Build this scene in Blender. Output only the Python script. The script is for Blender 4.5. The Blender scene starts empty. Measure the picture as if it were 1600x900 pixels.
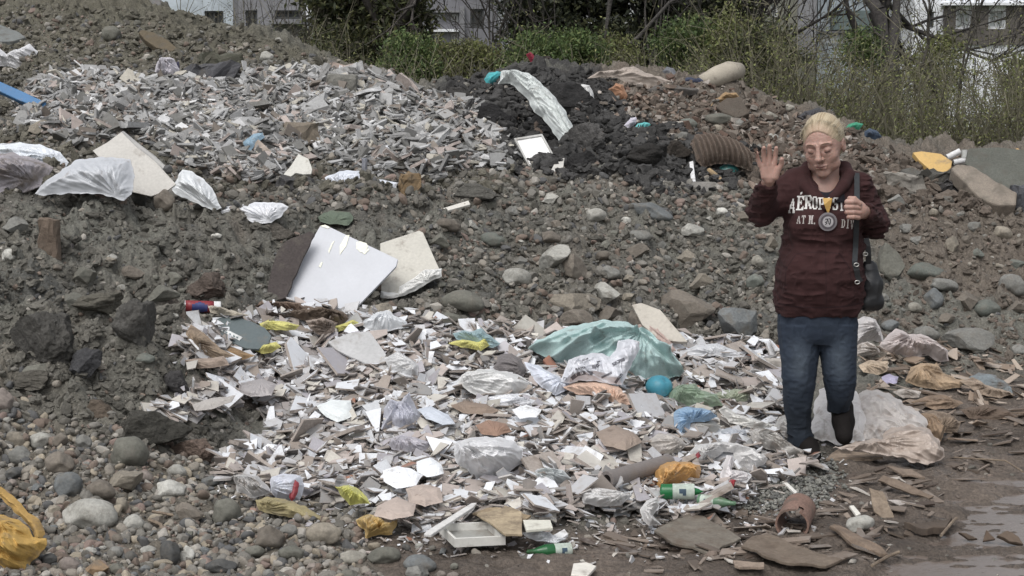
import bpy, math, random
import numpy as np
from mathutils import Vector
from mathutils.bvhtree import BVHTree

R = math.radians
random.seed(7)
rng = np.random.default_rng(7)
C = bpy.context.scene.collection

# ---------------------------------------------------------------- camera
F = 2500.0            # focal length in pixels of the 1600 wide frame
H = 1.695             # height of the lens
TH = math.atan(300 / F)   # downward pitch
cd = bpy.data.cameras.new('camera')
cam = bpy.data.objects.new('camera', cd)
C.objects.link(cam)
cam.location = (0, 0, H)
cam.rotation_euler = (math.pi / 2 - TH, 0, 0)
cd.sensor_width = 36
cd.lens = 36 * F / 1600
cd.clip_start = 0.1
cd.clip_end = 2000
bpy.context.scene.camera = cam

# ---------------------------------------------------------------- sky, sun, exposure
SUN_EL, SUN_AZ = 58, 205
w = bpy.data.worlds.new('World')
bpy.context.scene.world = w
w.use_nodes = True
nt = w.node_tree
nt.nodes.clear()
sk = nt.nodes.new('ShaderNodeTexSky')
sk.sky_type = 'NISHITA'
sk.sun_disc = False
sk.sun_elevation = R(SUN_EL)
sk.sun_rotation = R(SUN_AZ)
sk.air_density = 1.0
sk.dust_density = 4.0
sk.ozone_density = 1.0
hs = nt.nodes.new('ShaderNodeHueSaturation')
hs.inputs['Saturation'].default_value = 0.26
bg = nt.nodes.new('ShaderNodeBackground')
bg.inputs['Strength'].default_value = 0.12
wo = nt.nodes.new('ShaderNodeOutputWorld')
nt.links.new(sk.outputs[0], hs.inputs['Color'])
nt.links.new(hs.outputs[0], bg.inputs['Color'])
nt.links.new(bg.outputs[0], wo.inputs['Surface'])
sl = bpy.data.lights.new('sun', 'SUN')
sl.energy = .75
sl.angle = R(45)
sl.color = (1.0, 0.985, 0.955)
so = bpy.data.objects.new('sun', sl)
C.objects.link(so)
# Nishita azimuth: rotation 0 = +Y, turning clockwise seen from above
az = R(SUN_AZ)
sd = Vector((math.sin(az) * math.cos(R(SUN_EL)), math.cos(az) * math.cos(R(SUN_EL)), math.sin(R(SUN_EL))))
so.rotation_euler = sd.to_track_quat('Z', 'Y').to_euler()
vs = bpy.context.scene.view_settings
vs.view_transform = 'Standard'
vs.look = 'None'
vs.exposure = 0.54
vs.gamma = 1.0
bpy.context.scene.cycles.max_bounces = 6
bpy.context.scene.cycles.transparent_max_bounces = 12

# ---------------------------------------------------------------- noise (vectorised)
def _h(ix, iy, iz, s):
    n = (ix.astype(np.uint32) * np.uint32(374761393) + iy.astype(np.uint32) * np.uint32(668265263)
         + iz.astype(np.uint32) * np.uint32(2147483647 - 97) + np.uint32(s * 1013904223 & 0xffffffff))
    n = (n ^ (n >> np.uint32(13))) * np.uint32(1274126177)
    n = (n ^ (n >> np.uint32(16))) * np.uint32(2246822519)
    n = n ^ (n >> np.uint32(15))
    return n.astype(np.float32) / np.float32(4294967295.0)

def vnoise3(x, y, z, s=0):
    ix, iy, iz = np.floor(x).astype(np.int64), np.floor(y).astype(np.int64), np.floor(z).astype(np.int64)
    fx, fy, fz = (x - ix).astype(np.float32), (y - iy).astype(np.float32), (z - iz).astype(np.float32)
    ix, iy, iz = ix + 5000, iy + 5000, iz + 5000
    fx, fy, fz = [f * f * f * (f * (f * 6 - 15) + 10) for f in (fx, fy, fz)]
    r = 0
    for a in (0, 1):
        wa = fx if a else 1 - fx
        for b in (0, 1):
            wb = fy if b else 1 - fy
            for c in (0, 1):
                wc = fz if c else 1 - fz
                r = r + wa * wb * wc * _h(ix + a, iy + b, iz + c, s)
    return r * 2 - 1

def noise2(x, y, s=0):
    ix, iy = np.floor(x).astype(np.int64), np.floor(y).astype(np.int64)
    fx, fy = (x - ix).astype(np.float32), (y - iy).astype(np.float32)
    ux, uy = fx * fx * fx * (fx * (fx * 6 - 15) + 10), fy * fy * fy * (fy * (fy * 6 - 15) + 10)
    ix, iy = ix + 5000, iy + 5000
    zz = np.zeros_like(ix)
    r = 0
    for a in (0, 1):
        for b in (0, 1):
            an = _h(ix + a, iy + b, zz, s) * 6.2832
            g = np.cos(an) * (fx - a) + np.sin(an) * (fy - b)
            r = r + g * (ux if a else 1 - ux) * (uy if b else 1 - uy)
    return r * 1.5

def fbm2(x, y, o=4, s=0, g=0.5, l=2.03):
    r, a = 0, 1.0
    for k in range(o):
        r = r + a * noise2(x, y, s + k * 17)
        x, y, a = x * l + 3.1, y * l + 7.7, a * g
    return r

def ridge2(x, y, s=0):
    return 1 - 2 * np.abs(noise2(x, y, s))

def cells2(x, y, s=0):
    """distance to the nearest cell point and a random value of that cell"""
    ix, iy = np.floor(x).astype(np.int64), np.floor(y).astype(np.int64)
    best = np.full(x.shape, 9.0, np.float32)
    val = np.zeros(x.shape, np.float32)
    zz = np.zeros_like(ix)
    for a in (-1, 0, 1):
        for b in (-1, 0, 1):
            cx, cy = ix + a, iy + b
            px = cx + _h(cx + 5000, cy + 5000, zz, s)
            py = cy + _h(cx + 5000, cy + 5000, zz + 1, s)
            d = (px - x) ** 2 + (py - y) ** 2
            m = d < best
            best = np.where(m, d, best)
            val = np.where(m, _h(cx + 5000, cy + 5000, zz + 2, s), val)
    return np.sqrt(best), val

# ---------------------------------------------------------------- picture <-> place
CT, ST = math.cos(TH), math.sin(TH)
def ray(px, py):
    X, Y = (np.asarray(px, float) - 800) / F, (450 - np.asarray(py, float)) / F
    y = CT + Y * ST
    return X / y, (-ST + Y * CT) / y        # x and z per metre of y
def pt(px, py, Y):
    u, s = ray(px, py)
    return np.stack([u * Y, np.ones_like(u) * Y, H + s * Y], -1)
def proj(p):
    p = np.asarray(p, float)
    x, y, z = p[..., 0], p[..., 1], p[..., 2] - H
    d = y * CT - z * ST
    return 800 + F * x / d, 450 - F * (y * ST + z * CT) / d

def inpoly(px, py, poly):
    px, py = np.asarray(px, float), np.asarray(py, float)
    r = np.zeros(px.shape, bool)
    n = len(poly)
    for i in range(n):
        x0, y0 = poly[i]; x1, y1 = poly[(i + 1) % n]
        c = (y0 > py) != (y1 > py)
        with np.errstate(divide='ignore', invalid='ignore'):
            r ^= c & (px < (x1 - x0) * (py - y0) / (y1 - y0 + 1e-12) + x0)
    return r
def polydist(px, py, poly):
    """distance to the outline and the closest point on it"""
    best = np.full(px.shape, 1e9); bx = px.copy(); by = py.copy()
    n = len(poly)
    for i in range(n):
        x0, y0 = poly[i]; x1, y1 = poly[(i + 1) % n]
        dx, dy = x1 - x0, y1 - y0
        t = np.clip(((px - x0) * dx + (py - y0) * dy) / (dx * dx + dy * dy + 1e-9), 0, 1)
        qx, qy = x0 + t * dx, y0 + t * dy
        d = np.hypot(px - qx, py - qy)
        m = d < best
        best = np.where(m, d, best); bx = np.where(m, qx, bx); by = np.where(m, qy, by)
    return best, bx, by

# ---------------------------------------------------------------- mesh + object helpers
def mesh_np(name, V, faces, smooth=False, col=None, mats=None, midx=None):
    """faces: (n,k) array or a list of such arrays; col: per face rgb"""
    V = np.asarray(V, np.float32)
    if isinstance(faces, np.ndarray): faces = [faces]
    faces = [f for f in faces if len(f)]
    me = bpy.data.meshes.new(name)
    me.vertices.add(len(V)); me.vertices.foreach_set('co', V.ravel())
    loops = np.concatenate([f.ravel() for f in faces]).astype(np.int32)
    tot = np.concatenate([np.full(len(f), f.shape[1], np.int32) for f in faces])
    st = np.concatenate([[0], np.cumsum(tot)[:-1]]).astype(np.int32)
    me.loops.add(len(loops)); me.loops.foreach_set('vertex_index', loops)
    me.polygons.add(len(tot)); me.polygons.foreach_set('loop_start', st); me.polygons.foreach_set('loop_total', tot)
    me.polygons.foreach_set('use_smooth', np.full(len(tot), bool(smooth)))
    if midx is not None: me.polygons.foreach_set('material_index', np.asarray(midx, np.int32))
    me.update(calc_edges=True)
    me.validate(verbose=False)
    if col is not None:
        col = np.asarray(col, np.float32)
        ca = me.color_attributes.new('Col', 'FLOAT_COLOR', 'CORNER')
        c4 = np.ones((len(loops), 4), np.float32)
        c4[:, :3] = np.repeat(col, tot, 0) if len(col) == len(tot) else col[loops]
        ca.data.foreach_set('color', c4.ravel())
    for m in (mats or []): me.materials.append(m)
    return me

def link(name, me, parent=None, label=None, cat=None, group=None, kind=None, loc=None, color=None):
    o = bpy.data.objects.new(name, me)
    C.objects.link(o)
    if parent is not None: o.parent = parent
    if loc is not None: o.location = loc
    if label: o['label'] = label
    if cat: o['category'] = cat
    if group: o['group'] = group
    if kind: o['kind'] = kind
    if color is not None: o.color = (*color, 1)
    return o
def empty(name, loc, label, cat, group=None):
    return link(name, None, None, label, cat, group, loc=loc)

def recenter(V, c):
    return np.asarray(V) - np.asarray(c)

# ---------------------------------------------------------------- materials
def srgb(r, g, b):
    f = lambda c: (c / 255 / 12.92) if c / 255 <= 0.04045 else ((c / 255 + 0.055) / 1.055) ** 2.4
    m = .3 * r + .59 * g + .11 * b      # muted grade put into every colour: all sit close to neutral
    r, g, b = [m + (c - m) * .74 for c in (r, g, b)]
    return (f(r), f(g), f(b))

def mat(name, base=(.5, .5, .5), rough=.8, src='const', var=.25, vscale=6, fine=.2, fscale=60, bump=.3, bscale=90,
        bdist=.003, dirt=0, dirtcol=(.13, .10, .075), dscale=9, spec=.35, sss=0, trans=0, alpha=1, metal=0, sheen=0):
    m = bpy.data.materials.new(name)
    m.use_nodes = True
    N, L = m.node_tree.nodes, m.node_tree.links
    b = N['Principled BSDF']
    g = N.new('ShaderNodeNewGeometry')
    def noise(scale, detail=4, rough_=.6):
        n = N.new('ShaderNodeTexNoise')
        n.inputs['Scale'].default_value = scale; n.inputs['Detail'].default_value = detail
        n.inputs['Roughness'].default_value = rough_
        L.new(g.outputs['Position'], n.inputs['Vector'])
        return n
    if src == 'attr':
        a = N.new('ShaderNodeAttribute'); a.attribute_name = 'Col'; c = a.outputs['Color']
    elif src == 'obj':
        a = N.new('ShaderNodeObjectInfo'); c = a.outputs['Color']
    else:
        a = N.new('ShaderNodeRGB'); a.outputs[0].default_value = (*base, 1); c = a.outputs[0]
    def mulvar(c, n, amt):
        mr = N.new('ShaderNodeMapRange')
        mr.inputs['From Min'].default_value = .25; mr.inputs['From Max'].default_value = .75
        mr.inputs['To Min'].default_value = 1 - amt; mr.inputs['To Max'].default_value = 1 + amt
        L.new(n.outputs['Fac'], mr.inputs['Value'])
        vm = N.new('ShaderNodeVectorMath'); vm.operation = 'SCALE'
        L.new(c, vm.inputs[0]); L.new(mr.outputs[0], vm.inputs['Scale'])
        return vm.outputs[0]
    if var: c = mulvar(c, noise(vscale), var)
    if fine: c = mulvar(c, noise(fscale, 3), fine)
    if dirt:
        mr = N.new('ShaderNodeMapRange')
        mr.inputs['From Min'].default_value = .62 - dirt * .3; mr.inputs['From Max'].default_value = .78 - dirt * .2
        mr.inputs['To Max'].default_value = .85
        L.new(noise(dscale, 8, .68).outputs['Fac'], mr.inputs['Value'])
        mx = N.new('ShaderNodeMix'); mx.data_type = 'RGBA'
        L.new(mr.outputs[0], mx.inputs['Factor']); L.new(c, mx.inputs[6])
        mx.inputs[7].default_value = (*dirtcol, 1)
        c = mx.outputs[2]
    L.new(c, b.inputs['Base Color'])
    b.inputs['Roughness'].default_value = rough
    b.inputs['Specular IOR Level'].default_value = spec
    b.inputs['Metallic'].default_value = metal
    if sss:
        b.inputs['Subsurface Weight'].default_value = sss; b.inputs['Subsurface Scale'].default_value = .01
    if alpha < 1: b.inputs['Alpha'].default_value = alpha
    if trans:
        t = N.new('ShaderNodeBsdfTranslucent'); L.new(c, t.inputs['Color'])
        ms = N.new('ShaderNodeMixShader'); ms.inputs[0].default_value = trans
        o = N['Material Output']
        L.new(b.outputs[0], ms.inputs[1]); L.new(t.outputs[0], ms.inputs[2]); L.new(ms.outputs[0], o.inputs['Surface'])
    if bump:
        bp = N.new('ShaderNodeBump'); bp.inputs['Strength'].default_value = bump; bp.inputs['Distance'].default_value = bdist
        L.new(noise(bscale, 5).outputs['Fac'], bp.inputs['Height']); L.new(bp.outputs[0], b.inputs['Normal'])
    return m
# ================================================================ TERRAIN
flat = lambda Y: 150 + 4237 / Y
COLS = {
 -300: [(5.65, 895), (6.4, 770), (7.2, 620), (8, 480), (9, 360), (9.7, 300), (10.3, 290), (11.5, 262), (13, 225), (15, 160), (17, 90), (19, 10), (20, -10), (21, 5)],
 0: [(5.65, 897), (6.4, 785), (7.2, 650), (8, 500), (9, 370), (9.7, 302), (10.3, 296), (11.5, 262), (13, 225), (15, 155), (17, 90), (19, 25), (20, 4), (21, 12)],
 100: [(5.65, 899), (6.4, 780), (7.2, 665), (8, 520), (8.9, 385), (9.6, 305), (10.3, 298), (11.5, 272), (13, 230), (15, 140), (16.5, 95), (18.5, 20), (20, -22), (21, -15)],
 200: [(5.65, 900), (6.5, 775), (7.3, 672), (8.2, 520), (9, 395), (9.8, 303), (10.4, 298), (11.2, 296), (12, 268), (13.5, 215), (15, 135), (16, 115), (18, 40), (20, -22), (21, -10)],
 290: [(5.65, 900), (6.5, 790), (7.2, 715), (8.2, 540), (9, 430), (9.8, 325), (10.4, 315), (11.2, 312), (12, 280), (13.5, 215), (15, 135), (16, 118), (18, 50), (20, 32), (21, 45)],
 400: [(5.65, 900), (6.4, 805), (7, 755), (7.6, 700), (8.3, 570), (8.8, 490), (9.4, 420), (10, 345), (10.7, 330), (11.5, 325), (12.3, 285), (13.5, 225), (15, 145), (16.5, 110), (18, 66), (19, 58), (20, 70)],
 480: [(5.65, 900), (6.3, 828), (7, 750), (7.7, 675), (8.5, 560), (9, 490), (9.6, 415), (10.3, 345), (11, 322), (11.6, 318), (12.5, 290), (13.5, 240), (15, 150), (16.5, 115), (18, 88), (19, 84), (20, 100)],
 600: [(5.65, 900), (6.2, 840), (7, 745), (7.8, 650), (8.6, 552), (9, 506), (9.6, 430), (10.4, 340), (11, 300), (11.6, 292), (12.5, 275), (13.5, 235), (15, 165), (16, 130), (17, 122), (18, 135)],
 700: [(5.65, 900), (6.2, 840), (7, 740), (7.8, 650), (8.6, 560), (9.1, 505), (9.8, 430), (10.6, 350), (11.3, 295), (12, 280), (12.8, 268), (13.6, 245), (15, 185), (16.4, 152), (17.4, 142), (18.4, 160)],
 800: [(5.65, 900), (6.3, 820), (7, 735), (7.8, 650), (8.6, 570), (9.2, 515), (10, 435), (11, 345), (11.8, 290), (12.6, 278), (13.5, 255), (15, 185), (16.5, 132), (17.5, 116), (18.5, 122)],
 900: [(5.65, 900), (6.3, 828), (7, 745), (7.8, 658), (8.6, 575), (9.3, 515), (10.1, 435), (11, 350), (11.8, 285), (12.6, 278), (13.5, 255), (15, 185), (16.5, 135), (17.5, 117), (18.5, 125)],
 1000: [(5.65, 900), (6.3, 836), (7, 750), (7.8, 662), (8.6, 588), (9.4, 525), (10.2, 445), (11, 375), (11.8, 302), (12.6, 288), (13.5, 265), (15, 205), (16.5, 145), (17.5, 117), (18.5, 130)],
 1100: [(5.65, 900), (6.4, 820), (7.2, 738), (8, 658), (8.8, 590), (9.6, 530), (10.4, 465), (11.2, 390), (12, 318), (12.8, 300), (13.5, 280), (15, 215), (16.5, 150), (17.5, 126), (18.5, 140)],
 1200: [(5.65, 900), (6.5, 806), (7.5, 716), (8.3, 645), (9.2, 570), (10, 495), (11, 405), (12, 330), (12.8, 312), (13.5, 292), (15, 235), (16.5, 180), (17.5, 158), (18.5, 170)],
 1290: [(5.65, 900), (6.5, 803), (7.5, 716), (8.3, 655), (9.2, 580), (10, 510), (11, 420), (12, 340), (13, 300), (14, 270), (15.2, 235), (16.2, 205), (17, 198), (18, 212)],
 1400: [(5.65, 900), (6.5, 802), (7.5, 715), (8.5, 648), (9.3, 588), (10, 540), (11, 450), (12, 350), (13, 298), (14, 268), (15, 243), (15.8, 238), (16.8, 250)],
 1600: [(5.65, 900), (6.5, 802), (7.5, 715), (8.5, 649), (9.5, 593), (10.4, 540), (11.3, 455), (12.3, 355), (13.2, 310), (14.2, 275), (15.2, 250), (16, 243), (17, 255)],
 1900: [(5.65, 900), (6.5, 802), (7.5, 715), (8.5, 649), (9.5, 595), (10.6, 535), (11.6, 450), (12.6, 350), (13.5, 305), (14.5, 272), (15.5, 250), (16.4, 245), (17.4, 255)],
}
# rows of the ground sheet (distance) and columns (x per metre of distance)
Yd = np.concatenate([[0.6, 1.5, 3, 4, 4.6], np.linspace(5.0, 9.5, 340), np.linspace(9.52, 13, 190), np.linspace(13.02, 22, 330), np.geomspace(22.3, 900, 40)])
ud = np.concatenate([[-5, -3, -2, -1.4, -1.0, -.8, -.65, -.55, -.48], np.linspace(-.42, .42, 1051), [.48, .55, .65, .8, 1.0, 1.4, 2, 3, 5]])
def _profile(knots):
    Y = np.array([k[0] for k in knots]); P = np.array([k[1] for k in knots], float)
    _, s = ray(800, P)
    z = H + s * Y
    Y2 = np.concatenate([[0, 4.5], Y, [Y[-1] + 2.2, Y[-1] + 4, 60, 900]])
    z2 = np.concatenate([[0, 0], z, [max(z[-1] * .35, .1), 0.05, 0, 0]])
    yy = np.linspace(0, 30, 1501)
    zz = np.interp(yy, Y2, z2)
    k = np.exp(-np.linspace(-2.2, 2.2, 27) ** 2); k /= k.sum()
    zz = np.convolve(np.pad(zz, 13, mode='edge'), k, 'valid')
    return np.interp(Yd, yy, zz, right=0)
_pu = np.array([(c - 800) / F for c in COLS]); _pz = np.array([_profile(v) for v in COLS.values()])
def _colinterp(uq):
    uq = np.clip(uq, _pu[0], _pu[-1])
    i = np.clip(np.searchsorted(_pu, uq) - 1, 0, len(_pu) - 2)
    t = (uq - _pu[i]) / (_pu[i + 1] - _pu[i])
    # Catmull-Rom in the column direction keeps the heaps round
    p0, p1, p2, p3 = _pz[np.maximum(i - 1, 0)], _pz[i], _pz[i + 1], _pz[np.minimum(i + 2, len(_pu) - 1)]
    t = t[:, None]
    return .5 * (2 * p1 + (p2 - p0) * t + (2 * p0 - 5 * p1 + 4 * p2 - p3) * t * t + (3 * p1 - p0 - 3 * p2 + p3) * t ** 3)
Z0 = _colinterp(ud)                                   # smooth ground [u, Y]
side = np.clip((np.abs(ud) - .45) / .9, 0, 1)[:, None]
Z0 = Z0 * (1 - side)
X0, Y0 = ud[:, None] * Yd[None, :], np.repeat(Yd[None, :], len(ud), 0)

TILE = [(285, 575), (290, 530), (400, 505), (470, 490), (560, 500), (640, 505), (700, 520), (800, 520), (960, 560), (1060, 540), (1150, 542), (1230, 560), (1236, 600), (1236, 690), (1262, 712), (1290, 735), (1200, 770), (1150, 800),
        (1060, 828), (1000, 815), (930, 800), (860, 828), (760, 812), (700, 830), (640, 835), (580, 800), (560, 785), (430, 780), (345, 752), (340, 738), (430, 690), (420, 640), (370, 640), (240, 668), (235, 655), (350, 610), (355, 580)]
GREY = [(45, 150), (60, 130), (130, 115), (200, 128), (250, 125), (330, 130), (420, 110), (520, 112), (600, 125), (660, 150), (740, 165), (800, 240), (795, 262), (700, 268), (640, 278), (560, 265), (480, 240),
        (430, 285), (350, 275), (270, 250), (200, 205), (130, 225), (60, 205), (25, 185)]
DARK = [(680, 150), (720, 130), (800, 115), (930, 112), (960, 135), (975, 175), (1090, 215), (1170, 240), (1160, 285), (1080, 300), (1000, 285), (930, 262), (900, 280), (800, 262), (740, 200)]
BROWN = [(930, 112), (1060, 105), (1180, 150), (1290, 190), (1400, 240), (1600, 240), (1700, 240), (1700, 480), (1450, 470), (1380, 420), (1360, 330), (1180, 300), (1160, 230), (1060, 200), (970, 170)]
MUD = [(1800, 950), (1800, 590), (1540, 585), (1400, 640), (1260, 725), (1200, 760), (1100, 820), (900, 835), (760, 830), (560, 835), (620, 950)]
COBBLE = [(-200, 560), (0, 590), (60, 660), (130, 672), (230, 675), (300, 700), (350, 760), (560, 790), (620, 840), (600, 940), (-300, 940)]

def soft(px, py, poly, width):
    d, _, _ = polydist(px, py, poly)
    d = np.where(inpoly(px, py, poly), d, -d)
    return np.clip(d / width + .5, 0, 1)

PX, PY = proj(np.stack([X0, Y0, Z0], -1))
near = Y0 < 25
front = Y0 < 10.5
mid = (Y0 > 10.8) & near
mk = {}
jx, jy = PX + 14 * fbm2(X0 * 3, Y0 * 3, 2, 5), PY + 9 * fbm2(X0 * 3, Y0 * 3, 2, 6)
mk['tile'] = soft(jx, jy, TILE, 14) * front
mk['grey'] = soft(jx, jy, GREY, 12) * mid
mk['dark'] = soft(jx, jy, DARK, 16) * mid
mk['brown'] = soft(jx, jy, BROWN, 26) * (Y0 > 9.8) * near
mk['mud'] = soft(jx, jy, MUD, 26) * front
mk['cob'] = soft(jx, jy, COBBLE, 40) * front

# lumps and clods
Z = Z0.copy()
ramp = np.clip((Z0 - .02) / .25, 0, 1) * near
rough = (0.35 + .65 * ramp) * (1 - .72 * mk['mud']) * np.clip((Y0 - 4) / 1.5, 0, 1) * near * (1 - side)
rough = rough * (1 - .5 * mk['tile']) * (1 - .35 * mk['grey'])
n_big = fbm2(X0 / .9, Y0 / .9, 3, 11)
Z += .105 * n_big * rough
r2 = ridge2(X0 / .42 + .3 * n_big, Y0 / .42, 31)
Z += .055 * r2 * rough
cd_, cv = cells2(X0 / .16 + .25 * fbm2(X0 * 5, Y0 * 5, 2, 3), Y0 / .16 + .25 * fbm2(X0 * 5, Y0 * 5, 2, 4), 8)
Z += (.11 * (cv > .5) * np.clip((.62 - cd_) * 2.2, 0, .6)) * rough
cd2, cv2 = cells2(X0 / .065 + .3 * fbm2(X0 * 9, Y0 * 9, 2, 23), Y0 / .065, 9)
Z += (.045 * (cv2 > .4) * np.clip((.6 - cd2) * 2, 0, .6)) * rough
Z += .020 * fbm2(X0 / .10, Y0 / .10, 5, 51, .62) * np.clip(rough * 1.4, 0, 1)
# deeper hollows and slabs of earth in the heap on the left
hol = soft(PX, PY, [(-60, 470), (100, 440), (260, 480), (330, 560), (330, 680), (180, 680), (60, 640), (-60, 600)], 60) * front
Z += hol * (.11 * fbm2(X0 / .35, Y0 / .35, 3, 77) + .05 * ridge2(X0 / .2, Y0 / .2, 78))
# tyre-churned mud: long shallow ridges
mr_ = mk['mud']
Z += mr_ * (.018 * fbm2(X0 / .7, Y0 / .22, 3, 91) + .012 * ridge2(X0 / .22 + .5 * n_big, Y0 / .085, 92) + .006 * ridge2(X0 / .11, Y0 / .04 + n_big, 96) + .004 * fbm2(X0 / .05, Y0 / .03, 3, 93))
MUDLOW = soft(PX, PY, [(1330, 950), (1385, 868), (1450, 842), (1500, 800), (1440, 790), (1470, 760), (1540, 770), (1600, 740), (1750, 730), (1750, 960)], 40) * front
MUDLOW = np.maximum(MUDLOW, soft(PX, PY, [(1470, 745), (1540, 728), (1640, 722), (1640, 755), (1500, 765)], 20) * front)
Z -= .030 * MUDLOW
Z = np.where(near | (Y0 < 40), Z, Z)
idx = np.arange(len(ud) * len(Yd)).reshape(len(ud), len(Yd))
Fq = np.stack([idx[:-1, :-1], idx[1:, :-1], idx[1:, 1:], idx[:-1, 1:]], -1).reshape(-1, 4)

# earth colours, by what the ground is made of there
def lerp(a, b, t): return a * (1 - t[..., None]) + np.array(b) * t[..., None]
col = np.zeros(Z.shape + (3,)) + np.array(srgb(104, 103, 94))
patch = np.clip(fbm2(X0 / .8, Y0 / .8, 3, 61) * .9 + .25, 0, 1)
col = lerp(col, srgb(110, 103, 92), patch * .7)
col = lerp(col, srgb(80, 80, 78), np.clip(fbm2(X0 / .5, Y0 / .5, 3, 62) * 1.2 - .1, 0, 1) * .8)
col = lerp(col, srgb(112, 97, 86), np.clip(fbm2(X0 / .35, Y0 / .35, 3, 63) * 1.3 - .45, 0, 1) * .6)
col = lerp(col, srgb(104, 94, 80), mk['cob'] * .6)
col = lerp(col, srgb(132, 120, 110), mk['tile'] * .85)
col = lerp(col, srgb(128, 124, 120), mk['grey'] * .9)
col = lerp(col, srgb(58, 57, 57), mk['dark'] * .9)
col = lerp(col, srgb(106, 94, 82), mk['brown'] * .8)
mudc = np.clip(fbm2(X0 / .6, Y0 / .4, 3, 64) * .8 + .5, 0, 1)[..., None]
mudc = np.array(srgb(104, 91, 80)) * (1 - mudc) + np.array(srgb(78, 67, 58)) * mudc
t = (mk['mud'] * .95)[..., None]
col = col * (1 - t) + mudc * t
bankc = soft(PX, PY, [(-100, -40), (100, -40), (300, 30), (560, 110), (420, 108), (250, 122), (60, 128), (-100, 120)], 20) * mid
col = lerp(col, srgb(92, 88, 72), bankc * .8)
col = lerp(col, srgb(70, 78, 42), np.clip((Y0 - 17.5) / 3, 0, 1) * (Z0 < .9))

# ground material: colour attribute, several grain sizes, wetness where it is mud
gm = mat('ground', src='attr', rough=.9, var=.22, vscale=11, fine=.42, fscale=75, bump=.9, bscale=45, bdist=.02, spec=.3)
N_, L_ = gm.node_tree.nodes, gm.node_tree.links
wa = N_.new('ShaderNodeAttribute'); wa.attribute_name = 'wet'
mr2 = N_.new('ShaderNodeMapRange'); mr2.inputs['To Min'].default_value = .92; mr2.inputs['To Max'].default_value = .24
L_.new(wa.outputs['Fac'], mr2.inputs['Value']); L_.new(mr2.outputs[0], N_['Principled BSDF'].inputs['Roughness'])
gme = mesh_np('ground', np.stack([X0, Y0, Z], -1).reshape(-1, 3), Fq, smooth=True, col=col.reshape(-1, 3), mats=[gm])
wt = gme.attributes.new('wet', 'FLOAT', 'POINT')
wt.data.foreach_set('value', (mk['mud'] * np.clip(.55 + .7 * fbm2(X0 / .3, Y0 / .2, 3, 95), 0.1, 1)).astype(np.float32).ravel())
link('ground', gme, kind='structure')

# ground lookups
def _samp(T, u, Y):
    i = np.clip(np.searchsorted(ud, u) - 1, 0, len(ud) - 2); j = np.clip(np.searchsorted(Yd, Y) - 1, 0, len(Yd) - 2)
    a = (u - ud[i]) / (ud[i + 1] - ud[i]); b = (Y - Yd[j]) / (Yd[j + 1] - Yd[j])
    return (T[i, j] * (1 - a) + T[i + 1, j] * a) * (1 - b) + (T[i, j + 1] * (1 - a) + T[i + 1, j + 1] * a) * b
def gz(x, y, T=None):
    x, y = np.asarray(x, float), np.asarray(y, float)
    return _samp(Z if T is None else T, x / y, y)
def hit(px, py, T=None, ymin=0.0):
    """where the line of sight through a pixel meets the ground"""
    T = Z if T is None else T
    px, py = np.atleast_1d(np.asarray(px, float)), np.atleast_1d(np.asarray(py, float))
    out = np.zeros((len(px), 3))
    Ys = Yd[(Yd > max(4, ymin)) & (Yd < 120)]
    j0 = np.searchsorted(Yd, Ys[0])
    for k in range(0, len(px), 4000):
        u, s = ray(px[k:k + 4000], py[k:k + 4000])
        i = np.clip(np.searchsorted(ud, u) - 1, 0, len(ud) - 2)
        a = ((u - ud[i]) / (ud[i + 1] - ud[i]))[:, None]
        prof = T[i][:, j0:j0 + len(Ys)] * (1 - a) + T[i + 1][:, j0:j0 + len(Ys)] * a
        zr = H + s[:, None] * Ys[None, :]
        below = prof >= zr
        f = np.argmax(below, 1); f = np.where(below.any(1), np.maximum(f, 1), len(Ys) - 1)
        r = np.arange(len(u))
        d0, d1 = zr[r, f - 1] - prof[r, f - 1], zr[r, f] - prof[r, f]
        t = np.clip(d0 / (d0 - d1 + 1e-9), 0, 1)
        Y = Ys[f - 1] + t * (Ys[f] - Ys[f - 1])
        out[k:k + 4000] = np.stack([u * Y, Y, H + s * Y], -1)
    return out
def gnormal(x, y, e=.06):
    a = (gz(x + e, y, Z0) - gz(x - e, y, Z0)) / (2 * e); b = (gz(x, y + e, Z0) - gz(x, y - e, Z0)) / (2 * e)
    n = np.stack([-a, -b, np.ones_like(a)], -1)
    return n / np.linalg.norm(n, axis=-1, keepdims=True)

# puddle water: a level sheet that only shows in the low places of the mud
pm = mat('puddle_water', srgb(112, 98, 88), rough=.16, var=.16, vscale=5, fine=0, bump=.35, bscale=22, bdist=.006, spec=.5)
def puddle(poly, z):
    P = np.array([[x, y, z] for x, y in poly]); c = P.mean(0)
    link('puddle_water', mesh_np('puddle_water', recenter(P, c), np.arange(len(P))[None, :], mats=[pm]), loc=c, kind='structure')
pud = [hit([x], [y], Z0)[0][:2] for x, y in [(1330, 905), (1385, 860), (1470, 830), (1480, 745), (1640, 715), (1760, 720), (1800, 960), (1500, 1000)]]
puddle(pud, -0.041)
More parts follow.
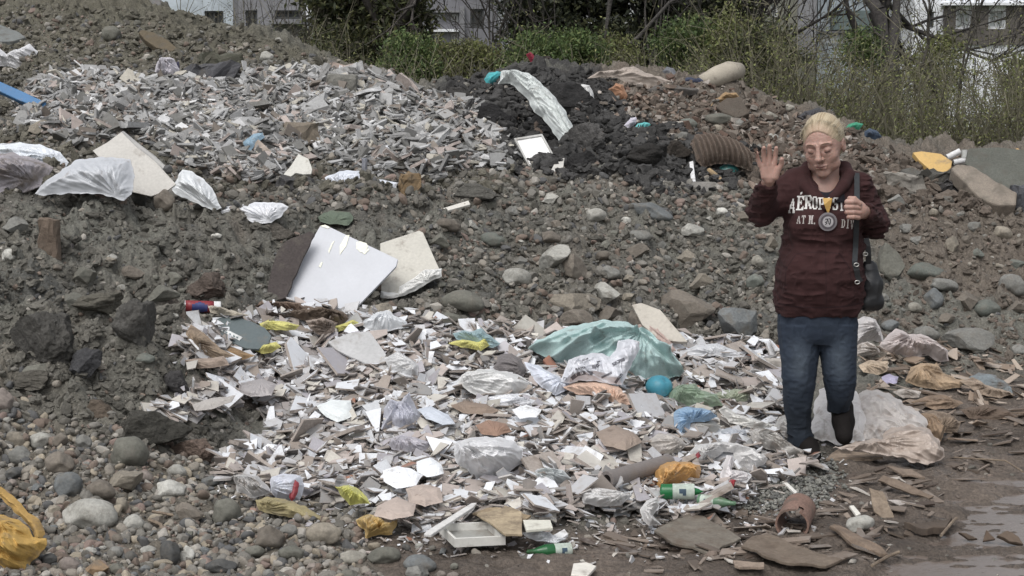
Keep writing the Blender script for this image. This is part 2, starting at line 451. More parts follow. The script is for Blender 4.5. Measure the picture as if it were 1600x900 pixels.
# ================================================================ BUILDINGS BEHIND
def box_np(x0, x1, y0, y1, z0, z1):
    V = np.array([[x, y, z] for x in (x0, x1) for y in (y0, y1) for z in (z0, z1)], float)
    Fb = np.array([[0, 1, 3, 2], [4, 6, 7, 5], [0, 4, 5, 1], [2, 3, 7, 6], [0, 2, 6, 4], [1, 5, 7, 3]])
    return V, Fb
def merge(parts):
    V, Fs, o = [], [], 0
    for v, f in parts:
        V.append(v); Fs.append(f + o); o += len(v)
    return np.concatenate(V), np.concatenate(Fs)
GLASS = mat('window_glass', srgb(70, 76, 80), rough=.15, var=.2, vscale=.8, fine=0, bump=0, spec=.7)
FRAMEW = mat('white_window_frame', srgb(186, 188, 188), rough=.6, var=.1, bump=0, fine=0)
def wallmat(n, c): return mat(n, c, rough=.9, var=.13, vscale=.5, fine=.1, fscale=5, bump=.2, bscale=8, bdist=.01, dirt=.35, dirtcol=tuple(k * .55 for k in c), dscale=.6)

def building(name, label, x0, x1, Y, topz, wm, wins, trims=(), depth=9):
    """front wall of pieces round real openings; windows (px box) > frame, pane"""
    a, b = pt(x0, 60, Y)[0], pt(x1, 60, Y)[0]
    c = np.array([(a + b) / 2, Y, 0])
    root = empty(name, c, label, 'building')
    rects = []
    for wn in wins:
        p, q = pt(wn[0], wn[3], Y), pt(wn[2], wn[1], Y)
        rects.append((p[0], q[0], p[2], q[2], wn[4] if len(wn) > 4 else 'glass'))
    xs = sorted({a, b, *[r[0] for r in rects], *[r[1] for r in rects]})
    parts = []
    for i in range(len(xs) - 1):
        cx = (xs[i] + xs[i + 1]) / 2
        spans = sorted([(r[2], r[3]) for r in rects if r[0] < cx < r[1]])
        z = -1.0
        for s0, s1 in spans + [(topz, topz)]:
            if s0 - z > .005: parts.append(box_np(xs[i], xs[i + 1], Y, Y + .35, z, s0))
            z = s1
    parts.append(box_np(a, b, Y + .36, Y + depth, -1, topz))
    V, Fb = merge(parts)
    link('wall', mesh_np('wall', recenter(V, c), Fb, mats=[wm]), root)
    V, Fb = box_np(a - .25, b + .25, Y - .25, Y + depth + .2, topz + .003, topz + .25)
    link('roof', mesh_np('roof', recenter(V, c), Fb, mats=[wm]), root)
    for (u0, u1, z0, z1, k) in rects:
        t = .07
        fr = merge([box_np(u0 + .004, u0 + t, Y + .08, Y + .16, z0 + .004, z1 - .004), box_np(u1 - t, u1 - .004, Y + .08, Y + .16, z0 + .004, z1 - .004),
                    box_np(u0 + t, u1 - t, Y + .08, Y + .16, z0 + .004, z0 + t), box_np(u0 + t, u1 - t, Y + .08, Y + .16, z1 - t, z1 - .004),
                    box_np((u0 + u1) / 2 - .03, (u0 + u1) / 2 + .03, Y + .085, Y + .15, z0 + t, z1 - t)])
        wf = link('window', mesh_np('window', recenter(fr[0], c), fr[1], mats=[FRAMEW if k != 'shutter' else SHUT]), root)
        pv = box_np(u0 + t, u1 - t, Y + .17, Y + .19, z0 + t, z1 - t)
        if k == 'shutter':
            n = 12
            pv = merge([box_np(u0 + t, u1 - t, Y + .17, Y + .2, z0 + t + (z1 - z0 - 2 * t) * i / n, z0 + t + (z1 - z0 - 2 * t) * (i + .8) / n) for i in range(n)])
        link('shutter' if k == 'shutter' else 'pane', mesh_np('pane', recenter(pv[0], c), pv[1], mats=[{'glass': GLASS, 'shutter': SHUT, 'curtain': CURT}[k]]), wf)
    for (nm, x0_, y0_, x1_, y1_, out, m) in trims:
        p, q = pt(x0_, y1_, Y), pt(x1_, y0_, Y)
        V, Fb = box_np(p[0], q[0], Y - out, Y - .003, p[2], q[2])
        link(nm, mesh_np(nm, recenter(V, c), Fb, mats=[m]), root)
    return root
SHUT = wallmat('dark_shutter', srgb(74, 76, 76))
CURT = wallmat('pale_curtain', srgb(168, 174, 172))
WB = wallmat('pale_blue_render', srgb(184, 196, 206))
WG = wallmat('grey_render', srgb(124, 124, 128))
WD = wallmat('dark_grey_render', srgb(116, 116, 122))
WW = wallmat('white_render', srgb(222, 225, 230))
WO = wallmat('olive_grey_render', srgb(118, 118, 106))
WR = wallmat('red_brown_panel', srgb(118, 62, 58))
WT = wallmat('teal_grey_panel', srgb(118, 136, 136))
WBr = wallmat('brown_grey_cladding', srgb(96, 90, 84))
building('pale_building', 'pale blue rendered building with one dark shuttered window above the mound', 250, 372, 62, 9.5, WB, [(320, 17, 349, 50, 'shutter'), (270, -60, 295, -30), (330, -60, 355, -30)], [('pillar', 366, -40, 372, 50, .2, WG)])
building('grey_building', 'grey apartment house with dark balconies between the pale building and the ivy tree', 373, 560, 58, 10, WG,
         [(384, 16, 402, 42, 'shutter'), (430, 16, 470, 30, 'shutter'), (386, -50, 402, -25), (436, -50, 466, -25)], [('balcony_slab', 425, 34, 482, 39, 1.0, WG), ('balcony_slab', 380, 42, 408, 46, .6, WG), ('pillar', 481, -60, 487, 80, .25, WW)])
building('dark_building', 'dark grey apartment house with pale pillars behind the bright green bushes', 600, 776, 60, 11, WD,
         [(671, 22, 690, 32, 'curtain'), (671, 52, 690, 82), (704, 22, 716, 34), (704, 52, 716, 80), (622, 10, 640, 40), (735, 14, 756, 44, 'shutter')],
         [('pillar', 662, 20, 667, 90, .25, WG), ('sill', 668, 46, 718, 50, .3, WW), ('sill', 668, 17, 718, 20, .3, WG), ('pillar', 718, 10, 726, 90, .2, WG)])
building('white_gable_building', 'plain white rendered building showing through bare branches', 778, 935, 66, 9, WW, [(800, -40, 822, -10), (872, 22, 892, 48)])
building('olive_building', 'olive grey apartment house with a red balcony panel behind the dark conifers', 1020, 1274, 60, 11, WO,
         [(1154, 7, 1176, 25, 'curtain'), (1154, 48, 1178, 72, 'curtain'), (1204, 7, 1216, 26, 'curtain'), (1200, 52, 1212, 64, 'curtain'), (1112, 8, 1128, 28, 'curtain'), (1060, 12, 1078, 34), (1048, 58, 1070, 84)],
         [('balcony_panel', 1150, 28, 1176, 41, .8, WR), ('sill', 1146, 44, 1180, 47, 1.0, WW), ('pillar', 1146, -40, 1149, 80, .3, WW), ('pillar', 1244, -60, 1276, 90, .25, WG)])
building('white_hall', 'long white building with a teal grey band below its roof edge', 1277, 1424, 64, 8.5, WB, [(1450, 20, 1451, 21)][:0] + [(1300, -48, 1340, -20)],
         [('band', 1297, 17, 1372, 47, .3, WT), ('ledge', 1280, 49, 1374, 52, .35, WG), ('wall_panel', 1281, 55, 1373, 68, .06, WW)])
building('brown_topped_building', 'white building with a brown grey upper storey and two pairs of windows', 1425, 1760, 60, 10, WW,
         [(1448, 18, 1460, 43, 'shutter'), (1494, 18, 1518, 44, 'curtain'), (1545, 17, 1570, 44, 'curtain'), (1620, 17, 1650, 44, 'curtain')],
         [('cladding', 1473, 45.5, 1750, 70, .12, WBr), ('cladding', 1473, 10, 1493, 45, .12, WBr), ('cladding', 1519, 10, 1544, 45, .12, WBr), ('cladding', 1571, 10, 1619, 45, .12, WBr), ('ledge', 1470, 5, 1750, 9, .4, WW),
          ('pillar', 1486, 71, 1494, 125, .3, WW), ('pillar', 1568, 71, 1576, 125, .3, WW)])

# ================================================================ TREES AND SCRUB
def tubes(segs, k=5):
    """segs: list of (p0, p1, r0, r1) -> one mesh"""
    A = np.array([s[0] for s in segs], float); B = np.array([s[1] for s in segs], float)
    ra = np.array([s[2] for s in segs]); rb = np.array([s[3] for s in segs])
    d = B - A; d /= np.linalg.norm(d, axis=1, keepdims=True) + 1e-9
    ref = np.where(np.abs(d[:, 2:3]) < .9, [[0, 0, 1.]], [[1., 0, 0]])
    u = np.cross(d, ref); u /= np.linalg.norm(u, axis=1, keepdims=True); v = np.cross(d, u)
    an = np.arange(k) * 2 * math.pi / k
    ca, sa = np.cos(an)[None, :, None], np.sin(an)[None, :, None]
    ring = u[:, None] * ca + v[:, None] * sa
    V = np.stack([A[:, None] + ring * ra[:, None, None], B[:, None] + ring * rb[:, None, None]], 1).reshape(-1, 3)
    n = len(segs); base = (np.arange(n) * 2 * k)[:, None]
    i = np.arange(k)[None, :]; j = (i + 1) % k
    return V, np.stack([base + i, base + j, base + k + j, base + k + i], -1).reshape(-1, 4)

def grow(rs, p, d, L, r, depth, segs, tips, spread=.6, up=.12, nb=(2, 4), shrink=.68, wob=.12):
    n = 4 if depth > 1 else 3
    q = np.array(p, float); d = np.array(d, float)
    for i in range(n):
        d = d + rs.normal(0, wob, 3) + np.array([0, 0, up * .3]); d /= np.linalg.norm(d)
        q2 = q + d * L / n
        r2 = r * (1 - .42 * (i + 1) / n) if i < n - 1 else r * .58
        segs.append((q, q2, r if i == 0 else segs[-1][3], r2))
        if depth > 0 and i >= 1:
            for _ in range(rs.integers(nb[0], nb[1]) // 2 + (i == n - 1)):
                b = d + rs.normal(0, spread, 3) + np.array([0, 0, up]); b /= np.linalg.norm(b)
                grow(rs, q2, b, L * shrink * rs.uniform(.75, 1.15), r2 * .7, depth - 1, segs, tips, spread, up, nb, shrink, wob)
        q = q2
    if depth <= 1: tips.append(q)

def leafcards(P, size, cols, rs, aspect=.6):
    n = len(P)
    a = rs.normal(size=(n, 3)); a /= np.linalg.norm(a, axis=1, keepdims=True)
    b = np.cross(a, rs.normal(size=(n, 3))); b /= np.linalg.norm(b, axis=1, keepdims=True) + 1e-9
    s = (size * rs.uniform(.6, 1.4, n))[:, None]
    V = np.stack([P - a * s, P - b * s * aspect * .6, P + a * s, P + b * s * aspect * .6], 1).reshape(-1, 3)
    f = np.arange(n * 4).reshape(n, 4)
    ci = cols[rs.integers(0, len(cols), n)] * rs.uniform(.7, 1.25, (n, 1))
    return V, f, ci
LEAF = mat('leaves', src='attr', rough=.6, var=0, fine=0, bump=0, spec=.3, trans=.25)
BARK = mat('bark', src='obj', rough=.95, var=.3, vscale=4, fine=.3, fscale=30, bump=.8, bscale=18, bdist=.03)
CONIF = np.array([srgb(78, 86, 58), srgb(64, 72, 54), srgb(96, 100, 62), srgb(58, 62, 52)])
IVY = np.array([srgb(86, 94, 54), srgb(108, 110, 62), srgb(66, 74, 48), srgb(80, 76, 60)])
BRIGHT = np.array([srgb(92, 118, 58), srgb(80, 104, 50), srgb(112, 126, 66), srgb(68, 86, 46)])
OLIVE = np.array([srgb(112, 122, 60), srgb(98, 104, 56), srgb(128, 130, 72), srgb(90, 86, 60)])
BUD = np.array([srgb(98, 98, 70), srgb(84, 82, 60), srgb(110, 100, 76)])

def tree(name, label, px, Y, h, seed, cols=None, nleaf=0, lsize=.05, lean=(0, 0), r=.12, depth=4, spread=.55, up=.25, L=None, group=None, bark=srgb(74, 68, 64),
         cl=.35, crown=None, base=None, cat='tree', wob=.12, trunk='trunk'):
    rs = np.random.default_rng(seed)
    u, _ = ray(px, 200)
    b = np.array([u * Y, Y, gz(u * Y, Y, Z0) - .08 if base is None else base])
    root = empty(name, b, label, cat, group)
    segs, tips = [], []
    grow(rs, (0, 0, 0), (lean[0], lean[1], 1), (L or h * .5), r, depth, segs, tips, spread, up, (2, 5), .62, wob)
    V, f = tubes(segs)
    link(trunk, mesh_np(trunk, V, f, smooth=True, mats=[BARK]), root, color=bark)
    if nleaf:
        T = np.array(tips)
        if crown is not None:      # (centre z, radius x, radius z, clumps)
            cz, rx, rz, nc = crown
            k = rs.normal(size=(nc, 3)); k /= np.linalg.norm(k, axis=1, keepdims=True)
            k *= rs.uniform(.25, 1, (nc, 1)) ** .5
            T = k * [rx, rx, rz] + [0, 0, cz]
        per = rs.dirichlet(np.ones(len(T)) * 2.5)
        cnt = np.maximum((per * nleaf).astype(int), 1)
        P = np.repeat(T, cnt, 0); P = P + rs.normal(0, cl, P.shape) * np.array([1, 1, .7])
        P = P[P[:, 2] > .0]
        V, f, ci = leafcards(P, lsize, cols, rs)
        link('crown', mesh_np('crown', V, f, col=ci, mats=[LEAF]), root)
    return root

# big ivy clad tree and conifers
tree('ivy_tree', 'large dark evergreen tree with drooping ivy in front of the grey apartment house', 575, 29, 8, 3, IVY * .85, 36000, .065, r=.22, crown=(3.2, 1.0, 1.6, 90), cl=.2)
tree('ivy_tree', 'dark bushy ivy thicket left of the large evergreen tree', 515, 28, 3, 4, IVY, 10000, .045, r=.08, crown=(2.1, .6, .8, 60), cl=.2, bark=srgb(80, 74, 66))
for i, (px, Y, hh, rx, n, lb) in enumerate([(850, 30, 7, .75, 13000, 'dark conifer left of the grey pole-like trunk'), (905, 31, 8, .6, 10000, 'narrow dark conifer close beside the grey pole-like trunk'), (985, 30, 8, .8, 15000, 'dense dark conifer right of the grey pole-like trunk'),
                                            (1065, 31, 8, .7, 13000, 'dark conifer in front of the olive apartment house'), (1118, 29, 5, .5, 9000, 'lower dark conifer beside the red balcony panel')]):
    tree('conifer_tree', lb, px, Y, hh, 20 + i, CONIF * .8, int(n * 1.4), .062, r=.12, crown=(3.0, rx * .95, 1.7, 80), cl=.17, group='dark conifers behind the heaps', bark=srgb(64, 60, 58))
# bare trees
bare = [(935, 27, 9, .085, (0, 0), 'straight grey pole-like trunk between the conifers', 51), (783, 27, 6, .05, (.02, 0), 'slender bare tree before the white rendered building', 52),
        (812, 30, 6, .05, (-.1, 0), 'leaning bare sapling before the white rendered building', 53), (455, 30, 5, .05, (.25, 0), 'bare leaning tree before the dark balconies', 54),
        (392, 33, 6, .04, (-.05, 0), 'bare tree beside the pale blue building', 55), (268, 34, 4, .03, (.1, 0), 'thin bare sapling at the top of the mound', 56),
        (735, 31, 6, .05, (.1, 0), 'bare forked tree before the dark apartment house', 57),
        (1228, 27, 5, .05, (.05, 0), 'bare tree with dark branches left of the white hall', 60), (880, 28, 7, .06, (.05, 0), 'crooked bare tree among the conifers', 62),
        (1020, 27, 6.5, .06, (-.05, 0), 'bare tree among the conifers left of the olive house', 63), (1590, 24, 4, .03, (-.2, 0), 'thin bare tree leaning in at the edge of the scrub', 65), (1195, 29, 5.5, .06, (0, 0), 'bare tree before the olive apartment house', 66)]
for px, Y, hh, r, ln, lb, sd_ in bare:
    tree('bare_tree', lb, px, Y, hh, sd_, BUD, 700, .022, ln, r * .8, 3, .62, .28, group='bare trees before the buildings', cl=.12, bark=srgb(88, 84, 80) if px == 935 else srgb(70, 66, 62))
tree('old_tree', 'thick dark double trunk with ivy rising before the white hall', 1397, 26, 7, 70, IVY, 3500, .035, (0, 0), .24, 5, .55, .2, crown=None, cl=.1, bark=srgb(70, 66, 64), L=4.2)
tree('old_tree', 'thinner dark trunk standing close beside the thick double trunk', 1383, 26.6, 7, 71, IVY, 1500, .035, (-.03, 0), .13, 4, .5, .2, cl=.12, bark=srgb(64, 60, 58), L=4)
tree('young_tree', 'slim upright young tree with spreading twigs before the brown topped building', 1517, 22, 3.6, 72, BUD, 2600, .018, (.01, 0), .055, 4, .5, .35, cl=.1, L=2.3, bark=srgb(72, 68, 60))

# bushes of fresh leaf
for i, (px, Y, z, rx, rz, n, lb, cc) in enumerate([
    (640, 24, 2.17, .38, .42, 7000, 'bright green leafy bush behind the top of the grey rubble', BRIGHT), (690, 25, 2.12, .5, .35, 7000, 'green bush right of the brightest bush', OLIVE),
    (745, 25, 2.12, .45, .45, 7000, 'olive green bush behind the turquoise rag', OLIVE), (838, 23.5, 2.24, .4, .36, 6500, 'green bush behind the red jacket', BRIGHT),
    (893, 24, 2.25, .5, .4, 8000, 'green bush behind the black earth', BRIGHT), (955, 25, 2.20, .45, .4, 7000, 'olive bush behind the pale felt sheet', OLIVE),
    (1075, 24, 2.32, .5, .55, 8500, 'green bush left of the pale bolster', BRIGHT * .85), (1135, 23.5, 2.28, .42, .65, 9000, 'green bush behind the pale bolster', OLIVE),
    (1185, 22, 2.09, .45, .5, 9000, 'dark green bush right of the pale bolster', IVY), (1345, 23.6, 2.40, .2, .25, 2600, 'fresh green sprig cluster left of the double trunk', BRIGHT), (480, 27, 2.07, .5, .6, 6000, 'dull green bush on the shoulder of the mound', IVY),
    (1600, 24, 1.89, .4, .4, 4500, 'green bush at the far end of the scrub', OLIVE), (1465, 25, 2.20, .45, .45, 4500, 'yellowish green bush below the brown topped building', OLIVE)]):
    tree('bush', lb, px, Y, 2.4, 100 + i, cc, n, .033, r=.035, depth=3, crown=(z, rx, rz, 55), cl=.12, group='bushes behind the heaps', cat='bush', trunk='stem', L=1.3)

# undergrowth: countless twigs and small leaves
def scrub(name, x0, x1, Ya, Yb, h0, h1, n, nleaf, seed, cols, z0=None):
    rs = np.random.default_rng(seed)
    px = rs.uniform(x0, x1, n) + rs.normal(0, 20, n); Y = rs.uniform(Ya, Yb, n)
    u = (px - 800) / F
    hh = rs.uniform(h0, h1, n) * (1 + .3 * noise2(px / 60, Y, seed))
    base = np.stack([u * Y, Y, gz(u * Y, Y, Z0) - .05], -1)
    segs, LP = [], []
    for i in range(n):
        d = rs.normal(0, .2, 3); d[2] = 1; p = base[i]; r = .012 * rs.uniform(.6, 1.4)
        k = 5
        for j in range(k):
            d = d + rs.normal(0, .16, 3); d[2] = max(d[2], .3); d /= np.linalg.norm(d)
            q = p + d * hh[i] / k
            segs.append((p, q, r * (1 - j / k * .7), r * (1 - (j + 1) / k * .8)))
            if j:
                for _ in range(2):
                    e = d + rs.normal(0, .7, 3); e /= np.linalg.norm(e)
                    q2 = q + e * hh[i] * rs.uniform(.12, .3)
                    segs.append((q, q2, r * .4, r * .15)); LP.append(q2); LP.append((q + q2) / 2)
            LP.append(q); p = q
    V, f = tubes(segs, 3)
    LP = np.array(LP)
    P = LP[rs.integers(0, len(LP), nleaf)] + rs.normal(0, .05, (nleaf, 3))
    V2, f2, ci = leafcards(P, .021, cols * 1.35, rs)
    br = np.array([srgb(122, 118, 92), srgb(108, 104, 84), srgb(136, 130, 104)])[rs.integers(0, 3, len(f))] * .9
    link(name, mesh_np(name, np.concatenate([V, V2]), np.concatenate([f, f2 + len(V)]), col=np.concatenate([br, ci]), mats=[LEAF]), kind='stuff')
scrub('undergrowth', 1170, 1720, 19.5, 24, 1.15, 2.2, 1050, 50000, 5, OLIVE)
scrub('undergrowth', 560, 1200, 21, 26, 1.4, 2.1, 700, 28000, 6, OLIVE)
scrub('undergrowth', 230, 600, 23, 27, 1.8, 2.6, 110, 2000, 8, IVY)
# ================================================================ DEBRIS: builders
def plane_of(poly, tilt=None, Y=None, lift=0.0, maxslope=65):
    """a sloping plane resting on the ground where the outline meets it: point, normal"""
    P = np.array(poly, float)
    cx = P[:, 0].mean(); yb, yt = P[:, 1].max(), P[:, 1].min()
    A = hit([cx], [yb], Z0)[0]
    if Y is not None: A = pt(cx, yb, min(Y, A[1] - .05))
    # rest on the lumps of the ground, not on the smooth slope under them
    gx_ = np.linspace(P[:, 0].min(), P[:, 0].max(), 9); gy_ = np.linspace(yb - .35 * (yb - yt), yb, 4)
    gx_, gy_ = [v.ravel() for v in np.meshgrid(gx_, gy_)]
    Hh = hit(gx_, gy_, Z0)
    dz = gz(Hh[:, 0], Hh[:, 1]) - gz(Hh[:, 0], Hh[:, 1], Z0)
    lift = lift + float(np.clip(np.percentile(dz, 75), 0, .09))
    if tilt is None:
        B = hit([cx], [yt], Z0)[0]
        dY = B[1] - A[1]
        tilt = math.degrees(math.atan2(B[2] - A[2], dY)) if 0 < dY < 2.2 else 40
        tilt = min(max(tilt, 3), maxslope)
    a = R(tilt)
    n = np.array([0, -math.sin(a), math.cos(a)])
    return A + n * lift, n
def on_plane(px, py, A, n):
    u, s = ray(px, py)
    den = n[0] * u + n[1] + n[2] * s
    y = (A[0] * n[0] + A[1] * n[1] + (A[2] - H) * n[2]) / den
    return np.stack([u * y, y, H + s * y], -1)

MATS = {}
def cmat(key, **k):
    if key not in MATS: MATS[key] = mat(key, **k)
    return MATS[key]
PLASTIC = dict(rough=.34, var=.06, vscale=9, fine=.05, fscale=70, bump=.12, bscale=60, bdist=.003, trans=.14, spec=.5, dirt=.10, dirtcol=srgb(140, 126, 112), dscale=14)
CLOTH = dict(rough=.85, var=.12, vscale=9, fine=.15, fscale=120, bump=.5, bscale=150, bdist=.002, dirt=.22, dirtcol=srgb(110, 98, 86), dscale=11)
HARD = dict(rough=.55, var=.08, vscale=5, fine=.1, fscale=60, bump=.25, bscale=70, bdist=.002, dirt=.25, dirtcol=srgb(125, 112, 98), dscale=9)
CARD = dict(rough=.92, var=.2, vscale=10, fine=.2, fscale=70, bump=.5, bscale=70, bdist=.004, dirt=.5, dirtcol=srgb(96, 80, 66), dscale=12)
CONC = dict(rough=.93, var=.15, vscale=8, fine=.22, fscale=80, bump=.8, bscale=55, bdist=.008, dirt=.4, dirtcol=srgb(92, 86, 76), dscale=10)
def M(style, rgb, **k):
    d = dict({'plastic': PLASTIC, 'cloth': CLOTH, 'hard': HARD, 'card': CARD, 'conc': CONC}[style]); d.update(k)
    return cmat(f'{style}_{rgb[0]}_{rgb[1]}_{rgb[2]}' + ''.join(sorted(k)), base=srgb(*rgb), **d)

INTILE = lambda P: bool(inpoly(np.array([np.mean([p[0] for p in P])]), np.array([np.mean([p[1] for p in P])]), TILE)[0])
LAND = []          # named things others are described by: (phrase, px, py)
def add_land(ph, poly):
    P = np.array(poly, float); LAND.append((ph, P[:, 0].mean(), P[:, 1].mean()))

def sheet(name, label, cat, poly, m, h=.05, fold=.02, fw=22, ang=0, asp=2.2, tilt=None, Y=None, lift=.045, w=10, seed=None, parent=None,
          group=None, land=None, edge=1.5, bottom=.12, ridges=None, n=7000, corr=0, knot=None, pil=.9, rf=1, plane=None):
    """a crumpled bag, cloth or film: closed lens of real thickness with creased folds"""
    global _sd
    _sd = globals().get('_sd', 100) + 1
    sdd = seed or _sd
    P = np.array(poly, float)
    area = abs(np.sum(P[:, 0] * np.roll(P[:, 1], -1) - P[:, 1] * np.roll(P[:, 0], -1))) / 2
    st = max(.7, math.sqrt(area / n))
    xs = np.arange(P[:, 0].min() - 2 * st, P[:, 0].max() + 2 * st, st); ys = np.arange(P[:, 1].min() - 2 * st, P[:, 1].max() + 2 * st, st)
    gx, gy = np.meshgrid(xs, ys, indexing='ij')
    d, bx, by = polydist(gx, gy, P)
    ins = inpoly(gx, gy, P)
    q = ins[:-1, :-1].astype(int) + ins[1:, :-1] + ins[:-1, 1:] + ins[1:, 1:]
    keep = q >= 1
    gx, gy = np.where(ins, gx, bx), np.where(ins, gy, by)
    d = np.where(ins, d, 0)
    # ragged, wavy outline
    e = edge * (1 + 0 * gx)
    e = e * np.exp(-d / 6)
    wx, wy = e * noise2(gx / 13, gy / 13, sdd) * 1.4, e * noise2(gx / 13, gy / 13, sdd + 1) * 1.2
    if INTILE(poly): lift = lift + .10
    if tilt is None:
        y1_, y0_ = P[:, 1].max(), P[:, 1].min()
        pa, pb = hit([P[:, 0].mean()] * 2, [y1_, y0_], Z0)
        dY_ = pb[1] - pa[1]
        t0 = math.degrees(math.atan2(pb[2] - pa[2], dY_)) if 0 < dY_ < 2.2 else 40
        tilt = min(max(t0 + (14 if h >= .04 else 4), 30 if h >= .04 else 12), 68)
    A, nn = plane_of(P, tilt, Y, lift) if plane is None else (plane[0] + plane[1] * lift, plane[1])
    hd = nn * .3 + np.array([0, -.7, .12]); hd /= np.linalg.norm(hd)
    ca, sa = math.cos(R(ang)), math.sin(R(ang))
    a = (gx * ca + gy * sa) / (fw * asp); b = (-gx * sa + gy * ca) / fw
    wpx, wpy = a + .5 * noise2(a * .9, b * .9, sdd + 2), b + .7 * noise2(a * 1.1, b * .6, sdd + 3)
    f0 = 2.4 * np.abs(noise2(wpx * .8, wpy * .8, sdd + 4)) - .6                    # pillows with pinched valleys
    c2, s2 = math.cos(R(32)), math.sin(R(32))
    a2, b2 = wpx * asp * c2 + wpy * s2, -wpx * asp * s2 + wpy * c2
    f1 = ridge2(wpx * .55, wpy * 1.5 + 2, sdd + 5) ** 3                             # long drawn creases
    f2 = np.clip(ridge2(a2 * .5, b2 * 2.2, sdd + 6), 0, 1) ** 2 * 2 - .6            # crossing fine creases
    f3 = ridge2(wpx * 3.4, wpy * 5.2, sdd + 7)
    amp = np.clip(d / w, .15, 1)
    dome = 1 - np.exp(-(d / w) ** 1.3)
    # folds fanning out from where the film is gathered
    kx, ky = knot if knot else (P[sdd % len(P)] * .8 + P.mean(0) * .2)
    th_k = np.arctan2((gy - ky) * 1.5, gx - kx); r_k = np.hypot(gx - kx, (gy - ky) * 1.5)
    fr1 = ridge2(th_k * 3.2 * rf + 20 + .3 * noise2(r_k / 25, th_k * 2 + 9, sdd + 12), r_k / 90 + 3, sdd + 10)
    fr2 = ridge2(th_k * 8 * rf + 50, r_k / 45 + 3, sdd + 11)
    wk = np.clip(r_k / 14, 0, 1) * (1 / (1 + r_k / (4 * fw)))
    b0 = 2.2 * np.abs(noise2(wpx * .45 + 3, wpy * .45, sdd + 4)) - .5
    hh = h * dome * (1 + .22 * noise2(wpx * .5, wpy * .5, sdd + 9)) + fold * amp * (b0 * pil + f1 * .28 + (fr1 * .75 + fr2 * .4) * wk * 1.6 + f2 * .10 + f3 * .05)
    if corr: hh = hh + .03 * np.sin(6.2832 * (-gx * sa + gy * ca) / corr) * np.clip(d / 3, .3, 1)
    if ridges:
        for (x0, y0, x1, y1, rw, rh) in ridges:
            dx, dy = x1 - x0, y1 - y0
            t = np.clip(((gx - x0) * dx + (gy - y0) * dy) / (dx * dx + dy * dy), 0, 1)
            dd = np.hypot(gx - x0 - t * dx, gy - y0 - t * dy)
            hh = hh + rh * np.exp(-(dd / rw) ** 2)
    base = on_plane(gx + wx, gy + wy, A, nn)
    # shift along the view so that raising the surface does not move its outline up the picture
    top = base + hd * (hh[..., None])
    bot = base - hd * ((bottom * h + .004) * np.clip(d / 5, .0, 1) + .002)[..., None]
    ids = -np.ones(gx.shape, int)
    use = np.zeros(gx.shape, bool)
    for sx in (0, 1):
        for sy in (0, 1):
            use[sx:gx.shape[0] - 1 + sx, sy:gx.shape[1] - 1 + sy] |= keep
    ids[use] = np.arange(use.sum()); nt_ = use.sum()
    V = np.concatenate([top[use], bot[use]])
    i0, i1, i2, i3 = ids[:-1, :-1][keep], ids[1:, :-1][keep], ids[1:, 1:][keep], ids[:-1, 1:][keep]
    fq = np.stack([i0, i3, i2, i1], -1); fb = fq[:, ::-1] + nt_
    # rim
    eg = np.concatenate([fq[:, [0, 1]], fq[:, [1, 2]], fq[:, [2, 3]], fq[:, [3, 0]]])
    key = eg[:, 0].astype(np.int64) * 10 ** 7 + eg[:, 1]; rkey = eg[:, 1].astype(np.int64) * 10 ** 7 + eg[:, 0]
    rim = eg[~np.isin(key, rkey)]
    fr = np.stack([rim[:, 1], rim[:, 0], rim[:, 0] + nt_, rim[:, 1] + nt_], -1)
    c = base[use].mean(0)
    pl = np.array(parent.location) if parent is not None else c
    me = mesh_np(name, recenter(V, pl if parent is not None else c), np.concatenate([fq, fb, fr]), smooth=True, mats=[m])
    o = link(name, me, parent, label, cat, group, loc=None if parent is not None else c)
    if land: add_land(land, poly)
    return o

def prism(name, label, cat, poly, m, th=.012, tilt=None, Y=None, lift=.01, parent=None, group=None, land=None, yaw=0, jag=0, mside=None, warp=0, off=0, plane=None):
    """a board, panel or slab cut to an outline, lying or leaning on the ground"""
    P = list(map(tuple, poly))
    if jag:
        rs = np.random.default_rng(int(P[0][0] * 7 + P[0][1])); Q = []
        for i in range(len(P)):
            a, b = np.array(P[i], float), np.array(P[(i + 1) % len(P)], float)
            L = np.hypot(*(b - a)); k = max(1, int(L / 9))
            for j in range(k):
                Q.append(a + (b - a) * j / k + (rs.normal(0, jag, 2) if j else 0))
        P = Q
    if INTILE(poly) and parent is None: lift = lift + .06
    A, n = plane_of(poly, tilt, Y, lift) if plane is None else plane
    if yaw:
        c_, s_ = math.cos(R(yaw)), math.sin(R(yaw)); n = np.array([n[0] * c_ - n[1] * s_, n[0] * s_ + n[1] * c_, n[2]])
    A = A + n * off
    P = np.array(P, float)
    W = on_plane(P[:, 0], P[:, 1], A, n)
    if warp: W = W + n * (warp * noise2(P[:, 0] / 40, P[:, 1] / 40, int(P[0, 0])))[:, None]
    k = len(W); c = W.mean(0)
    V = np.concatenate([W, W - n * th])
    if np.dot(np.cross(W[1] - W[0], W[2] - W[1]), n) < 0: top = np.arange(k)[::-1]
    else: top = np.arange(k)
    s = np.array([[top[i], top[(i + 1) % k], top[(i + 1) % k] + k, top[i] + k] for i in range(k)])[:, ::-1]
    ref = np.array(parent.location) if parent is not None else c
    me = mesh_np(name, V - ref, [top[None, :], (top[::-1] + k)[None, :], s], mats=[m] + ([mside] if mside else []), midx=[0, 0 if not mside else 1] + [0 if not mside else 1] * k)
    o = link(name, me, parent, label, cat, group, loc=None if parent is not None else c)
    if th > .006:
        b = o.modifiers.new('edge', 'BEVEL'); b.width = min(.003, th * .2) if style_thin(th) else th * .12; b.segments = 2; b.limit_method = 'ANGLE'
    if land: add_land(land, poly)
    return o
def style_thin(th): return th < .05

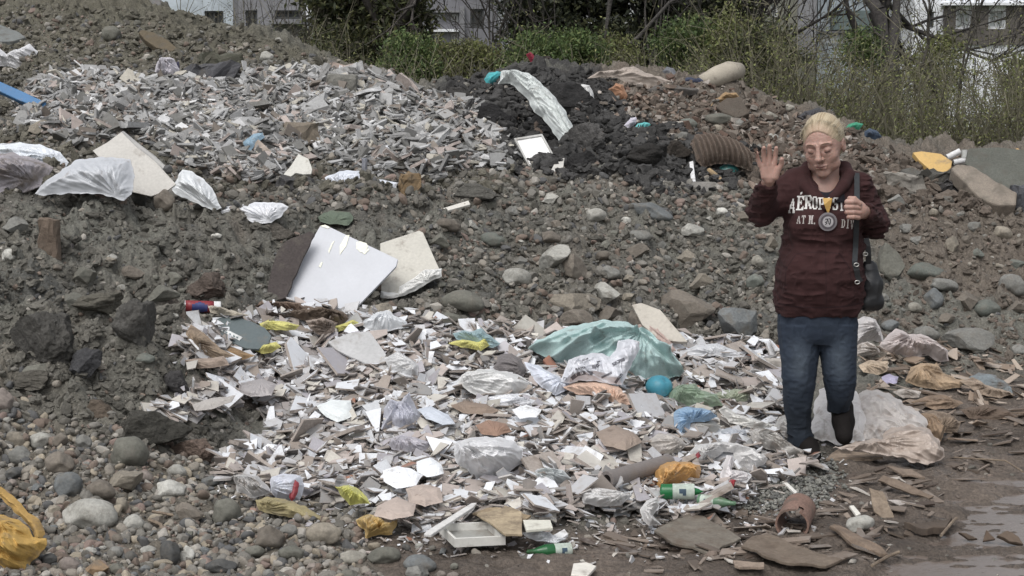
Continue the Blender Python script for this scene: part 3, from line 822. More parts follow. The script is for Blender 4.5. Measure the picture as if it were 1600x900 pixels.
def tube_mesh(path, radii, k=20, wall=None, cap=True, mfac=1):
    """tube through world points; wall: thickness of a hollow pipe"""
    path = np.array(path, float); n = len(path)
    d = np.gradient(path, axis=0); d /= np.linalg.norm(d, axis=1, keepdims=True)
    ref = np.array([0, 0, 1.]) if abs(d[0][2]) < .9 else np.array([1., 0, 0])
    V, Fs = [], []
    u0 = np.cross(d[0], ref)
    an = np.arange(k) * 2 * math.pi / k
    def rings(rr, off):
        u = u0.copy(); out = []
        for i in range(n):
            u = u - d[i] * np.dot(u, d[i]); u /= np.linalg.norm(u); v = np.cross(d[i], u)
            out.append(path[i] + rr[i] * (np.cos(an)[:, None] * u + np.sin(an)[:, None] * v))
        return np.concatenate(out)
    radii = np.broadcast_to(radii, (n,))
    V = rings(radii, 0)
    i = np.arange(k); j = (i + 1) % k
    q = [np.stack([r * k + i, r * k + j, (r + 1) * k + j, (r + 1) * k + i], -1) for r in range(n - 1)]
    if wall:
        V2 = rings(radii - wall, 0); o = n * k
        q += [np.stack([o + r * k + j, o + r * k + i, o + (r + 1) * k + i, o + (r + 1) * k + j], -1) for r in range(n - 1)]
        q += [np.stack([j, i, o + i, o + j], -1), np.stack([(n - 1) * k + i, (n - 1) * k + j, o + (n - 1) * k + j, o + (n - 1) * k + i], -1)]
        return np.concatenate([V, V2]), [np.concatenate(q)]
    fs = [np.concatenate(q)]
    if cap: fs += [i[::-1][None, :], ((n - 1) * k + i)[None, :]]
    return V, fs
def tube(name, label, cat, ends, r, m, lift=.0, wall=None, parent=None, group=None, land=None, k=20, Ys=None, bend=None, mid=1):
    W = []
    for i, (x, y) in enumerate(ends):
        p = hit([x], [y], Z0)[0] if Ys is None else pt(x, y, Ys[i])
        W.append(p + [0, 0, lift + (r if np.isscalar(r) else max(r)) * .6] if Ys is None else p)
    W = np.array(W)
    if len(W) == 2: W = np.linspace(W[0], W[1], 9)
    rr = r if np.isscalar(r) else np.interp(np.linspace(0, 1, len(W)), np.linspace(0, 1, len(r)), r)
    V, f = tube_mesh(W, rr, k, wall)
    c = W.mean(0); ref = np.array(parent.location) if parent is not None else c
    o = link(name, mesh_np(name, V - ref, f, smooth=wall is None and k > 8, mats=[m]), parent, label, cat, group, loc=None if parent is not None else c)
    if land: add_land(land, ends)
    return o
# ================================================================ DEBRIS: the things one can name
T_, K_ = True, True
WHITE_P = M('plastic', (226, 228, 233)); BLUEW = M('plastic', (212, 222, 235)); DIRTYW = M('plastic', (190, 184, 176), dirt=.6)
CREAM = M('hard', (206, 202, 192)); BEIGE = M('hard', (186, 180, 168)); WHITEH = M('hard', (222, 224, 228), dirt=.12)
PAINT = M('hard', (192, 195, 202), dirt=.0, var=.05, fine=.03)
CARDB = M('card', (150, 128, 104)); CARDD = M('card', (112, 92, 76)); CARDL = M('card', (172, 148, 120))
GREYC = M('conc', (128, 126, 122)); DARKC = M('conc', (66, 65, 66)); TANC = M('conc', (138, 122, 100))

# -- large boards
def big_board():
    poly = [(500, 353), (508, 351), (622, 405), (619, 416), (545, 493), (440, 465), (470, 405)]
    P = np.array(poly)
    PB = plane_of(poly, 47, 9.35)
    c = on_plane(np.array([540.]), np.array([430.]), *PB)[0]
    r = empty('cabinet_board', c, 'large white board leaning on the earth heap with paint peeled off in patches', 'board')
    prism('panel', None, None, poly, PAINT, .018, parent=r, plane=PB)
    for q in ([(531, 398), (541, 384), (546, 367), (540, 368), (531, 384)], [(514, 396), (520, 381), (523, 376), (519, 378), (513, 391)], [(557, 378), (563, 377), (573, 380), (575, 385), (570, 393), (563, 394), (557, 388)],
              [(498, 416), (502, 409), (504, 410), (501, 418)], [(500, 353), (508, 351), (516, 355), (512, 357)], [(566, 395), (575, 388), (577, 390), (570, 397)]):
        prism('peeled_patch', None, None, q, cmat('peel', base=srgb(236, 236, 214), rough=.8, var=.05, bump=.2), .002, parent=r, plane=PB, off=.004)
    add_land('large white leaning board', poly)
big_board()
r = empty('beige_board', hit([640], [440], Z0)[0], 'beige square board behind the large white board with torn white foil on its corner', 'board')
bb = [(594, 380), (655, 360), (661, 363), (690, 428), (640, 455), (596, 467)]
PB2 = plane_of(bb, 44, 9.6)
prism('panel', None, None, bb, M('hard', (190, 186, 174)), .02, parent=r, plane=PB2)
sheet('foil', None, None, [(624, 448), (650, 432), (664, 421), (690, 419), (690, 432), (672, 440), (655, 452), (632, 462), (606, 467), (594, 464), (596, 455), (622, 458)], M('plastic', (226, 226, 222)), .02, .02, 10, -30, tilt=44, w=4, parent=r, edge=1, plane=PB2, lift=.012)
add_land('foil torn board', bb)
prism('dark_plate', 'dark brown rusty plate stuck upright in the earth left of the large white board', 'plate', [(415, 462), (424, 420), (436, 388), (455, 372), (484, 361), (492, 366), (470, 410), (447, 465), (430, 470)], M('conc', (74, 66, 64)), .02, 55, 9.5, jag=.8, land='dark rusty plate')
prism('curved_shell', 'curved cream panel standing behind the earth crest between white sacks', 'panel', [(145, 236), (168, 222), (190, 207), (212, 228), (242, 252), (275, 288), (262, 298), (236, 306), (205, 300)], M('hard', (186, 182, 174)), .008, 50, 11.2, land='curved cream panel', warp=.02)
tube('rolled_trim', 'long grey rolled trim strip along the edge of the curved cream panel', 'trim strip', [(192, 207), (212, 226), (240, 248), (262, 268), (277, 290)], [.012, .02, .022, .018, .012], M('plastic', (176, 174, 170)), Ys=[11.5, 11.35, 11.2, 11.1, 11.0])
# -- white sacks at the crest
sheet('dirty_quilt', 'grey stained quilt slumped under the white sheet at the far end of the earth crest', 'quilt', [(-40, 244), (20, 240), (60, 250), (85, 262), (62, 292), (40, 302), (-40, 304)], M('cloth', (150, 144, 150), dirt=.6), .16, .05, 26, 30, Y=10.3, w=26, tilt=45, lift=.10, land='stained grey quilt')
sheet('white_sheet', 'bluish white sheet draped over the stained grey quilt', 'sheet', [(-40, 226), (30, 223), (62, 226), (95, 238), (107, 254), (100, 268), (80, 288), (64, 272), (42, 258), (20, 252), (-40, 254)], M('cloth', (206, 212, 220)), .1, .04, 18, 15, Y=10.2, w=16, tilt=50, edge=1, lift=.13, land='bluish white sheet')
sheet('white_sack', 'wide white woven sack lying on the earth crest before the curved cream panel', 'sack', [(54, 302), (70, 284), (100, 264), (120, 250), (160, 245), (204, 249), (210, 275), (206, 304), (194, 314), (160, 304), (110, 302), (70, 306)], M('plastic', (196, 200, 206)), .12, .02, 34, -20, Y=10.3, w=22, tilt=48, lift=.10, land='wide woven sack')
sheet('white_sack', 'white plastic sack with a raised corner on the slope of the earth crest', 'sack', [(268, 296), (284, 265), (300, 268), (318, 280), (332, 296), (347, 326), (335, 330), (300, 314), (275, 305)], M('plastic', (222, 226, 228)), .08, .025, 24, 50, Y=10.3, w=14, tilt=52, lift=.09, land='raised corner sack')
sheet('plastic_film', 'thin white plastic film trailing down the earth crest beside the dark slabs', 'plastic film', [(336, 326), (375, 320), (400, 317), (432, 316), (450, 322), (442, 336), (424, 349), (396, 348), (378, 336), (346, 335)], WHITE_P, .05, .02, 14, 0, Y=10.2, w=9, tilt=44, lift=.1)
sheet('striped_bag', 'white bag with a dark band behind the rusty sponge block', 'bag', [(508, 278), (530, 268), (560, 266), (590, 280), (622, 286), (618, 298), (575, 300), (548, 308), (528, 300)], M('plastic', (218, 224, 235)), .1, .03, 16, 10, Y=11.9, w=12, tilt=46, land='dark banded bag')
sheet('dark_strap', 'dark grey strap lying over the white bag with a band', 'strap', [(565, 246), (573, 247), (575, 268), (580, 290), (571, 294), (566, 270)], M('cloth', (110, 112, 120)), .02, .006, 8, 90, Y=11.7, w=3, tilt=55, n=800)
# -- rusty block and posts
def block(name, label, cat, px, py, wpx, hpx, m, depth=.1, Y=None, lean=0, land=None, jag=.012, yaw=20, seed=1, taper=1, group=None):
    """an upright lump with worn edges: width and height in pixels at its distance"""
    A = hit([px], [py], Z0)[0]
    if Y is not None and Y < A[1]: A = pt(px, py, Y)
    s = A[1] / F; w_, h_ = wpx * s, hpx * s
    rs = np.random.default_rng(seed)
    n = 7
    g = np.linspace(-1, 1, n)
    V, Fs, o = [], [], 0
    def face(fn):
        nonlocal o
        a, b = np.meshgrid(g, g, indexing='ij')
        V.append(fn(a.ravel(), b.ravel())); i = np.arange(n * n).reshape(n, n)
        Fs.append(np.stack([i[:-1, :-1], i[1:, :-1], i[1:, 1:], i[:-1, 1:]], -1).reshape(-1, 4) + o); o += n * n
    one = np.ones(n * n)
    face(lambda a, b: np.stack([a, -one, b], -1)); face(lambda a, b: np.stack([a, one, -b], -1))
    face(lambda a, b: np.stack([one, a, b], -1)); face(lambda a, b: np.stack([-one, a, -b], -1))
    face(lambda a, b: np.stack([a, b, one], -1)); face(lambda a, b: np.stack([a, -b, -one], -1))
    V = np.concatenate(V)
    r_ = np.linalg.norm(V, axis=1, keepdims=True); V = V * (1 - .16 * np.clip(r_ - 1.25, 0, 1))
    x, y, z = V[:, 0] * w_ / 2, V[:, 1] * depth / 2, V[:, 2] * h_ / 2
    tp = 1 + (taper - 1) * (V[:, 2] + 1) / 2
    x = x * tp
    P = np.stack([x, y, z + h_ * .5 - .02], -1)
    fq_ = min(22, 3.2 / max(w_, .02)); dsp = np.stack([vnoise3(P[:, 0] * fq_, P[:, 1] * fq_, P[:, 2] * fq_, seed + k) + .35 * vnoise3(P[:, 0] * fq_ * 3, P[:, 1] * fq_ * 3, P[:, 2] * fq_ * 3, seed + 9 + k) for k in range(3)], -1) * jag
    P = P + dsp
    P[:, 0] += lean * P[:, 2]
    me = mesh_np(name, P, np.concatenate(Fs), smooth=False, mats=[m])
    o2 = link(name, me, None, label, cat, group, loc=A)
    o2.rotation_euler = (0, 0, R(yaw))
    if land: LAND.append((land, px, py - hpx / 2))
    return o2
block('foam_block', 'rusty brown crumbling foam block standing on the heap crest', 'foam block', 640, 318, 32, 52, M('conc', (132, 106, 72)), .1, seed=3, land='rusty foam block', jag=.02)
block('brick_fragment', 'low reddish brown fragment beside the rusty foam block', 'brick', 618, 318, 18, 20, M('conc', (120, 82, 60)), .06, seed=4)
block('wooden_post', 'short brown rotten post sticking out of the grey earth heap', 'post', 78, 412, 30, 78, M('conc', (106, 90, 76)), .06, seed=6, jag=.018, yaw=-10, land='short brown rotten post')
block('concrete_chunk', 'tilted dark chunk wedged against the short brown rotten post', 'concrete chunk', 98, 398, 24, 22, M('conc', (92, 88, 86)), .08, seed=7, lean=.3)
block('dark_slab', 'black asphalt lump beside the pale torn shard on the heap crest', 'asphalt lump', 462, 318, 52, 44, DARKC, .25, seed=8, jag=.03, land='black asphalt lump')
block('dark_slab', 'long black asphalt lump lying behind the smaller lump', 'asphalt lump', 485, 292, 62, 26, M('conc', (46, 46, 47)), .2, seed=9, jag=.03)
block('dark_slab', 'greenish grey wedge beside the black asphalt lumps', 'asphalt lump', 500, 312, 34, 30, M('conc', (78, 76, 66)), .2, seed=10, jag=.03, lean=.4)
prism('white_shard', 'pale torn plaster shard over the black asphalt lumps', 'plaster shard', [(440, 276), (452, 262), (466, 240), (482, 248), (488, 264), (486, 272), (462, 270), (450, 279)], M('hard', (196, 194, 184)), .02, 45, 11.9, jag=.8)
prism('white_offcut', 'thin white stick lying alone on the earth crest', 'stick', [(689, 326), (732, 313), (735, 319), (692, 331)], CREAM, .02, 30, lift=.02)
sheet('white_rag', 'small white rag standing up in the rubble above the striped bag', 'rag', [(602, 228), (607, 226), (612, 240), (620, 258), (621, 264), (614, 262), (606, 250), (601, 244)], WHITE_P, .03, .01, 6, 80, Y=12.9, w=4, tilt=60, n=1200)
# moss green and brown slabs in the heap
sheet('green_cloth', 'small moss green rag pressed into the earth above the large white board', 'rag', [(497, 340), (505, 332), (528, 329), (548, 332), (552, 340), (545, 352), (520, 350), (500, 348)], M('cloth', (96, 110, 92)), .04, .01, 14, 0, w=7)

# -- can, green panel, cardboard
def can():
    e = [(290, 477), (345, 481)]
    A = hit([317], [489], Z0)[0]
    s = A[1] / F
    r = empty('spray_can', A, 'red white and blue tin lying on the earth left of the cardboard', 'tin')
    L, rad = 55 * s, 9.5 * s
    d = np.array([1, .25, -.06]); d /= np.linalg.norm(d)
    p0 = np.array([-L / 2, 0, rad + .004]) 
    for nm, a, b, rr, m in (('body', 0, .8, rad, cmat('canred', base=srgb(150, 44, 52), rough=.35, bump=0, dirt=.25, var=.1)), ('label_band', .18, .62, rad * 1.012, cmat('canblue', base=srgb(50, 62, 124), rough=.35, bump=0, dirt=.2, var=.1)),
                            ('white_end', .8, 1, rad * .97, cmat('canwhite', base=srgb(214, 214, 214), rough=.4, bump=0, dirt=.2, var=.1)), ('rim', -.02, .03, rad * .98, cmat('canrim', base=srgb(200, 200, 204), rough=.3, bump=0, metal=.4, var=.1))):
        t = np.linspace(a, b, 6)[:, None]
        V, f = tube_mesh(p0 + d * L * t, rr, 24)
        if nm == 'label_band':   # oval badge on the side that faces the viewer
            cc = V - p0; ax = cc @ d; 
            keepv = ((ax / L - .4) / .2) ** 2 + ((V[:, 2] - rad * .9) / (rad * .9)) ** 2 < 1
            keepv &= V[:, 1] < p0[1] + 99
            f = [f[0][keepv[f[0]].sum(1) >= 2]]
        link(nm, mesh_np(nm, V, f, smooth=True, mats=[m]), r)
    LAND.append(('red and blue tin', 317, 479))
can()
gp = [(331, 515), (336, 499), (350, 494), (372, 496), (395, 503), (414, 512), (424, 524), (420, 536), (404, 545), (384, 544), (362, 534), (342, 524)]
Ag, ng = plane_of(gp, 26, None, .09)
r = empty('plastic_lid', on_plane(np.array([378.]), np.array([520.]), Ag, ng)[0], 'grey green plastic lid with a white label lying on cardboard', 'lid')  # a flat plastic lid carrying a sticker
prism('lid_panel', None, None, gp, M('hard', (92, 104, 106)), .014, parent=r, plane=(Ag, ng))
prism('sticker', None, None, [(335, 511), (341, 508), (379, 527), (374, 532)], cmat('lab', base=srgb(214, 216, 214), rough=.6, bump=0), .002, parent=r, plane=(Ag, ng), off=.004)
for x, y in [(343, 514), (350, 517), (354, 519), (360, 522), (366, 525), (371, 527)]:
    prism('lettering', None, None, [(x - 1.5, y - 1.6), (x + 1.2, y - .4), (x + .4, y + 1.6), (x - 2, y + .4)], cmat('lettr', base=srgb(110, 130, 132), rough=.6, bump=0), .0015, parent=r, plane=(Ag, ng), off=.0062)
add_land('grey green lid', gp)
sheet('cardboard_flap', 'folded brown cardboard flap standing behind the grey green lid', 'cardboard', [(288, 524), (298, 507), (318, 520), (345, 545), (368, 556), (345, 560), (320, 558), (300, 540)], CARDB, .06, .02, 18, 40, tilt=45, w=10, edge=.5, land='folded cardboard flap')
sheet('cardboard_flap', 'curled light brown cardboard piece below the folded flap', 'cardboard', [(286, 563), (305, 560), (325, 560), (350, 556), (358, 570), (332, 575), (308, 576)], M('card', (158, 138, 122)), .04, .006, 22, 0, tilt=35, w=6, edge=.5)
sheet('cardboard_flap', 'ochre cardboard strip under the grey green lid', 'cardboard', [(325, 520), (338, 528), (370, 545), (398, 556), (380, 562), (350, 556), (330, 540)], M('card', (148, 116, 78)), .03, .01, 20, 20, tilt=35, w=6, edge=.5)
for i, (pl, c_, lb) in enumerate([([(388, 478), (410, 470), (440, 472), (470, 474), (500, 484), (470, 492), (430, 490), (398, 492)], (118, 96, 80), 'brown soaked cardboard layers left under the large white board'),
                     ([(440, 488), (470, 482), (505, 480), (535, 487), (545, 498), (530, 508), (505, 504), (470, 500)], (108, 92, 78), 'dark soaked cardboard bundle right under the large white board'),
                     ([(395, 492), (430, 488), (455, 494), (448, 503), (410, 500)], (92, 80, 72), 'thin dark cardboard sheet beside the yellow scrap'),
                     ([(478, 502), (505, 496), (528, 504), (520, 520), (500, 524), (484, 514)], (150, 134, 122), 'pale brown cardboard corner before the soaked bundle'),
                     ([(325, 478), (345, 480), (372, 488), (390, 492), (372, 494), (345, 492), (328, 488)], (168, 158, 140), 'long pale paper scrap touching the red and blue tin')]):
    sheet('cardboard_layer', lb, 'cardboard', pl, M('card', c_), .05, .05, 7, 8, tilt=38, w=7, edge=1.2)
for lb, pl in [('yellow foam scrap right of the grey green lid', [(405, 506), (420, 500), (445, 502), (468, 508), (462, 516), (436, 516), (412, 514)]), ('small yellow rag at the end of the soaked cardboard', [(520, 512), (535, 506), (552, 500), (560, 504), (548, 514), (528, 518)]),
               ('yellow rag under the small blue sheet', [(700, 536), (722, 530), (745, 534), (760, 524), (766, 540), (752, 548), (720, 542)]), ('greenish yellow crumpled film below the grey green lid', [(398, 548), (412, 538), (432, 534), (440, 542), (425, 550), (408, 553)])]:
    sheet('yellow_scrap', lb, 'scrap', pl, M('cloth', (196, 190, 96)), .03, .015, 9, 10, w=5, edge=1, tilt=36)
tube('plastic_hose', 'white plastic hose arching over the yellow foam scrap', 'hose', [(424, 508), (440, 509), (455, 515), (470, 524)], .006, CREAM, lift=.06, k=8)
# -- white bag lumps in the tile heap
sheet('white_bag', 'rounded white plastic bag at the back edge of the tile heap', 'bag', [(562, 508), (572, 498), (590, 488), (605, 485), (618, 494), (636, 503), (638, 512), (618, 514), (596, 520), (576, 516)], M('plastic', (216, 220, 224)), .1, .025, 16, -10, w=12, land='rounded white bag')
prism('grey_tile', 'large broken grey tile standing at a slant in the tile heap', 'tile', [(512, 534), (545, 520), (577, 517), (600, 548), (621, 587), (590, 576), (545, 556), (525, 546)], M('hard', (176, 176, 176), dirt=.3), .014, 38, None, .09, land='large grey tile')
sheet('blue_sheet', 'small pale blue plastic sheet at the back edge of the tile heap', 'plastic sheet', [(708, 522), (722, 516), (738, 517), (752, 513), (765, 524), (782, 537), (770, 544), (740, 536), (714, 530)], M('plastic', (150, 182, 188)), .05, .03, 12, 30, w=8, land='small pale blue sheet')
prism('triangular_board', 'beige grey triangular panel standing behind the turquoise tarpaulin', 'panel', [(784, 538), (802, 512), (821, 491), (838, 503), (861, 522), (850, 545), (815, 545)], M('hard', (160, 156, 146)), .02, 55, None, .06, land='beige triangular panel')
prism('cream_board', 'cream board with a broken edge leaning behind the turquoise tarpaulin', 'board', [(987, 476), (1002, 473), (1032, 484), (1052, 508), (1075, 534), (1060, 534), (1030, 530), (1004, 508)], M('hard', (184, 176, 162)), .025, 50, 9.05, 0, land='cream leaning board')
sheet('pink_cloth', 'dusty pink cloth behind the turquoise tarpaulin', 'cloth', [(984, 512), (995, 502), (1016, 501), (1034, 508), (1048, 530), (1056, 548), (1040, 552), (1015, 530)], M('cloth', (178, 152, 142)), .09, .02, 18, 50, w=12)
# -- turquoise tarpaulin
tp = [(824, 545), (838, 532), (858, 524), (882, 512), (915, 505), (946, 500), (975, 502), (992, 510), (1010, 522), (1032, 538), (1050, 552), (1062, 568), (1069, 580), (1062, 588), (1048, 590), (1030, 597), (1006, 601), (985, 596), (960, 594), (930, 588), (900, 574), (870, 566), (850, 556)]
sheet('tarpaulin', 'large turquoise tarpaulin bundled over something in the tile heap', 'tarpaulin', tp, M('cloth', (160, 190, 188), dirt=.2), .24, .035, 60, 24, w=30, tilt=40, edge=1.5, seed=43, knot=(1000, 524), land='turquoise tarpaulin', n=14000,
      ridges=[(865, 562, 925, 532, 5, .09), (925, 532, 990, 524, 4, .08), (990, 524, 1040, 556, 4, .09), (1004, 516, 1062, 580, 4, .1), (830, 545, 880, 528, 4, .07), (880, 540, 940, 512, 4, .06), (930, 545, 980, 560, 8, -.05), (985, 596, 1000, 560, 9, -.03), (1020, 540, 1050, 590, 4, -.04)])
pp = [(876, 596), (884, 576), (888, 562), (906, 556), (925, 552), (940, 553), (952, 558), (962, 548), (966, 532), (984, 530), (1000, 534), (1000, 545), (990, 564), (980, 584), (972, 602), (955, 600), (930, 596), (905, 594), (890, 600)]
pb = sheet('printed_bag', 'white plastic bag with torn grey print draped on the turquoise tarpaulin', 'bag', pp, M('plastic', (216, 218, 226), dirt=.05), .05, .02, 14, 55, Y=None, w=8, tilt=42, lift=.22, edge=1, seed=77, land='printed white bag')
sheet('salmon_cloth', 'salmon coloured crumpled cloth before the turquoise tarpaulin', 'cloth', [(880, 606), (896, 598), (920, 596), (945, 598), (965, 604), (978, 616), (986, 632), (968, 634), (948, 626), (925, 618), (900, 616)], M('cloth', (206, 168, 144)), .07, .03, 14, 15, w=10, land='salmon cloth')
sheet('white_film', 'thin white film lying between the foam tube and the salmon cloth', 'plastic film', [(818, 566), (840, 570), (862, 582), (884, 596), (905, 598), (890, 608), (866, 618), (846, 606), (832, 590)], M('plastic', (218, 224, 238)), .05, .015, 20, 25, w=8)
block('foam_tube', 'yellowish foam lump standing on the tiles before the printed bag', 'foam lump', 846, 626, 18, 34, M('conc', (168, 146, 100)), .06, seed=12, land='yellowish foam lump', jag=.006, yaw=0)
block('foam_tube', 'second yellowish foam lump behind the first one', 'foam lump', 862, 612, 14, 22, M('conc', (164, 142, 98)), .05, seed=13, jag=.006)
prism('brick_piece', 'orange brick piece leaning before the turquoise tarpaulin', 'brick piece', [(848, 562), (858, 554), (872, 572), (862, 578)], M('conc', (164, 106, 84)), .03, 50, None, .08)
sheet('grey_rubble_sack', 'dark grey cement lump between the white bags', 'cement lump', [(770, 575), (778, 556), (800, 552), (815, 562), (824, 580), (815, 590), (790, 588)], M('conc', (118, 112, 112)), .09, .012, 18, 0, w=12, bottom=.8)
sheet('white_sack', 'white woven sack lying flat between the grey cement lump and the small tiles', 'sack', [(714, 598), (722, 584), (745, 577), (775, 577), (805, 584), (832, 598), (826, 612), (800, 622), (765, 622), (735, 614)], M('plastic', (222, 222, 220)), .12, .035, 20, 12, w=14, knot=(716, 600), land='flat white woven sack')
sheet('white_film', 'crumpled white film right under the flat woven sack', 'plastic film', [(745, 628), (765, 618), (790, 616), (820, 620), (842, 628), (830, 640), (800, 636), (770, 640)], WHITE_P, .05, .03, 9, 0, w=6)
sheet('white_film', 'upright bluish white film in the middle of the tile heap', 'plastic film', [(597, 672), (600, 640), (610, 624), (628, 628), (640, 612), (648, 634), (660, 652), (650, 668), (630, 672), (612, 668)], M('plastic', (198, 200, 214), alpha=.92), .09, .03, 12, 80, w=9, land='upright bluish film')
sheet('knotted_bag', 'full white bag with a grey drawstring in the front part of the tile heap', 'bag', [(708, 712), (712, 694), (726, 686), (748, 682), (778, 683), (805, 690), (818, 704), (816, 722), (806, 730), (790, 742), (764, 751), (742, 748), (728, 734), (716, 726)], M('plastic', (226, 226, 228)), .2, .035, 20, 5, w=17, n=9000, knot=(722, 700), land='drawstring bag', tilt=48,
      ridges=[(716, 694, 732, 740, 3, .03), (736, 708, 800, 706, 4, .03), (740, 724, 790, 720, 4, .03)])
tube('drawstring', 'grey pink drawstring hanging down the side of the full white bag', 'drawstring', [(722, 690), (722, 705), (727, 720), (735, 738), (740, 752)], .008, M('cloth', (150, 120, 126)), lift=0, Ys=[6.95, 6.92, 6.9, 6.88, 6.88], k=8)
sheet('white_sack', 'white plastic sack with a red stripe at the near left edge of the tile heap', 'sack', [(421, 764), (424, 746), (438, 740), (456, 741), (470, 744), (476, 758), (468, 782), (450, 785), (432, 780)], M('plastic', (216, 220, 233)), .13, .012, 24, 60, w=11, tilt=52, land='red striped sack')
o_ = sheet('red_stripe', None, None, [(452, 764), (456, 752), (462, 748), (467, 754), (466, 768), (461, 780), (455, 784), (452, 776)], cmat('redst', base=srgb(158, 52, 60), rough=.5, bump=.2), .01, .003, 12, 90, w=3, tilt=52, lift=.13, parent=None, n=500)
o_['label'] = 'red printed band across the white sack at the tile heap edge'; o_['category'] = 'label band'; o_.name = 'printed_band'
sheet('grey_film', 'greyish white film scrap left of the sack with the red stripe', 'plastic film', [(364, 744), (380, 740), (402, 744), (418, 758), (424, 770), (405, 776), (392, 778), (372, 768)], M('plastic', (196, 194, 192), dirt=.5), .07, .03, 9, 30, w=8)
sheet('yellow_bag', 'yellow plastic wrapper below the white tiles', 'wrapper', [(524, 760), (545, 757), (560, 764), (572, 776), (580, 788), (560, 786), (548, 790), (534, 776)], M('plastic', (206, 204, 92)), .06, .02, 12, 40, w=7, land='yellow wrapper')
sheet('tan_cloth', 'tan flattened cloth at the edge of the cobbles', 'cloth', [(400, 782), (418, 776), (446, 780), (475, 790), (500, 806), (522, 812), (516, 820), (480, 814), (440, 806), (404, 798)], M('cloth', (156, 142, 96), dirt=.4), .04, .015, 16, 18, w=8, land='tan flattened cloth')
sheet('orange_bag', 'small torn orange yellow plastic bag on the mud before the tile heap', 'bag', [(555, 812), (572, 804), (592, 806), (606, 812), (622, 812), (616, 826), (612, 836), (590, 836), (572, 842), (570, 828), (560, 822)], M('plastic', (206, 168, 92)), .06, .03, 9, 60, w=7, land='small orange bag')
sheet('orange_bag', 'bright orange plastic bag pulled over the end of the grey pipe', 'bag', [(1022, 736), (1030, 726), (1052, 721), (1078, 722), (1094, 727), (1094, 745), (1088, 753), (1066, 752), (1050, 760), (1028, 768), (1025, 752)], M('plastic', (216, 156, 78)), .12, .03, 11, 10, w=10, land='bright orange bag', n=6000)
sheet('orange_sack', 'large dirty orange net sack at the cobbled corner', 'sack', [(-60, 800), (-20, 798), (8, 806), (30, 812), (46, 826), (50, 838), (72, 842), (74, 852), (60, 868), (48, 880), (40, 893), (20, 894), (-20, 870), (-60, 880)], M('cloth', (196, 150, 62), dirt=.35), .12, .04, 16, 25, w=16, tilt=40, land='large orange net sack', n=8000)
sheet('orange_strap', 'dirty orange strap curving above the large orange net sack', 'strap', [(-30, 752), (0, 760), (24, 778), (44, 800), (62, 812), (70, 830), (70, 846), (52, 848), (52, 832), (40, 816), (22, 798), (0, 775), (-30, 766)], M('cloth', (178, 136, 62), dirt=.4), .03, .01, 14, 40, w=6, tilt=38)
# -- ball, green and blue film
b0 = hit([1028], [637], Z0)[0]; rb = 21.5 * b0[1] / F
th_, ph_ = np.meshgrid(np.linspace(0, math.pi, 26), np.linspace(0, 2 * math.pi, 41)[:-1], indexing='ij')
V = np.stack([np.sin(th_) * np.cos(ph_), np.sin(th_) * np.sin(ph_), np.cos(th_)], -1).reshape(-1, 3)
dent = np.exp(-np.sum((V - np.array([.5, -.45, .72])) ** 2, 1) / .09) * .22
V = V * (1 - dent)[:, None] * [1, 1, .84]
i = np.arange(26 * 40).reshape(26, 40)
fb_ = np.stack([i[:-1], i[1:], np.roll(i, -1, 1)[1:], np.roll(i, -1, 1)[:-1]], -1).reshape(-1, 4)
link('ball', mesh_np('ball', V * rb, fb_[:, ::-1].copy(), smooth=True, mats=[M('hard', (52, 140, 164), rough=.4)]), None, 'dented turquoise blue ball lying among the tiles', 'ball', loc=b0 + [0, -.05, rb * .7 + .07])
LAND.append(('dented blue ball', 1028, 622))
GF = M('plastic', (150, 176, 146), alpha=.75); GF2 = M('plastic', (170, 180, 150), alpha=.85)
sheet('green_film', 'transparent green plastic film right of the dented blue ball', 'plastic film', [(1042, 614), (1060, 602), (1085, 600), (1096, 610), (1120, 616), (1128, 634), (1100, 636), (1070, 634), (1050, 638)], GF, .07, .03, 12, 10, w=8, land='green film')
sheet('green_film', 'pale green film end stretching towards the legs of the woman', 'plastic film', [(1110, 618), (1130, 610), (1160, 608), (1176, 614), (1168, 626), (1140, 632), (1116, 632)], GF2, .05, .02, 12, 0, w=7)
sheet('blue_bag', 'sky blue plastic bag between the dented ball and the white strips', 'bag', [(1052, 646), (1060, 638), (1084, 636), (1108, 641), (1120, 650), (1108, 658), (1080, 660), (1074, 674), (1062, 686), (1054, 670)], M('plastic', (142, 180, 216)), .06, .025, 12, 10, w=7, land='sky blue bag')
sheet('grey_sack', 'flat grey sack lying over the foot of the sky blue bag', 'sack', [(1072, 664), (1084, 656), (1110, 656), (1126, 664), (1118, 676), (1096, 680), (1076, 676)], M('plastic', (160, 158, 152)), .05, .01, 16, 0, w=8)
sheet('grey_sack', 'small pale blue grey pouch right of the flat grey sack', 'pouch', [(1124, 674), (1142, 668), (1166, 672), (1168, 684), (1148, 690), (1126, 684)], M('plastic', (178, 184, 194)), .05, .012, 12, 0, w=6)
sheet('torn_bag', 'torn white shopping bag with red marks near the woman', 'bag', [(1078, 706), (1086, 696), (1104, 694), (1122, 690), (1150, 692), (1176, 700), (1200, 716), (1192, 728), (1172, 734), (1150, 728), (1146, 708), (1130, 706), (1110, 722), (1094, 726), (1080, 718)], M('plastic', (218, 216, 214)), .1, .04, 14, 30, w=9, n=9000, land='torn shopping bag')
sheet('torn_bag', 'narrow white tail of plastic with a red patch beside the gravel', 'bag', [(1122, 760), (1126, 738), (1136, 712), (1146, 712), (1144, 734), (1158, 736), (1172, 742), (1170, 756), (1150, 764), (1134, 766)], M('plastic', (224, 218, 218)), .07, .025, 10, 70, w=7)
sheet('red_scrap', 'small bright red plastic scrap on the tail of the white bag', 'scrap', [(1134, 754), (1142, 748), (1152, 752), (1148, 760), (1136, 762)], M('plastic', (182, 40, 50)), .03, .01, 8, 0, w=3, lift=.08, n=500)
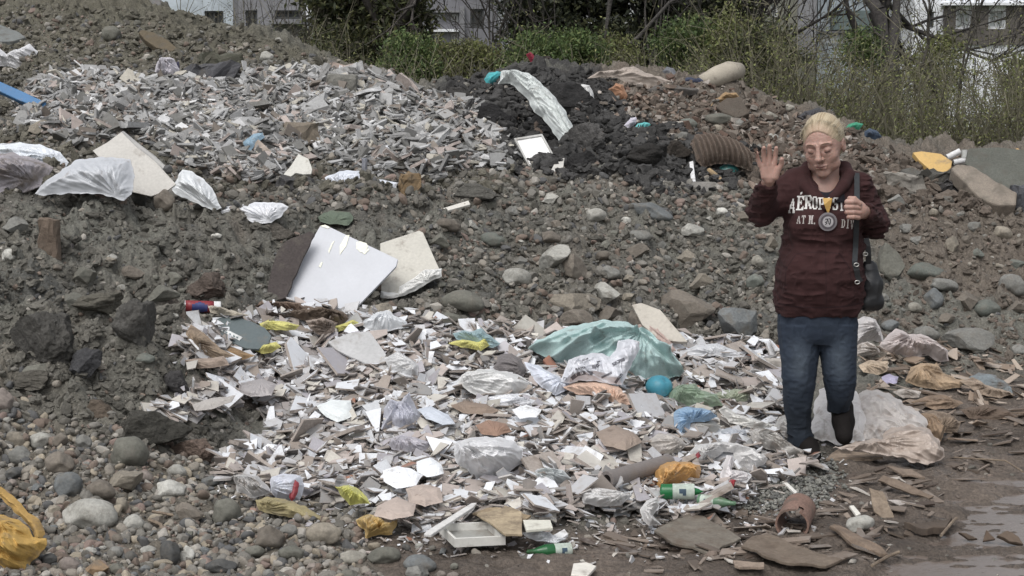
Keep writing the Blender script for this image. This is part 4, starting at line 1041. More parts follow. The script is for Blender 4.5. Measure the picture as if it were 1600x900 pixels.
sheet('red_scrap', 'tiny dark red scrap at the top of the torn shopping bag', 'scrap', [(1087, 708), (1092, 705), (1096, 711), (1090, 717)], M('plastic', (160, 44, 52)), .02, .005, 8, 0, w=3, lift=.1, n=300)
sheet('white_film', 'dusty grey white film running up to the planted shoe of the woman', 'plastic film', [(1170, 676), (1190, 668), (1214, 676), (1232, 690), (1256, 706), (1254, 718), (1232, 712), (1206, 704), (1180, 696)], M('plastic', (188, 184, 178), dirt=.55), .06, .04, 9, 35, w=7)
sheet('white_film', 'crumpled dusty film behind the planted leg of the woman', 'plastic film', [(1208, 668), (1216, 652), (1230, 646), (1240, 660), (1240, 684), (1224, 682)], M('plastic', (196, 194, 190), dirt=.5), .06, .03, 8, 60, w=7)
# -- dirty bags and cardboard behind and right of the woman
sheet('dirty_sheet', 'muddy white plastic sheet lying behind and between the legs of the woman', 'plastic sheet', [(1262, 684), (1268, 660), (1274, 625), (1284, 604), (1304, 598), (1322, 602), (1338, 612), (1352, 640), (1362, 668), (1350, 688), (1310, 694)], M('plastic', (218, 214, 212), dirt=.3, dirtcol=srgb(150, 132, 118)), .05, .03, 22, 65, w=14, tilt=30, n=9000, edge=3, lift=.08, land='muddy sheet between the legs', seed=88, asp=3, pil=.9, rf=1, knot=(1290, 570))
sheet('dirty_sheet', 'wide muddy white plastic sheet spread right of the shins of the woman', 'plastic sheet', [(1336, 690), (1334, 650), (1340, 618), (1354, 608), (1378, 612), (1400, 620), (1416, 634), (1438, 644), (1450, 660), (1452, 674), (1424, 684), (1390, 692), (1360, 694)], M('plastic', (200, 192, 186), dirt=.4, dirtcol=srgb(150, 128, 112)), .05, .03, 24, 22, w=16, tilt=28, n=10000, edge=3.5, lift=.08, land='wide muddy white sheet', seed=91, asp=3, pil=.9, rf=1, knot=(1320, 590))
sheet('dirty_bag', 'muddy beige bag end on the wet mud', 'bag', [(1300, 700), (1340, 690), (1376, 684), (1392, 670), (1420, 664), (1448, 668), (1468, 690), (1478, 712), (1462, 725), (1430, 724), (1396, 712), (1350, 706)], M('plastic', (184, 166, 152), dirt=.5, dirtcol=srgb(140, 118, 102)), .05, .028, 20, 20, w=12, tilt=28, Y=7.62, edge=3, asp=3)
sheet('white_bag', 'white plastic bag just behind the thigh of the woman', 'bag', [(1334, 540), (1336, 500), (1350, 494), (1366, 500), (1376, 514), (1380, 534), (1360, 532)], M('plastic', (204, 198, 196)), .12, .03, 12, 30, w=12, Y=8.6, tilt=50, land='bag behind the thigh')
sheet('white_bag', 'pinkish white crumpled bag on the earth right of the woman', 'bag', [(1372, 540), (1386, 524), (1400, 514), (1420, 522), (1440, 522), (1462, 532), (1480, 548), (1482, 564), (1468, 566), (1450, 556), (1420, 558), (1390, 556)], M('plastic', (200, 186, 182)), .14, .04, 12, 15, w=13, tilt=46, n=8000, land='pinkish crumpled bag')
sheet('white_bag', 'torn white bag with brown stains beside the shin of the woman', 'bag', [(1334, 560), (1336, 535), (1352, 530), (1372, 545), (1378, 556), (1362, 562)], M('plastic', (202, 192, 184), dirt=.5), .08, .04, 10, 40, w=8, tilt=46)
def cardpoly(lb, pl, c_, h=.03, f=.02, tilt=28, nm='cardboard_sheet', **k): return sheet(nm, lb, 'cardboard', pl, M('card', c_), h, f, 16, 15, tilt=tilt, w=7, edge=1.2, n=3500, **k)
cardpoly('large tan cardboard sheet with a fold right of the crumpled bag', [(1414, 596), (1422, 574), (1440, 568), (1464, 568), (1474, 582), (1492, 592), (1508, 594), (1500, 606), (1470, 610), (1440, 606)], (168, 140, 108), .06, .02, land='tan cardboard sheet')
cardpoly('pale cardboard strip lying beside the shin of the woman', [(1342, 570), (1360, 562), (1388, 566), (1386, 580), (1372, 586), (1350, 582)], (182, 160, 134))
cardpoly('long grey brown cardboard strip on the mud edge', [(1500, 596), (1520, 590), (1548, 604), (1570, 610), (1584, 616), (1560, 622), (1530, 616)], (152, 132, 112))
cardpoly('muddy blue grey plastic sheet at the mud edge', [(1514, 590), (1530, 582), (1556, 586), (1580, 604), (1582, 616), (1556, 610), (1536, 600)], (112, 122, 126), .02, .01)
cardpoly('curled muddy cardboard below the tan sheet', [(1424, 628), (1450, 618), (1480, 618), (1505, 630), (1490, 638), (1460, 640)], (140, 116, 94))
cardpoly('broken brown cardboard beside the muddy sheet', [(1432, 650), (1455, 640), (1482, 646), (1500, 660), (1496, 678), (1470, 676), (1448, 664)], (142, 122, 102), .05)
cardpoly('dark wet cardboard strip pressed in the mud', [(1500, 640), (1540, 632), (1575, 640), (1590, 652), (1550, 656), (1515, 654)], (104, 86, 72), .02)
cardpoly('wide wet cardboard lying on the mud behind', [(1395, 612), (1412, 606), (1440, 612), (1436, 622), (1410, 622)], (188, 178, 168), .03)
cardpoly('orange brown cardboard scrap at the foot of the muddy bag', [(1432, 664), (1440, 645), (1462, 648), (1478, 668), (1470, 690), (1450, 682)], (152, 124, 96), .05)
sheet('purple_scrap', 'small lilac and white packet behind the shin of the woman', 'packet', [(1375, 590), (1390, 584), (1404, 588), (1402, 598), (1384, 600)], M('plastic', (176, 168, 200)), .02, .006, 10, 0, w=4)
# planks and flats on the mud in front
for lb, pl, c_, th in [('grey board with worn surface lying beside the broken pipe', [(1022, 829), (1055, 812), (1078, 800), (1100, 806), (1158, 840), (1130, 852), (1112, 864), (1080, 852), (1050, 846)], (114, 106, 94), .012),
                   ('long cracked plywood board flat on the mud', [(1158, 852), (1176, 838), (1200, 832), (1262, 858), (1316, 874), (1290, 884), (1240, 880), (1190, 868)], (114, 99, 84), .012),
                   ('upright tan plank between the white pieces and the gravel', [(1358, 762), (1380, 768), (1385, 782), (1398, 808), (1380, 812), (1366, 800)], (140, 122, 102), .015),
                   ('narrow plank crossing the mud in a long slant', [(1296, 822), (1304, 818), (1340, 832), (1378, 856), (1388, 866), (1374, 866), (1330, 846)], (126, 106, 88), .015),
                   ('long thin plank behind the upright tan plank', [(1380, 742), (1420, 756), (1460, 775), (1452, 778), (1400, 762), (1372, 750)], (124, 106, 90), .012),
                   ('second thin plank parallel behind the long thin plank', [(1385, 726), (1430, 738), (1446, 746), (1410, 742)], (130, 112, 96), .012),
                   ('pale pointed splinter right of the upright tan plank', [(1386, 782), (1402, 781), (1440, 788), (1462, 797), (1430, 797), (1400, 788)], (172, 164, 158), .01),
                   ('dark curved bark piece at the edge of the puddle', [(1412, 816), (1440, 818), (1476, 812), (1488, 806), (1478, 822), (1440, 826)], (84, 72, 62), .03),
                   ('small upright mud crust in the puddle', [(1536, 845), (1541, 828), (1556, 842)], (92, 74, 60), .012),
                   ('low mud crust beside the dark bark piece', [(1498, 830), (1510, 832), (1528, 842), (1514, 842)], (80, 66, 54), .015),
                   ('wide mud crust at the far end of the puddle', [(1558, 836), (1574, 828), (1592, 838), (1600, 850), (1578, 846)], (96, 80, 66), .02),
                   ('flat brown board under the knee high sheet edge', [(1290, 718), (1310, 702), (1370, 708), (1380, 716), (1340, 718)], (146, 126, 106), .012),
                   ('short pale board lying near the mud bank', [(1145, 876), (1194, 878), (1194, 886), (1148, 884)], (150, 130, 112), .012),
                   ('wide flat tan board under the white frame', [(745, 805), (790, 790), (815, 800), (816, 832), (790, 835), (770, 818)], (168, 148, 116), .01),
                   ('thin tan layered board right of the white frame', [(738, 800), (762, 792), (810, 798), (830, 806), (812, 814), (770, 810)], (158, 136, 104), .01)]:
    prism('wood_board' if 'crust' not in lb else 'mud_crust', lb, 'board' if 'crust' not in lb else 'mud crust', pl, M('card', c_), th, None if 'crust' not in lb and 'upright' not in lb else 45, None, .025, jag=.7, warp=.01)
LAND.append(('worn grey board', 1090, 832)); LAND.append(('cracked plywood board', 1235, 862))
for lb, e, r_ in [('thin bent stick lying on the mud below the puddle', [(1362, 898), (1385, 884), (1404, 876)], .006), ('long thin wire curving over the wet mud', [(1490, 725), (1530, 728), (1570, 730), (1598, 748)], .004), ('thin stick poking out of the dark bark piece', [(1470, 850), (1478, 840), (1486, 830), (1494, 822)], .006),
                  ('thin steel rod lying across the tile heap behind the blue ball', [(1072, 587), (1120, 586), (1170, 588), (1232, 592)], .006), ('bent pale twig standing among the cobbles', [(234, 826), (252, 833), (254, 850), (252, 868), (260, 890)], .007),
                  ('long brown stick across the cobbles', [(238, 812), (262, 816), (300, 824)], .006), ('long weathered lath crossing the near side of the tile heap', [(348, 725), (400, 706), (450, 694), (492, 686)], .01)]:
    tube('stick' if 'rod' not in lb and 'wire' not in lb else ('steel_rod' if 'rod' in lb else 'wire'), lb, 'stick' if 'rod' not in lb and 'wire' not in lb else 'rod' if 'rod' in lb else 'wire', e, r_, M('card', (134, 116, 96)), lift=.03, k=6)
# -- white frame and moulding
fr = [(685, 818), (765, 815), (790, 838), (710, 842)]
A, n = plane_of([(685, 818), (765, 815), (790, 838), (710, 842)], 4, None, .075)
W = on_plane(np.array([p[0] for p in fr], float), np.array([p[1] for p in fr], float), A, n)
c0 = W.mean(0); root = empty('casement', c0, 'empty white plastic window frame lying on the mud', 'frame')
inn = c0 + (W - c0) * [[.90, .86, 1]]
V = np.concatenate([W, inn, W - n * .034, inn - n * .034]) - c0
q = []
for i in range(4):
    j = (i + 1) % 4
    q += [[i, j, 4 + j, 4 + i], [i, 8 + i, 8 + j, j], [4 + i, 4 + j, 12 + j, 12 + i], [8 + i, 12 + i, 12 + j, 8 + j]]
link('tray_rim', mesh_np('tray_rim', V, np.array(q), mats=[M('hard', (210, 208, 200))]), root)
link('tray_bottom', mesh_np('tray_bottom', (inn - n * .028) - c0, np.array([[0, 1, 2, 3]]), mats=[M('hard', (150, 150, 144), dirt=.5)]), root)
add_land('white plastic frame', fr)
prism('white_moulding', 'long white moulding lying slanted behind the white frame', 'moulding', [(662, 834), (667, 829), (736, 786), (745, 785), (741, 791), (674, 835)], M('hard', (206, 204, 200)), .012, None, None, .07, land='long white moulding')
# -- pipe, broken pipe ring
A, B = pt(948, 758, 6.56), pt(1045, 724, 6.86)
for P_ in (A, B): P_[2] = max(P_[2], float(gz(P_[0], P_[1])) + .13)
V, f = tube_mesh(np.linspace(A, B, 8), .036, 26, .014)
cc_ = (A + B) / 2
link('grey_pipe', mesh_np('grey_pipe', V - cc_, f, smooth=False, mats=[M('hard', (122, 114, 110), dirt=.35)]), None, 'thick grey plastic pipe with an open end in the front of the tile heap', 'pipe', loc=cc_)
LAND.append(('grey open pipe', 990, 745))
A = hit([1238], [842], Z0)[0]; rr = 27 * A[1] / F
A = A + [0, 0, rr * .95]
d = np.array([.30, .95, .05]); d /= np.linalg.norm(d)
path = np.array([A - d * .02, A + d * .035, A + d * .10, A + d * .2])
k = 40; V, f = tube_mesh(path, rr, k, .008)
an = np.arange(k) * 9.0
f0 = f[0]
g1, g2 = (np.arange(k) >= 32) & (np.arange(k) <= 33), (np.arange(k) >= 10) & (np.arange(k) <= 11)
bad = set(np.where(g1)[0]) | set(np.where(g2)[0])
V = V - A
ang_i = (f0[:, 0] % k)
ringno = (f0.min(1) % (4 * k)) // k
keep = ~(np.isin(ang_i, list(bad)) & (ringno <= 0))
wob = 1 + .03 * np.sin(np.arange(len(V)) % k * .9)
V = V * [1, 1, .97]
link('broken_pipe', mesh_np('broken_pipe', V, [f0[keep]], smooth=False, mats=[M('conc', (132, 100, 86))]), None, 'broken reddish brown clay pipe ring standing on the mud', 'pipe', loc=A)
LAND.append(('broken clay pipe', 1240, 815))
# -- bottles
def bottle(label, p0, p1, rpx, labc, cut=False, lift=0, neck=True, gcol=(40, 120, 62)):
    A, B = hit([p0[0]], [p0[1]], Z0)[0], hit([p1[0]], [p1[1]], Z0)[0]
    s = A[1] / F; rad = rpx * s
    A[2] += rad * .9 + lift; B[2] += rad * .9 + lift
    c = (A + B) / 2
    root = empty('glass_bottle', c, label, 'bottle')
    prof = [(0, .0), (.0, .8), (.03, 1), (.12, 1), (.5, 1), (.58, .97), (.68, .75), (.78, .48), (.86, .36), (.96, .33), (.965, .4), (1, .4), (1, .0)] if not cut else [(0, .0), (.0, .8), (.05, 1), (.2, 1), (.45, .98), (.6, .9), (.75, .62), (.9, .35), (1, .0)]
    t = np.array([q[0] for q in prof]); r = np.array([q[1] for q in prof]) * rad
    tt = np.unique(np.concatenate([t, np.linspace(0, 1, 30)])); rr_ = np.interp(tt, t, r); rr_[0] = .001; rr_[-1] = .001
    V, f = tube_mesh(A + (B - A) * tt[:, None], rr_, 22, cap=False)
    gm_ = cmat(f'bottle{gcol}', base=srgb(*gcol), rough=.18, var=.1, fine=0, bump=0, trans=.35, spec=.6, dirt=.2)
    link('body', mesh_np('body', V - c, f, smooth=True, mats=[gm_]), root)
    a0, a1 = labc
    V, f = tube_mesh(A + (B - A) * np.linspace(a0, a1, 6)[:, None], rad * 1.02, 22, cap=False)
    link('paper_label', mesh_np('paper_label', V - c, f, smooth=True, mats=[cmat('paplab', base=srgb(176, 190, 176), rough=.7, var=.2, bump=.2, dirt=.4)]), root)
    V, f = tube_mesh(A + (B - A) * np.linspace(a0 + (a1 - a0) * .3, a0 + (a1 - a0) * .62, 3)[:, None], rad * 1.03, 22, cap=False)
    z_ = V[:, 2] - V[:, 2].mean(); f = [f[0][(z_[f[0]] > -.3 * rad).all(1) & (z_[f[0]] < .75 * rad).all(1)]]
    if len(f[0]): link('label_print', mesh_np('label_print', V - c, f, smooth=True, mats=[cmat('labpr', base=srgb(60, 84, 104), rough=.7, bump=0)]), root)
    LAND.append(('front green bottle' if p0[1] > 850 else 'second green bottle', (p0[0] + p1[0]) / 2, (p0[1] + p1[1]) / 2))
bottle('green glass bottle with pale label lying on the mud at the front', (893, 868), (822, 872), 11, (.03, .40))
bottle('bright green plastic bottle end with dented label near the grey board', (1030, 812), (1098, 812), 12.5, (.3, .8), cut=True, gcol=(30, 138, 70), lift=.09)
bottle('dull green bottle with blue label half under the grey board', (1090, 816), (1150, 822), 10, (.1, .45), gcol=(104, 150, 112), lift=.07)
# -- light bricks
block('concrete_brick', 'light grey brick on the tile heap left of the woman', 'brick', 1203, 589, 38, 34, M('conc', (176, 168, 158)), .12, seed=21, jag=.003, yaw=14, land='light grey brick')
for lb, pl, c_ in [('white tile square lying alone on the mud', [(864, 836), (882, 826), (888, 834), (870, 846)], (222, 222, 222)), ('white chipped tile on the mud at the bottom edge', [(896, 880), (916, 878), (932, 884), (918, 900), (892, 898)], (214, 208, 196)),
               ('white peg on the gravel beside the broken pipe', [(1222, 752), (1228, 751), (1246, 768), (1242, 770)], (220, 218, 210)), ('white peg between the stones and the plank', [(1327, 790), (1334, 789), (1345, 802), (1338, 805)], (220, 216, 204)),
               ('white strip on the dark slope below the clay slab', [(1077, 253), (1083, 251), (1087, 283), (1080, 284)], (222, 222, 222)), ('small cream tile scrap at the front edge of the heap', [(817, 812), (860, 812), (864, 824), (822, 828)], (206, 204, 188)),
               ('small white scrap left of the dark earth', [(855, 277), (868, 252), (882, 246), (880, 262), (868, 276)], (204, 200, 190))]:
    prism('tile_scrap', lb, 'tile scrap', pl, M('hard', c_), .012, None, None, .03)
sheet('crumpled_paper', 'crumpled white paper near the front bottle', 'paper', [(815, 834), (832, 828), (858, 832), (870, 840), (884, 842), (870, 848), (845, 846), (828, 842)], WHITE_P, .03, .02, 9, 20, w=5)
# -- the far heaps
prism('blue_pipe', 'bright blue plastic gutter sticking into the grey rubble at the far end', 'gutter', [(-40, 112), (0, 127), (36, 143), (72, 160), (68, 170), (30, 157), (0, 143), (-40, 128)], M('hard', (58, 118, 176)), .06, 55, 14.2, land='bright blue gutter')
sheet('white_bag', 'torn white bags on the far top left bank', 'bag', [(-30, 104), (-10, 84), (0, 76), (10, 84), (30, 76), (48, 70), (60, 80), (52, 98), (36, 110), (14, 104)], M('plastic', (212, 212, 214)), .15, .07, 12, 20, w=12, Y=16.4, tilt=50, land='torn far bags')
prism('slab', 'grey slab edge jutting out above the torn bags', 'slab', [(-40, 30), (0, 38), (30, 50), (40, 58), (20, 64), (-40, 66)], M('conc', (112, 116, 114)), .07, 20, 17.3)
prism('slab', 'flat grey slab at the top of the left mound', 'slab', [(214, 10), (232, -8), (250, -6), (252, 8), (240, 14), (222, 16)], M('conc', (112, 110, 108)), .06, 40, 19.2)
prism('slab', 'brown tilted slab lying on the left mound', 'slab', [(216, 50), (222, 46), (240, 50), (262, 62), (278, 76), (268, 80), (244, 74), (226, 62)], M('conc', (98, 86, 66)), .08, 40, 17.6, land='brown tilted slab')
block('grey_boulder', 'upright grey stump shaped block on the ridge of the grey rubble', 'concrete block', 536, 150, 46, 36, M('conc', (122, 120, 112)), .3, Y=16.0, seed=31, jag=.02, yaw=0, land='grey stump shaped block')
block('tan_lump', 'tan broken lump in the middle of the grey rubble', 'lump', 470, 226, 54, 34, M('conc', (124, 112, 96)), .25, seed=32, jag=.04, land='tan broken lump')
sheet('striped_cloth', 'white and navy cloth hanging from under the brown tilted slab', 'cloth', [(236, 124), (244, 104), (252, 88), (262, 90), (272, 92), (279, 108), (277, 126), (268, 128), (258, 124)], M('cloth', (176, 172, 180)), .1, .05, 6, 90, Y=15.6, tilt=62, w=7, land='white and navy cloth')
sheet('navy_cloth', 'dark navy fold beside the white and navy cloth', 'cloth', [(270, 100), (277, 96), (282, 112), (279, 128), (271, 126)], M('cloth', (58, 58, 84)), .05, .02, 5, 90, Y=15.5, tilt=62, w=4, n=900)
block('dark_slab', 'dark angular slab leaning in the hollow below the left mound', 'asphalt lump', 320, 136, 74, 40, M('conc', (80, 80, 84)), .35, Y=15.8, seed=33, jag=.05, lean=.4)
block('dark_slab', 'dark olive boulder on the left mound above the grey rubble', 'asphalt lump', 345, 112, 60, 30, M('conc', (84, 84, 70)), .35, Y=16.4, seed=34, jag=.05)
prism('clay_shard', 'flat pink clay shard on the shoulder of the mound', 'shard', [(512, 100), (520, 96), (540, 102), (538, 112), (526, 114)], M('conc', (150, 130, 118)), .03, 45, None, .03)
sheet('blue_rag', 'small blue rag in the grey rubble', 'rag', [(380, 222), (392, 212), (410, 206), (414, 214), (400, 224), (388, 240)], M('plastic', (140, 176, 200)), .05, .02, 8, 40, w=5, Y=13.2)
prism('plaster_slab', 'rust stained plaster slab leaning in the grey rubble', 'plaster slab', [(388, 222), (400, 214), (424, 236), (428, 250), (408, 250)], M('conc', (166, 150, 136)), .04, 45, 13.0)
prism('plaster_slab', 'grey triangular slab standing in the rubble right of the tan lump', 'plaster slab', [(600, 196), (608, 192), (624, 210), (620, 220), (608, 216)], M('conc', (150, 146, 136)), .04, 50, 14.0)
# white framed tray
tr = [(803, 216), (847, 209), (871, 252), (826, 259)]
A, n = plane_of(tr, 48, 12.95, .14)
W = on_plane(np.array([p[0] for p in tr], float), np.array([p[1] for p in tr], float), A, n); c0 = W.mean(0)
root = empty('white_tray', c0, 'bright white framed tray lying tilted on the dark earth', 'tray')
inn = c0 + (W - c0) * .88
V = np.concatenate([W, inn, W - n * .03, inn - n * .02]) - c0
link('tray_rim', mesh_np('tray_rim', V, np.array(q), mats=[M('hard', (176, 176, 172))]), root)
link('tray_bottom', mesh_np('tray_bottom', (inn - n * .012) - c0, np.array([[0, 1, 2, 3]]), mats=[M('hard', (232, 232, 230), dirt=0)]), root)
add_land('white framed tray', tr)
# cloths over the dark earth
wc = [(778, 132), (783, 112), (800, 108), (822, 114), (836, 122), (850, 134), (866, 150), (880, 170), (894, 194), (910, 222), (898, 230), (878, 228), (864, 206), (848, 184), (834, 176), (826, 158), (810, 142), (798, 130)]
sheet('white_cloth', 'long white cloth trailing down the black earth mound', 'cloth', wc, M('cloth', (196, 203, 201), dirt=.25), .12, .06, 12, 54, asp=6, knot=(776, 96), pil=.4, rf=2.5, Y=14.0, tilt=52, w=8, n=9000, land='long white cloth')
sheet('white_cloth', 'short white rag knotted on the black earth', 'rag', [(899, 136), (910, 132), (922, 133), (927, 146), (930, 160), (926, 168), (916, 164), (910, 148)], M('cloth', (200, 200, 198)), .1, .03, 6, 70, Y=15.3, tilt=58, w=6)
tube('twisted_rope', 'grey twisted cord running from the knotted white rag', 'cord', [(924, 164), (935, 174), (950, 184), (968, 192), (986, 205)], .02, M('cloth', (128, 124, 122)), lift=.03, k=8)
sheet('turquoise_rag', 'bright turquoise rag at the left end of the long white cloth', 'rag', [(755, 124), (764, 114), (776, 110), (785, 114), (784, 126), (774, 134), (764, 136)], M('cloth', (58, 176, 184)), .1, .02, 10, 0, Y=16.0, tilt=55, w=7, land='bright turquoise rag')
sheet('turquoise_rag', 'small turquoise scrap on the black earth right of the cord', 'rag', [(990, 206), (996, 194), (1006, 190), (1018, 194), (1010, 200), (998, 208)], M('cloth', (84, 186, 186)), .06, .02, 8, 0, Y=14.6, tilt=50, w=5, land='small turquoise scrap')
sheet('white_cloth', 'lilac white scrap left of the small turquoise scrap', 'rag', [(975, 196), (984, 184), (994, 184), (994, 194), (984, 202)], M('cloth', (190, 186, 200)), .06, .02, 7, 0, Y=14.7, tilt=50, w=5)
CLODQ = []
for lb, bx_, c_, y_ in [('large black clod left on the dark mound', (770, 196, 60, 40), (50, 49, 50), 14.6), ('tall black clod in the middle of the dark mound', (890, 176, 76, 56), (52, 51, 51), 15.2), ('smooth dark grey slab low on the dark mound', (915, 232, 62, 46), (84, 82, 80), 13.9), ('black clod right of the cord', (1010, 262, 76, 44), (50, 48, 46), 13.8), ('dark clod right of the framed tray', (908, 266, 44, 34), (46, 45, 45), 13.4),
                        ('dark clod above the framed tray', (850, 176, 50, 30), (60, 58, 58), 14.8), ('brownish clod at the foot of the dark mound', (1060, 246, 44, 30), (62, 56, 50), 14.3), ('dark clod on the far left of the dark mound', (715, 158, 56, 26), (62, 60, 58), 16.4)]:
    CLODQ.append((lb, bx_, c_, y_))
LAND.append(('tall black clod', 890, 150))
# right part of the dark mound
sheet('felt_sheet', 'pale grey pink felt sheet lying over the crest of the dark mound', 'felt sheet', [(918, 122), (935, 112), (960, 110), (975, 106), (990, 104), (1006, 112), (1022, 118), (1050, 126), (1068, 132), (1040, 136), (1012, 138), (985, 132), (960, 122), (940, 120)], M('cloth', (164, 150, 138)), .12, .04, 22, 10, Y=17.2, tilt=38, w=9, land='pale felt sheet')
sheet('grey_tarp', 'dark grey tarpaulin folded under the pale felt sheet', 'tarpaulin', [(1010, 140), (1030, 132), (1062, 134), (1090, 140), (1088, 148), (1060, 152), (1030, 152)], M('cloth', (88, 84, 80)), .1, .02, 16, 0, Y=16.8, tilt=45, w=8)
tube('bolster', 'pale beige rolled bolster jutting out over the scrub', 'bolster', [(1096, 130), (1120, 120), (1140, 112), (1156, 110)], [.08, .11, .11, .08], M('cloth', (170, 160, 142)), Ys=[16.6, 16.7, 16.8, 16.9], k=18, land='pale beige bolster')
sheet('blue_cushion', 'navy blue cushion under the pale beige bolster', 'cushion', [(1066, 130), (1072, 122), (1090, 119), (1108, 122), (1112, 132), (1100, 140), (1080, 136)], M('cloth', (56, 64, 88)), .1, .01, 18, 0, Y=16.9, tilt=50, w=6)
sheet('grey_tarp', 'tilted grey plastic scrap standing behind the felt sheet', 'plastic scrap', [(1036, 112), (1042, 104), (1052, 106), (1062, 122), (1056, 128), (1044, 122)], M('plastic', (110, 112, 118)), .05, .01, 14, 50, Y=17.4, tilt=60, w=4, n=1500)
sheet('rust_cloth', 'orange brown rag hanging on the dark mound', 'rag', [(950, 140), (962, 130), (974, 134), (980, 148), (978, 160), (968, 156), (960, 146)], M('cloth', (170, 118, 84)), .07, .02, 9, 60, Y=16.2, tilt=55, w=5, land='orange brown rag')
sheet('ochre_cloth', 'ochre sheet draped on the brown rubble below the bolster', 'cloth', [(1108, 166), (1118, 154), (1134, 144), (1150, 146), (1158, 154), (1140, 156), (1124, 164)], M('cloth', (158, 124, 82)), .08, .02, 12, -30, Y=15.9, tilt=50, w=6, land='ochre sheet')
prism('concrete_slab', 'dark triangular slab right below the ochre sheet', 'slab', [(1118, 166), (1136, 152), (1156, 150), (1172, 176), (1150, 184), (1130, 176)], M('conc', (88, 78, 68)), .1, 45, 15.6, jag=.8)
# corrugated sheet
cp = [(1080, 226), (1086, 210), (1110, 208), (1140, 214), (1160, 224), (1178, 240), (1174, 268), (1158, 262), (1140, 256), (1118, 256), (1100, 262), (1088, 252)]
sheet('corrugated_sheet', 'rusty brown corrugated sheet bent over the side of the dark mound', 'corrugated sheet', cp, M('conc', (104, 88, 76)), .1, .008, 14, 72, asp=12, Y=13.6, tilt=50, w=10, n=12000, land='rusty corrugated sheet', edge=.6, corr=7.5, lift=.06)
V0 = hit([1139], [279], Z0)[0]; rb = 19 * 13.6 / F; V0 = pt(1139, 267, 13.55)
Vb = np.stack([np.sin(th_) * np.cos(ph_), np.sin(th_) * np.sin(ph_), np.cos(th_)], -1).reshape(-1, 3) * [1, .8, .62]
Vb = Vb * (1 + .05 * vnoise3(Vb[:, 0] * 3, Vb[:, 1] * 3, Vb[:, 2] * 3, 4))[:, None]
link('teal_bag', mesh_np('teal_bag', Vb * rb, fb_[:, ::-1].copy(), smooth=True, mats=[M('plastic', (40, 112, 108))]), None, 'dark teal rounded bag under the rusty corrugated sheet', 'bag', loc=V0)
LAND.append(('dark teal bag', 1139, 266))
tube('yellow_stick', 'short yellow brown stick below the dark teal bag', 'stick', [(1108, 266), (1118, 274), (1129, 285)], .022, M('card', (166, 138, 96)), Ys=[13.3, 13.2, 13.1], k=8)
prism('concrete_slab', 'flat grey slab under the white strip at the foot of the dark mound', 'slab', [(1072, 304), (1076, 290), (1084, 283), (1118, 284), (1136, 296), (1140, 308), (1100, 310)], M('conc', (122, 118, 112)), .06, 35, 12.9, jag=.5, land='flat grey slab')
sheet('red_jacket', 'crumpled crimson jacket caught on a stick above the black earth', 'jacket', [(822, 84), (828, 80), (838, 92), (846, 95), (855, 98), (854, 110), (842, 112), (834, 106)], M('cloth', (160, 36, 60)), .1, .03, 9, 45, Y=18.6, tilt=68, w=5, land='crimson jacket')
tube('stick', 'black branch lying beneath the crimson jacket', 'stick', [(835, 94), (846, 93), (858, 91)], .03, M('card', (46, 42, 40)), Ys=[18.3, 18.3, 18.4], k=7)
tube('stick', 'dark beam end on the crest of the black earth', 'stick', [(862, 116), (880, 115), (895, 117)], .03, M('card', (60, 54, 48)), Ys=[17.2, 17.3, 17.4], k=7)
# right side
prism('foam_board', 'yellow orange foam panel lying on the rocks right of the woman', 'panel', [(1426, 238), (1440, 236), (1470, 240), (1488, 252), (1486, 262), (1476, 270), (1452, 264), (1436, 250)], M('hard', (206, 162, 84)), .05, 38, 13.6, land='yellow foam panel')
prism('foam_board', 'small yellow panel corner cut by the far edge of the scene', 'panel', [(1582, 234), (1590, 231), (1604, 240), (1604, 256), (1592, 254)], M('hard', (204, 158, 86)), .05, 45, 13.4)
for i, (a, b, c_) in enumerate([((1480, 246), (1500, 236), (210, 210, 210)), ((1490, 254), (1508, 250), (200, 200, 200)), ((1507, 234), (1507, 246), (190, 192, 188))]):
    tube('white_tube', ['long white tube behind the yellow foam panel', 'short white tube pointing to the grey green board', 'white tube end standing behind the yellow foam panel'][i], 'tube', [a, b], .026, M('hard', c_), Ys=[13.9, 13.9], k=14, wall=.006, group='white tubes behind the foam panel')
prism('green_board', 'wide grey green board leaning behind the flat concrete slab', 'board', [(1508, 256), (1514, 232), (1560, 230), (1600, 234), (1640, 240), (1640, 312), (1592, 312), (1550, 282)], M('conc', (98, 100, 92)), .04, 60, 13.9, land='grey green board')
prism('concrete_slab', 'long flat concrete slab with a broken edge right of the woman', 'slab', [(1486, 262), (1494, 256), (1518, 258), (1550, 278), (1590, 300), (1588, 320), (1560, 320), (1530, 308), (1505, 282)], M('conc', (134, 122, 108)), .13, 34, 12.6, jag=.6, lift=.12, land='long flat concrete slab')
block('dark_slab', 'dark rock pile beneath the yellow foam panel', 'rock', 1448, 300, 62, 36, M('conc', (88, 86, 80)), .35, Y=13.3, seed=41, jag=.06)
block('dark_slab', 'blackish rock between the foam panel and the flat slab', 'rock', 1492, 310, 50, 30, M('conc', (70, 68, 68)), .3, Y=13.0, seed=42, jag=.06)
block('grey_block', 'dark blue grey block at the far right below the board', 'block', 1600, 342, 34, 56, M('conc', (84, 86, 92)), .2, Y=12.6, seed=43, jag=.02)
block('grey_boulder', 'pale grey angular boulder right behind the shoulder of the woman', 'boulder', 1405, 302, 66, 34, M('conc', (140, 134, 124)), .3, Y=12.9, seed=44, jag=.05, lean=-.4, land='pale angular boulder')
sheet('green_rag', 'bright green rag on the far bank behind the head of the woman', 'rag', [(1318, 200), (1326, 194), (1338, 191), (1348, 194), (1342, 202), (1326, 205)], M('cloth', (52, 150, 112)), .06, .02, 7, 0, Y=16.2, tilt=50, w=4, land='bright green rag')
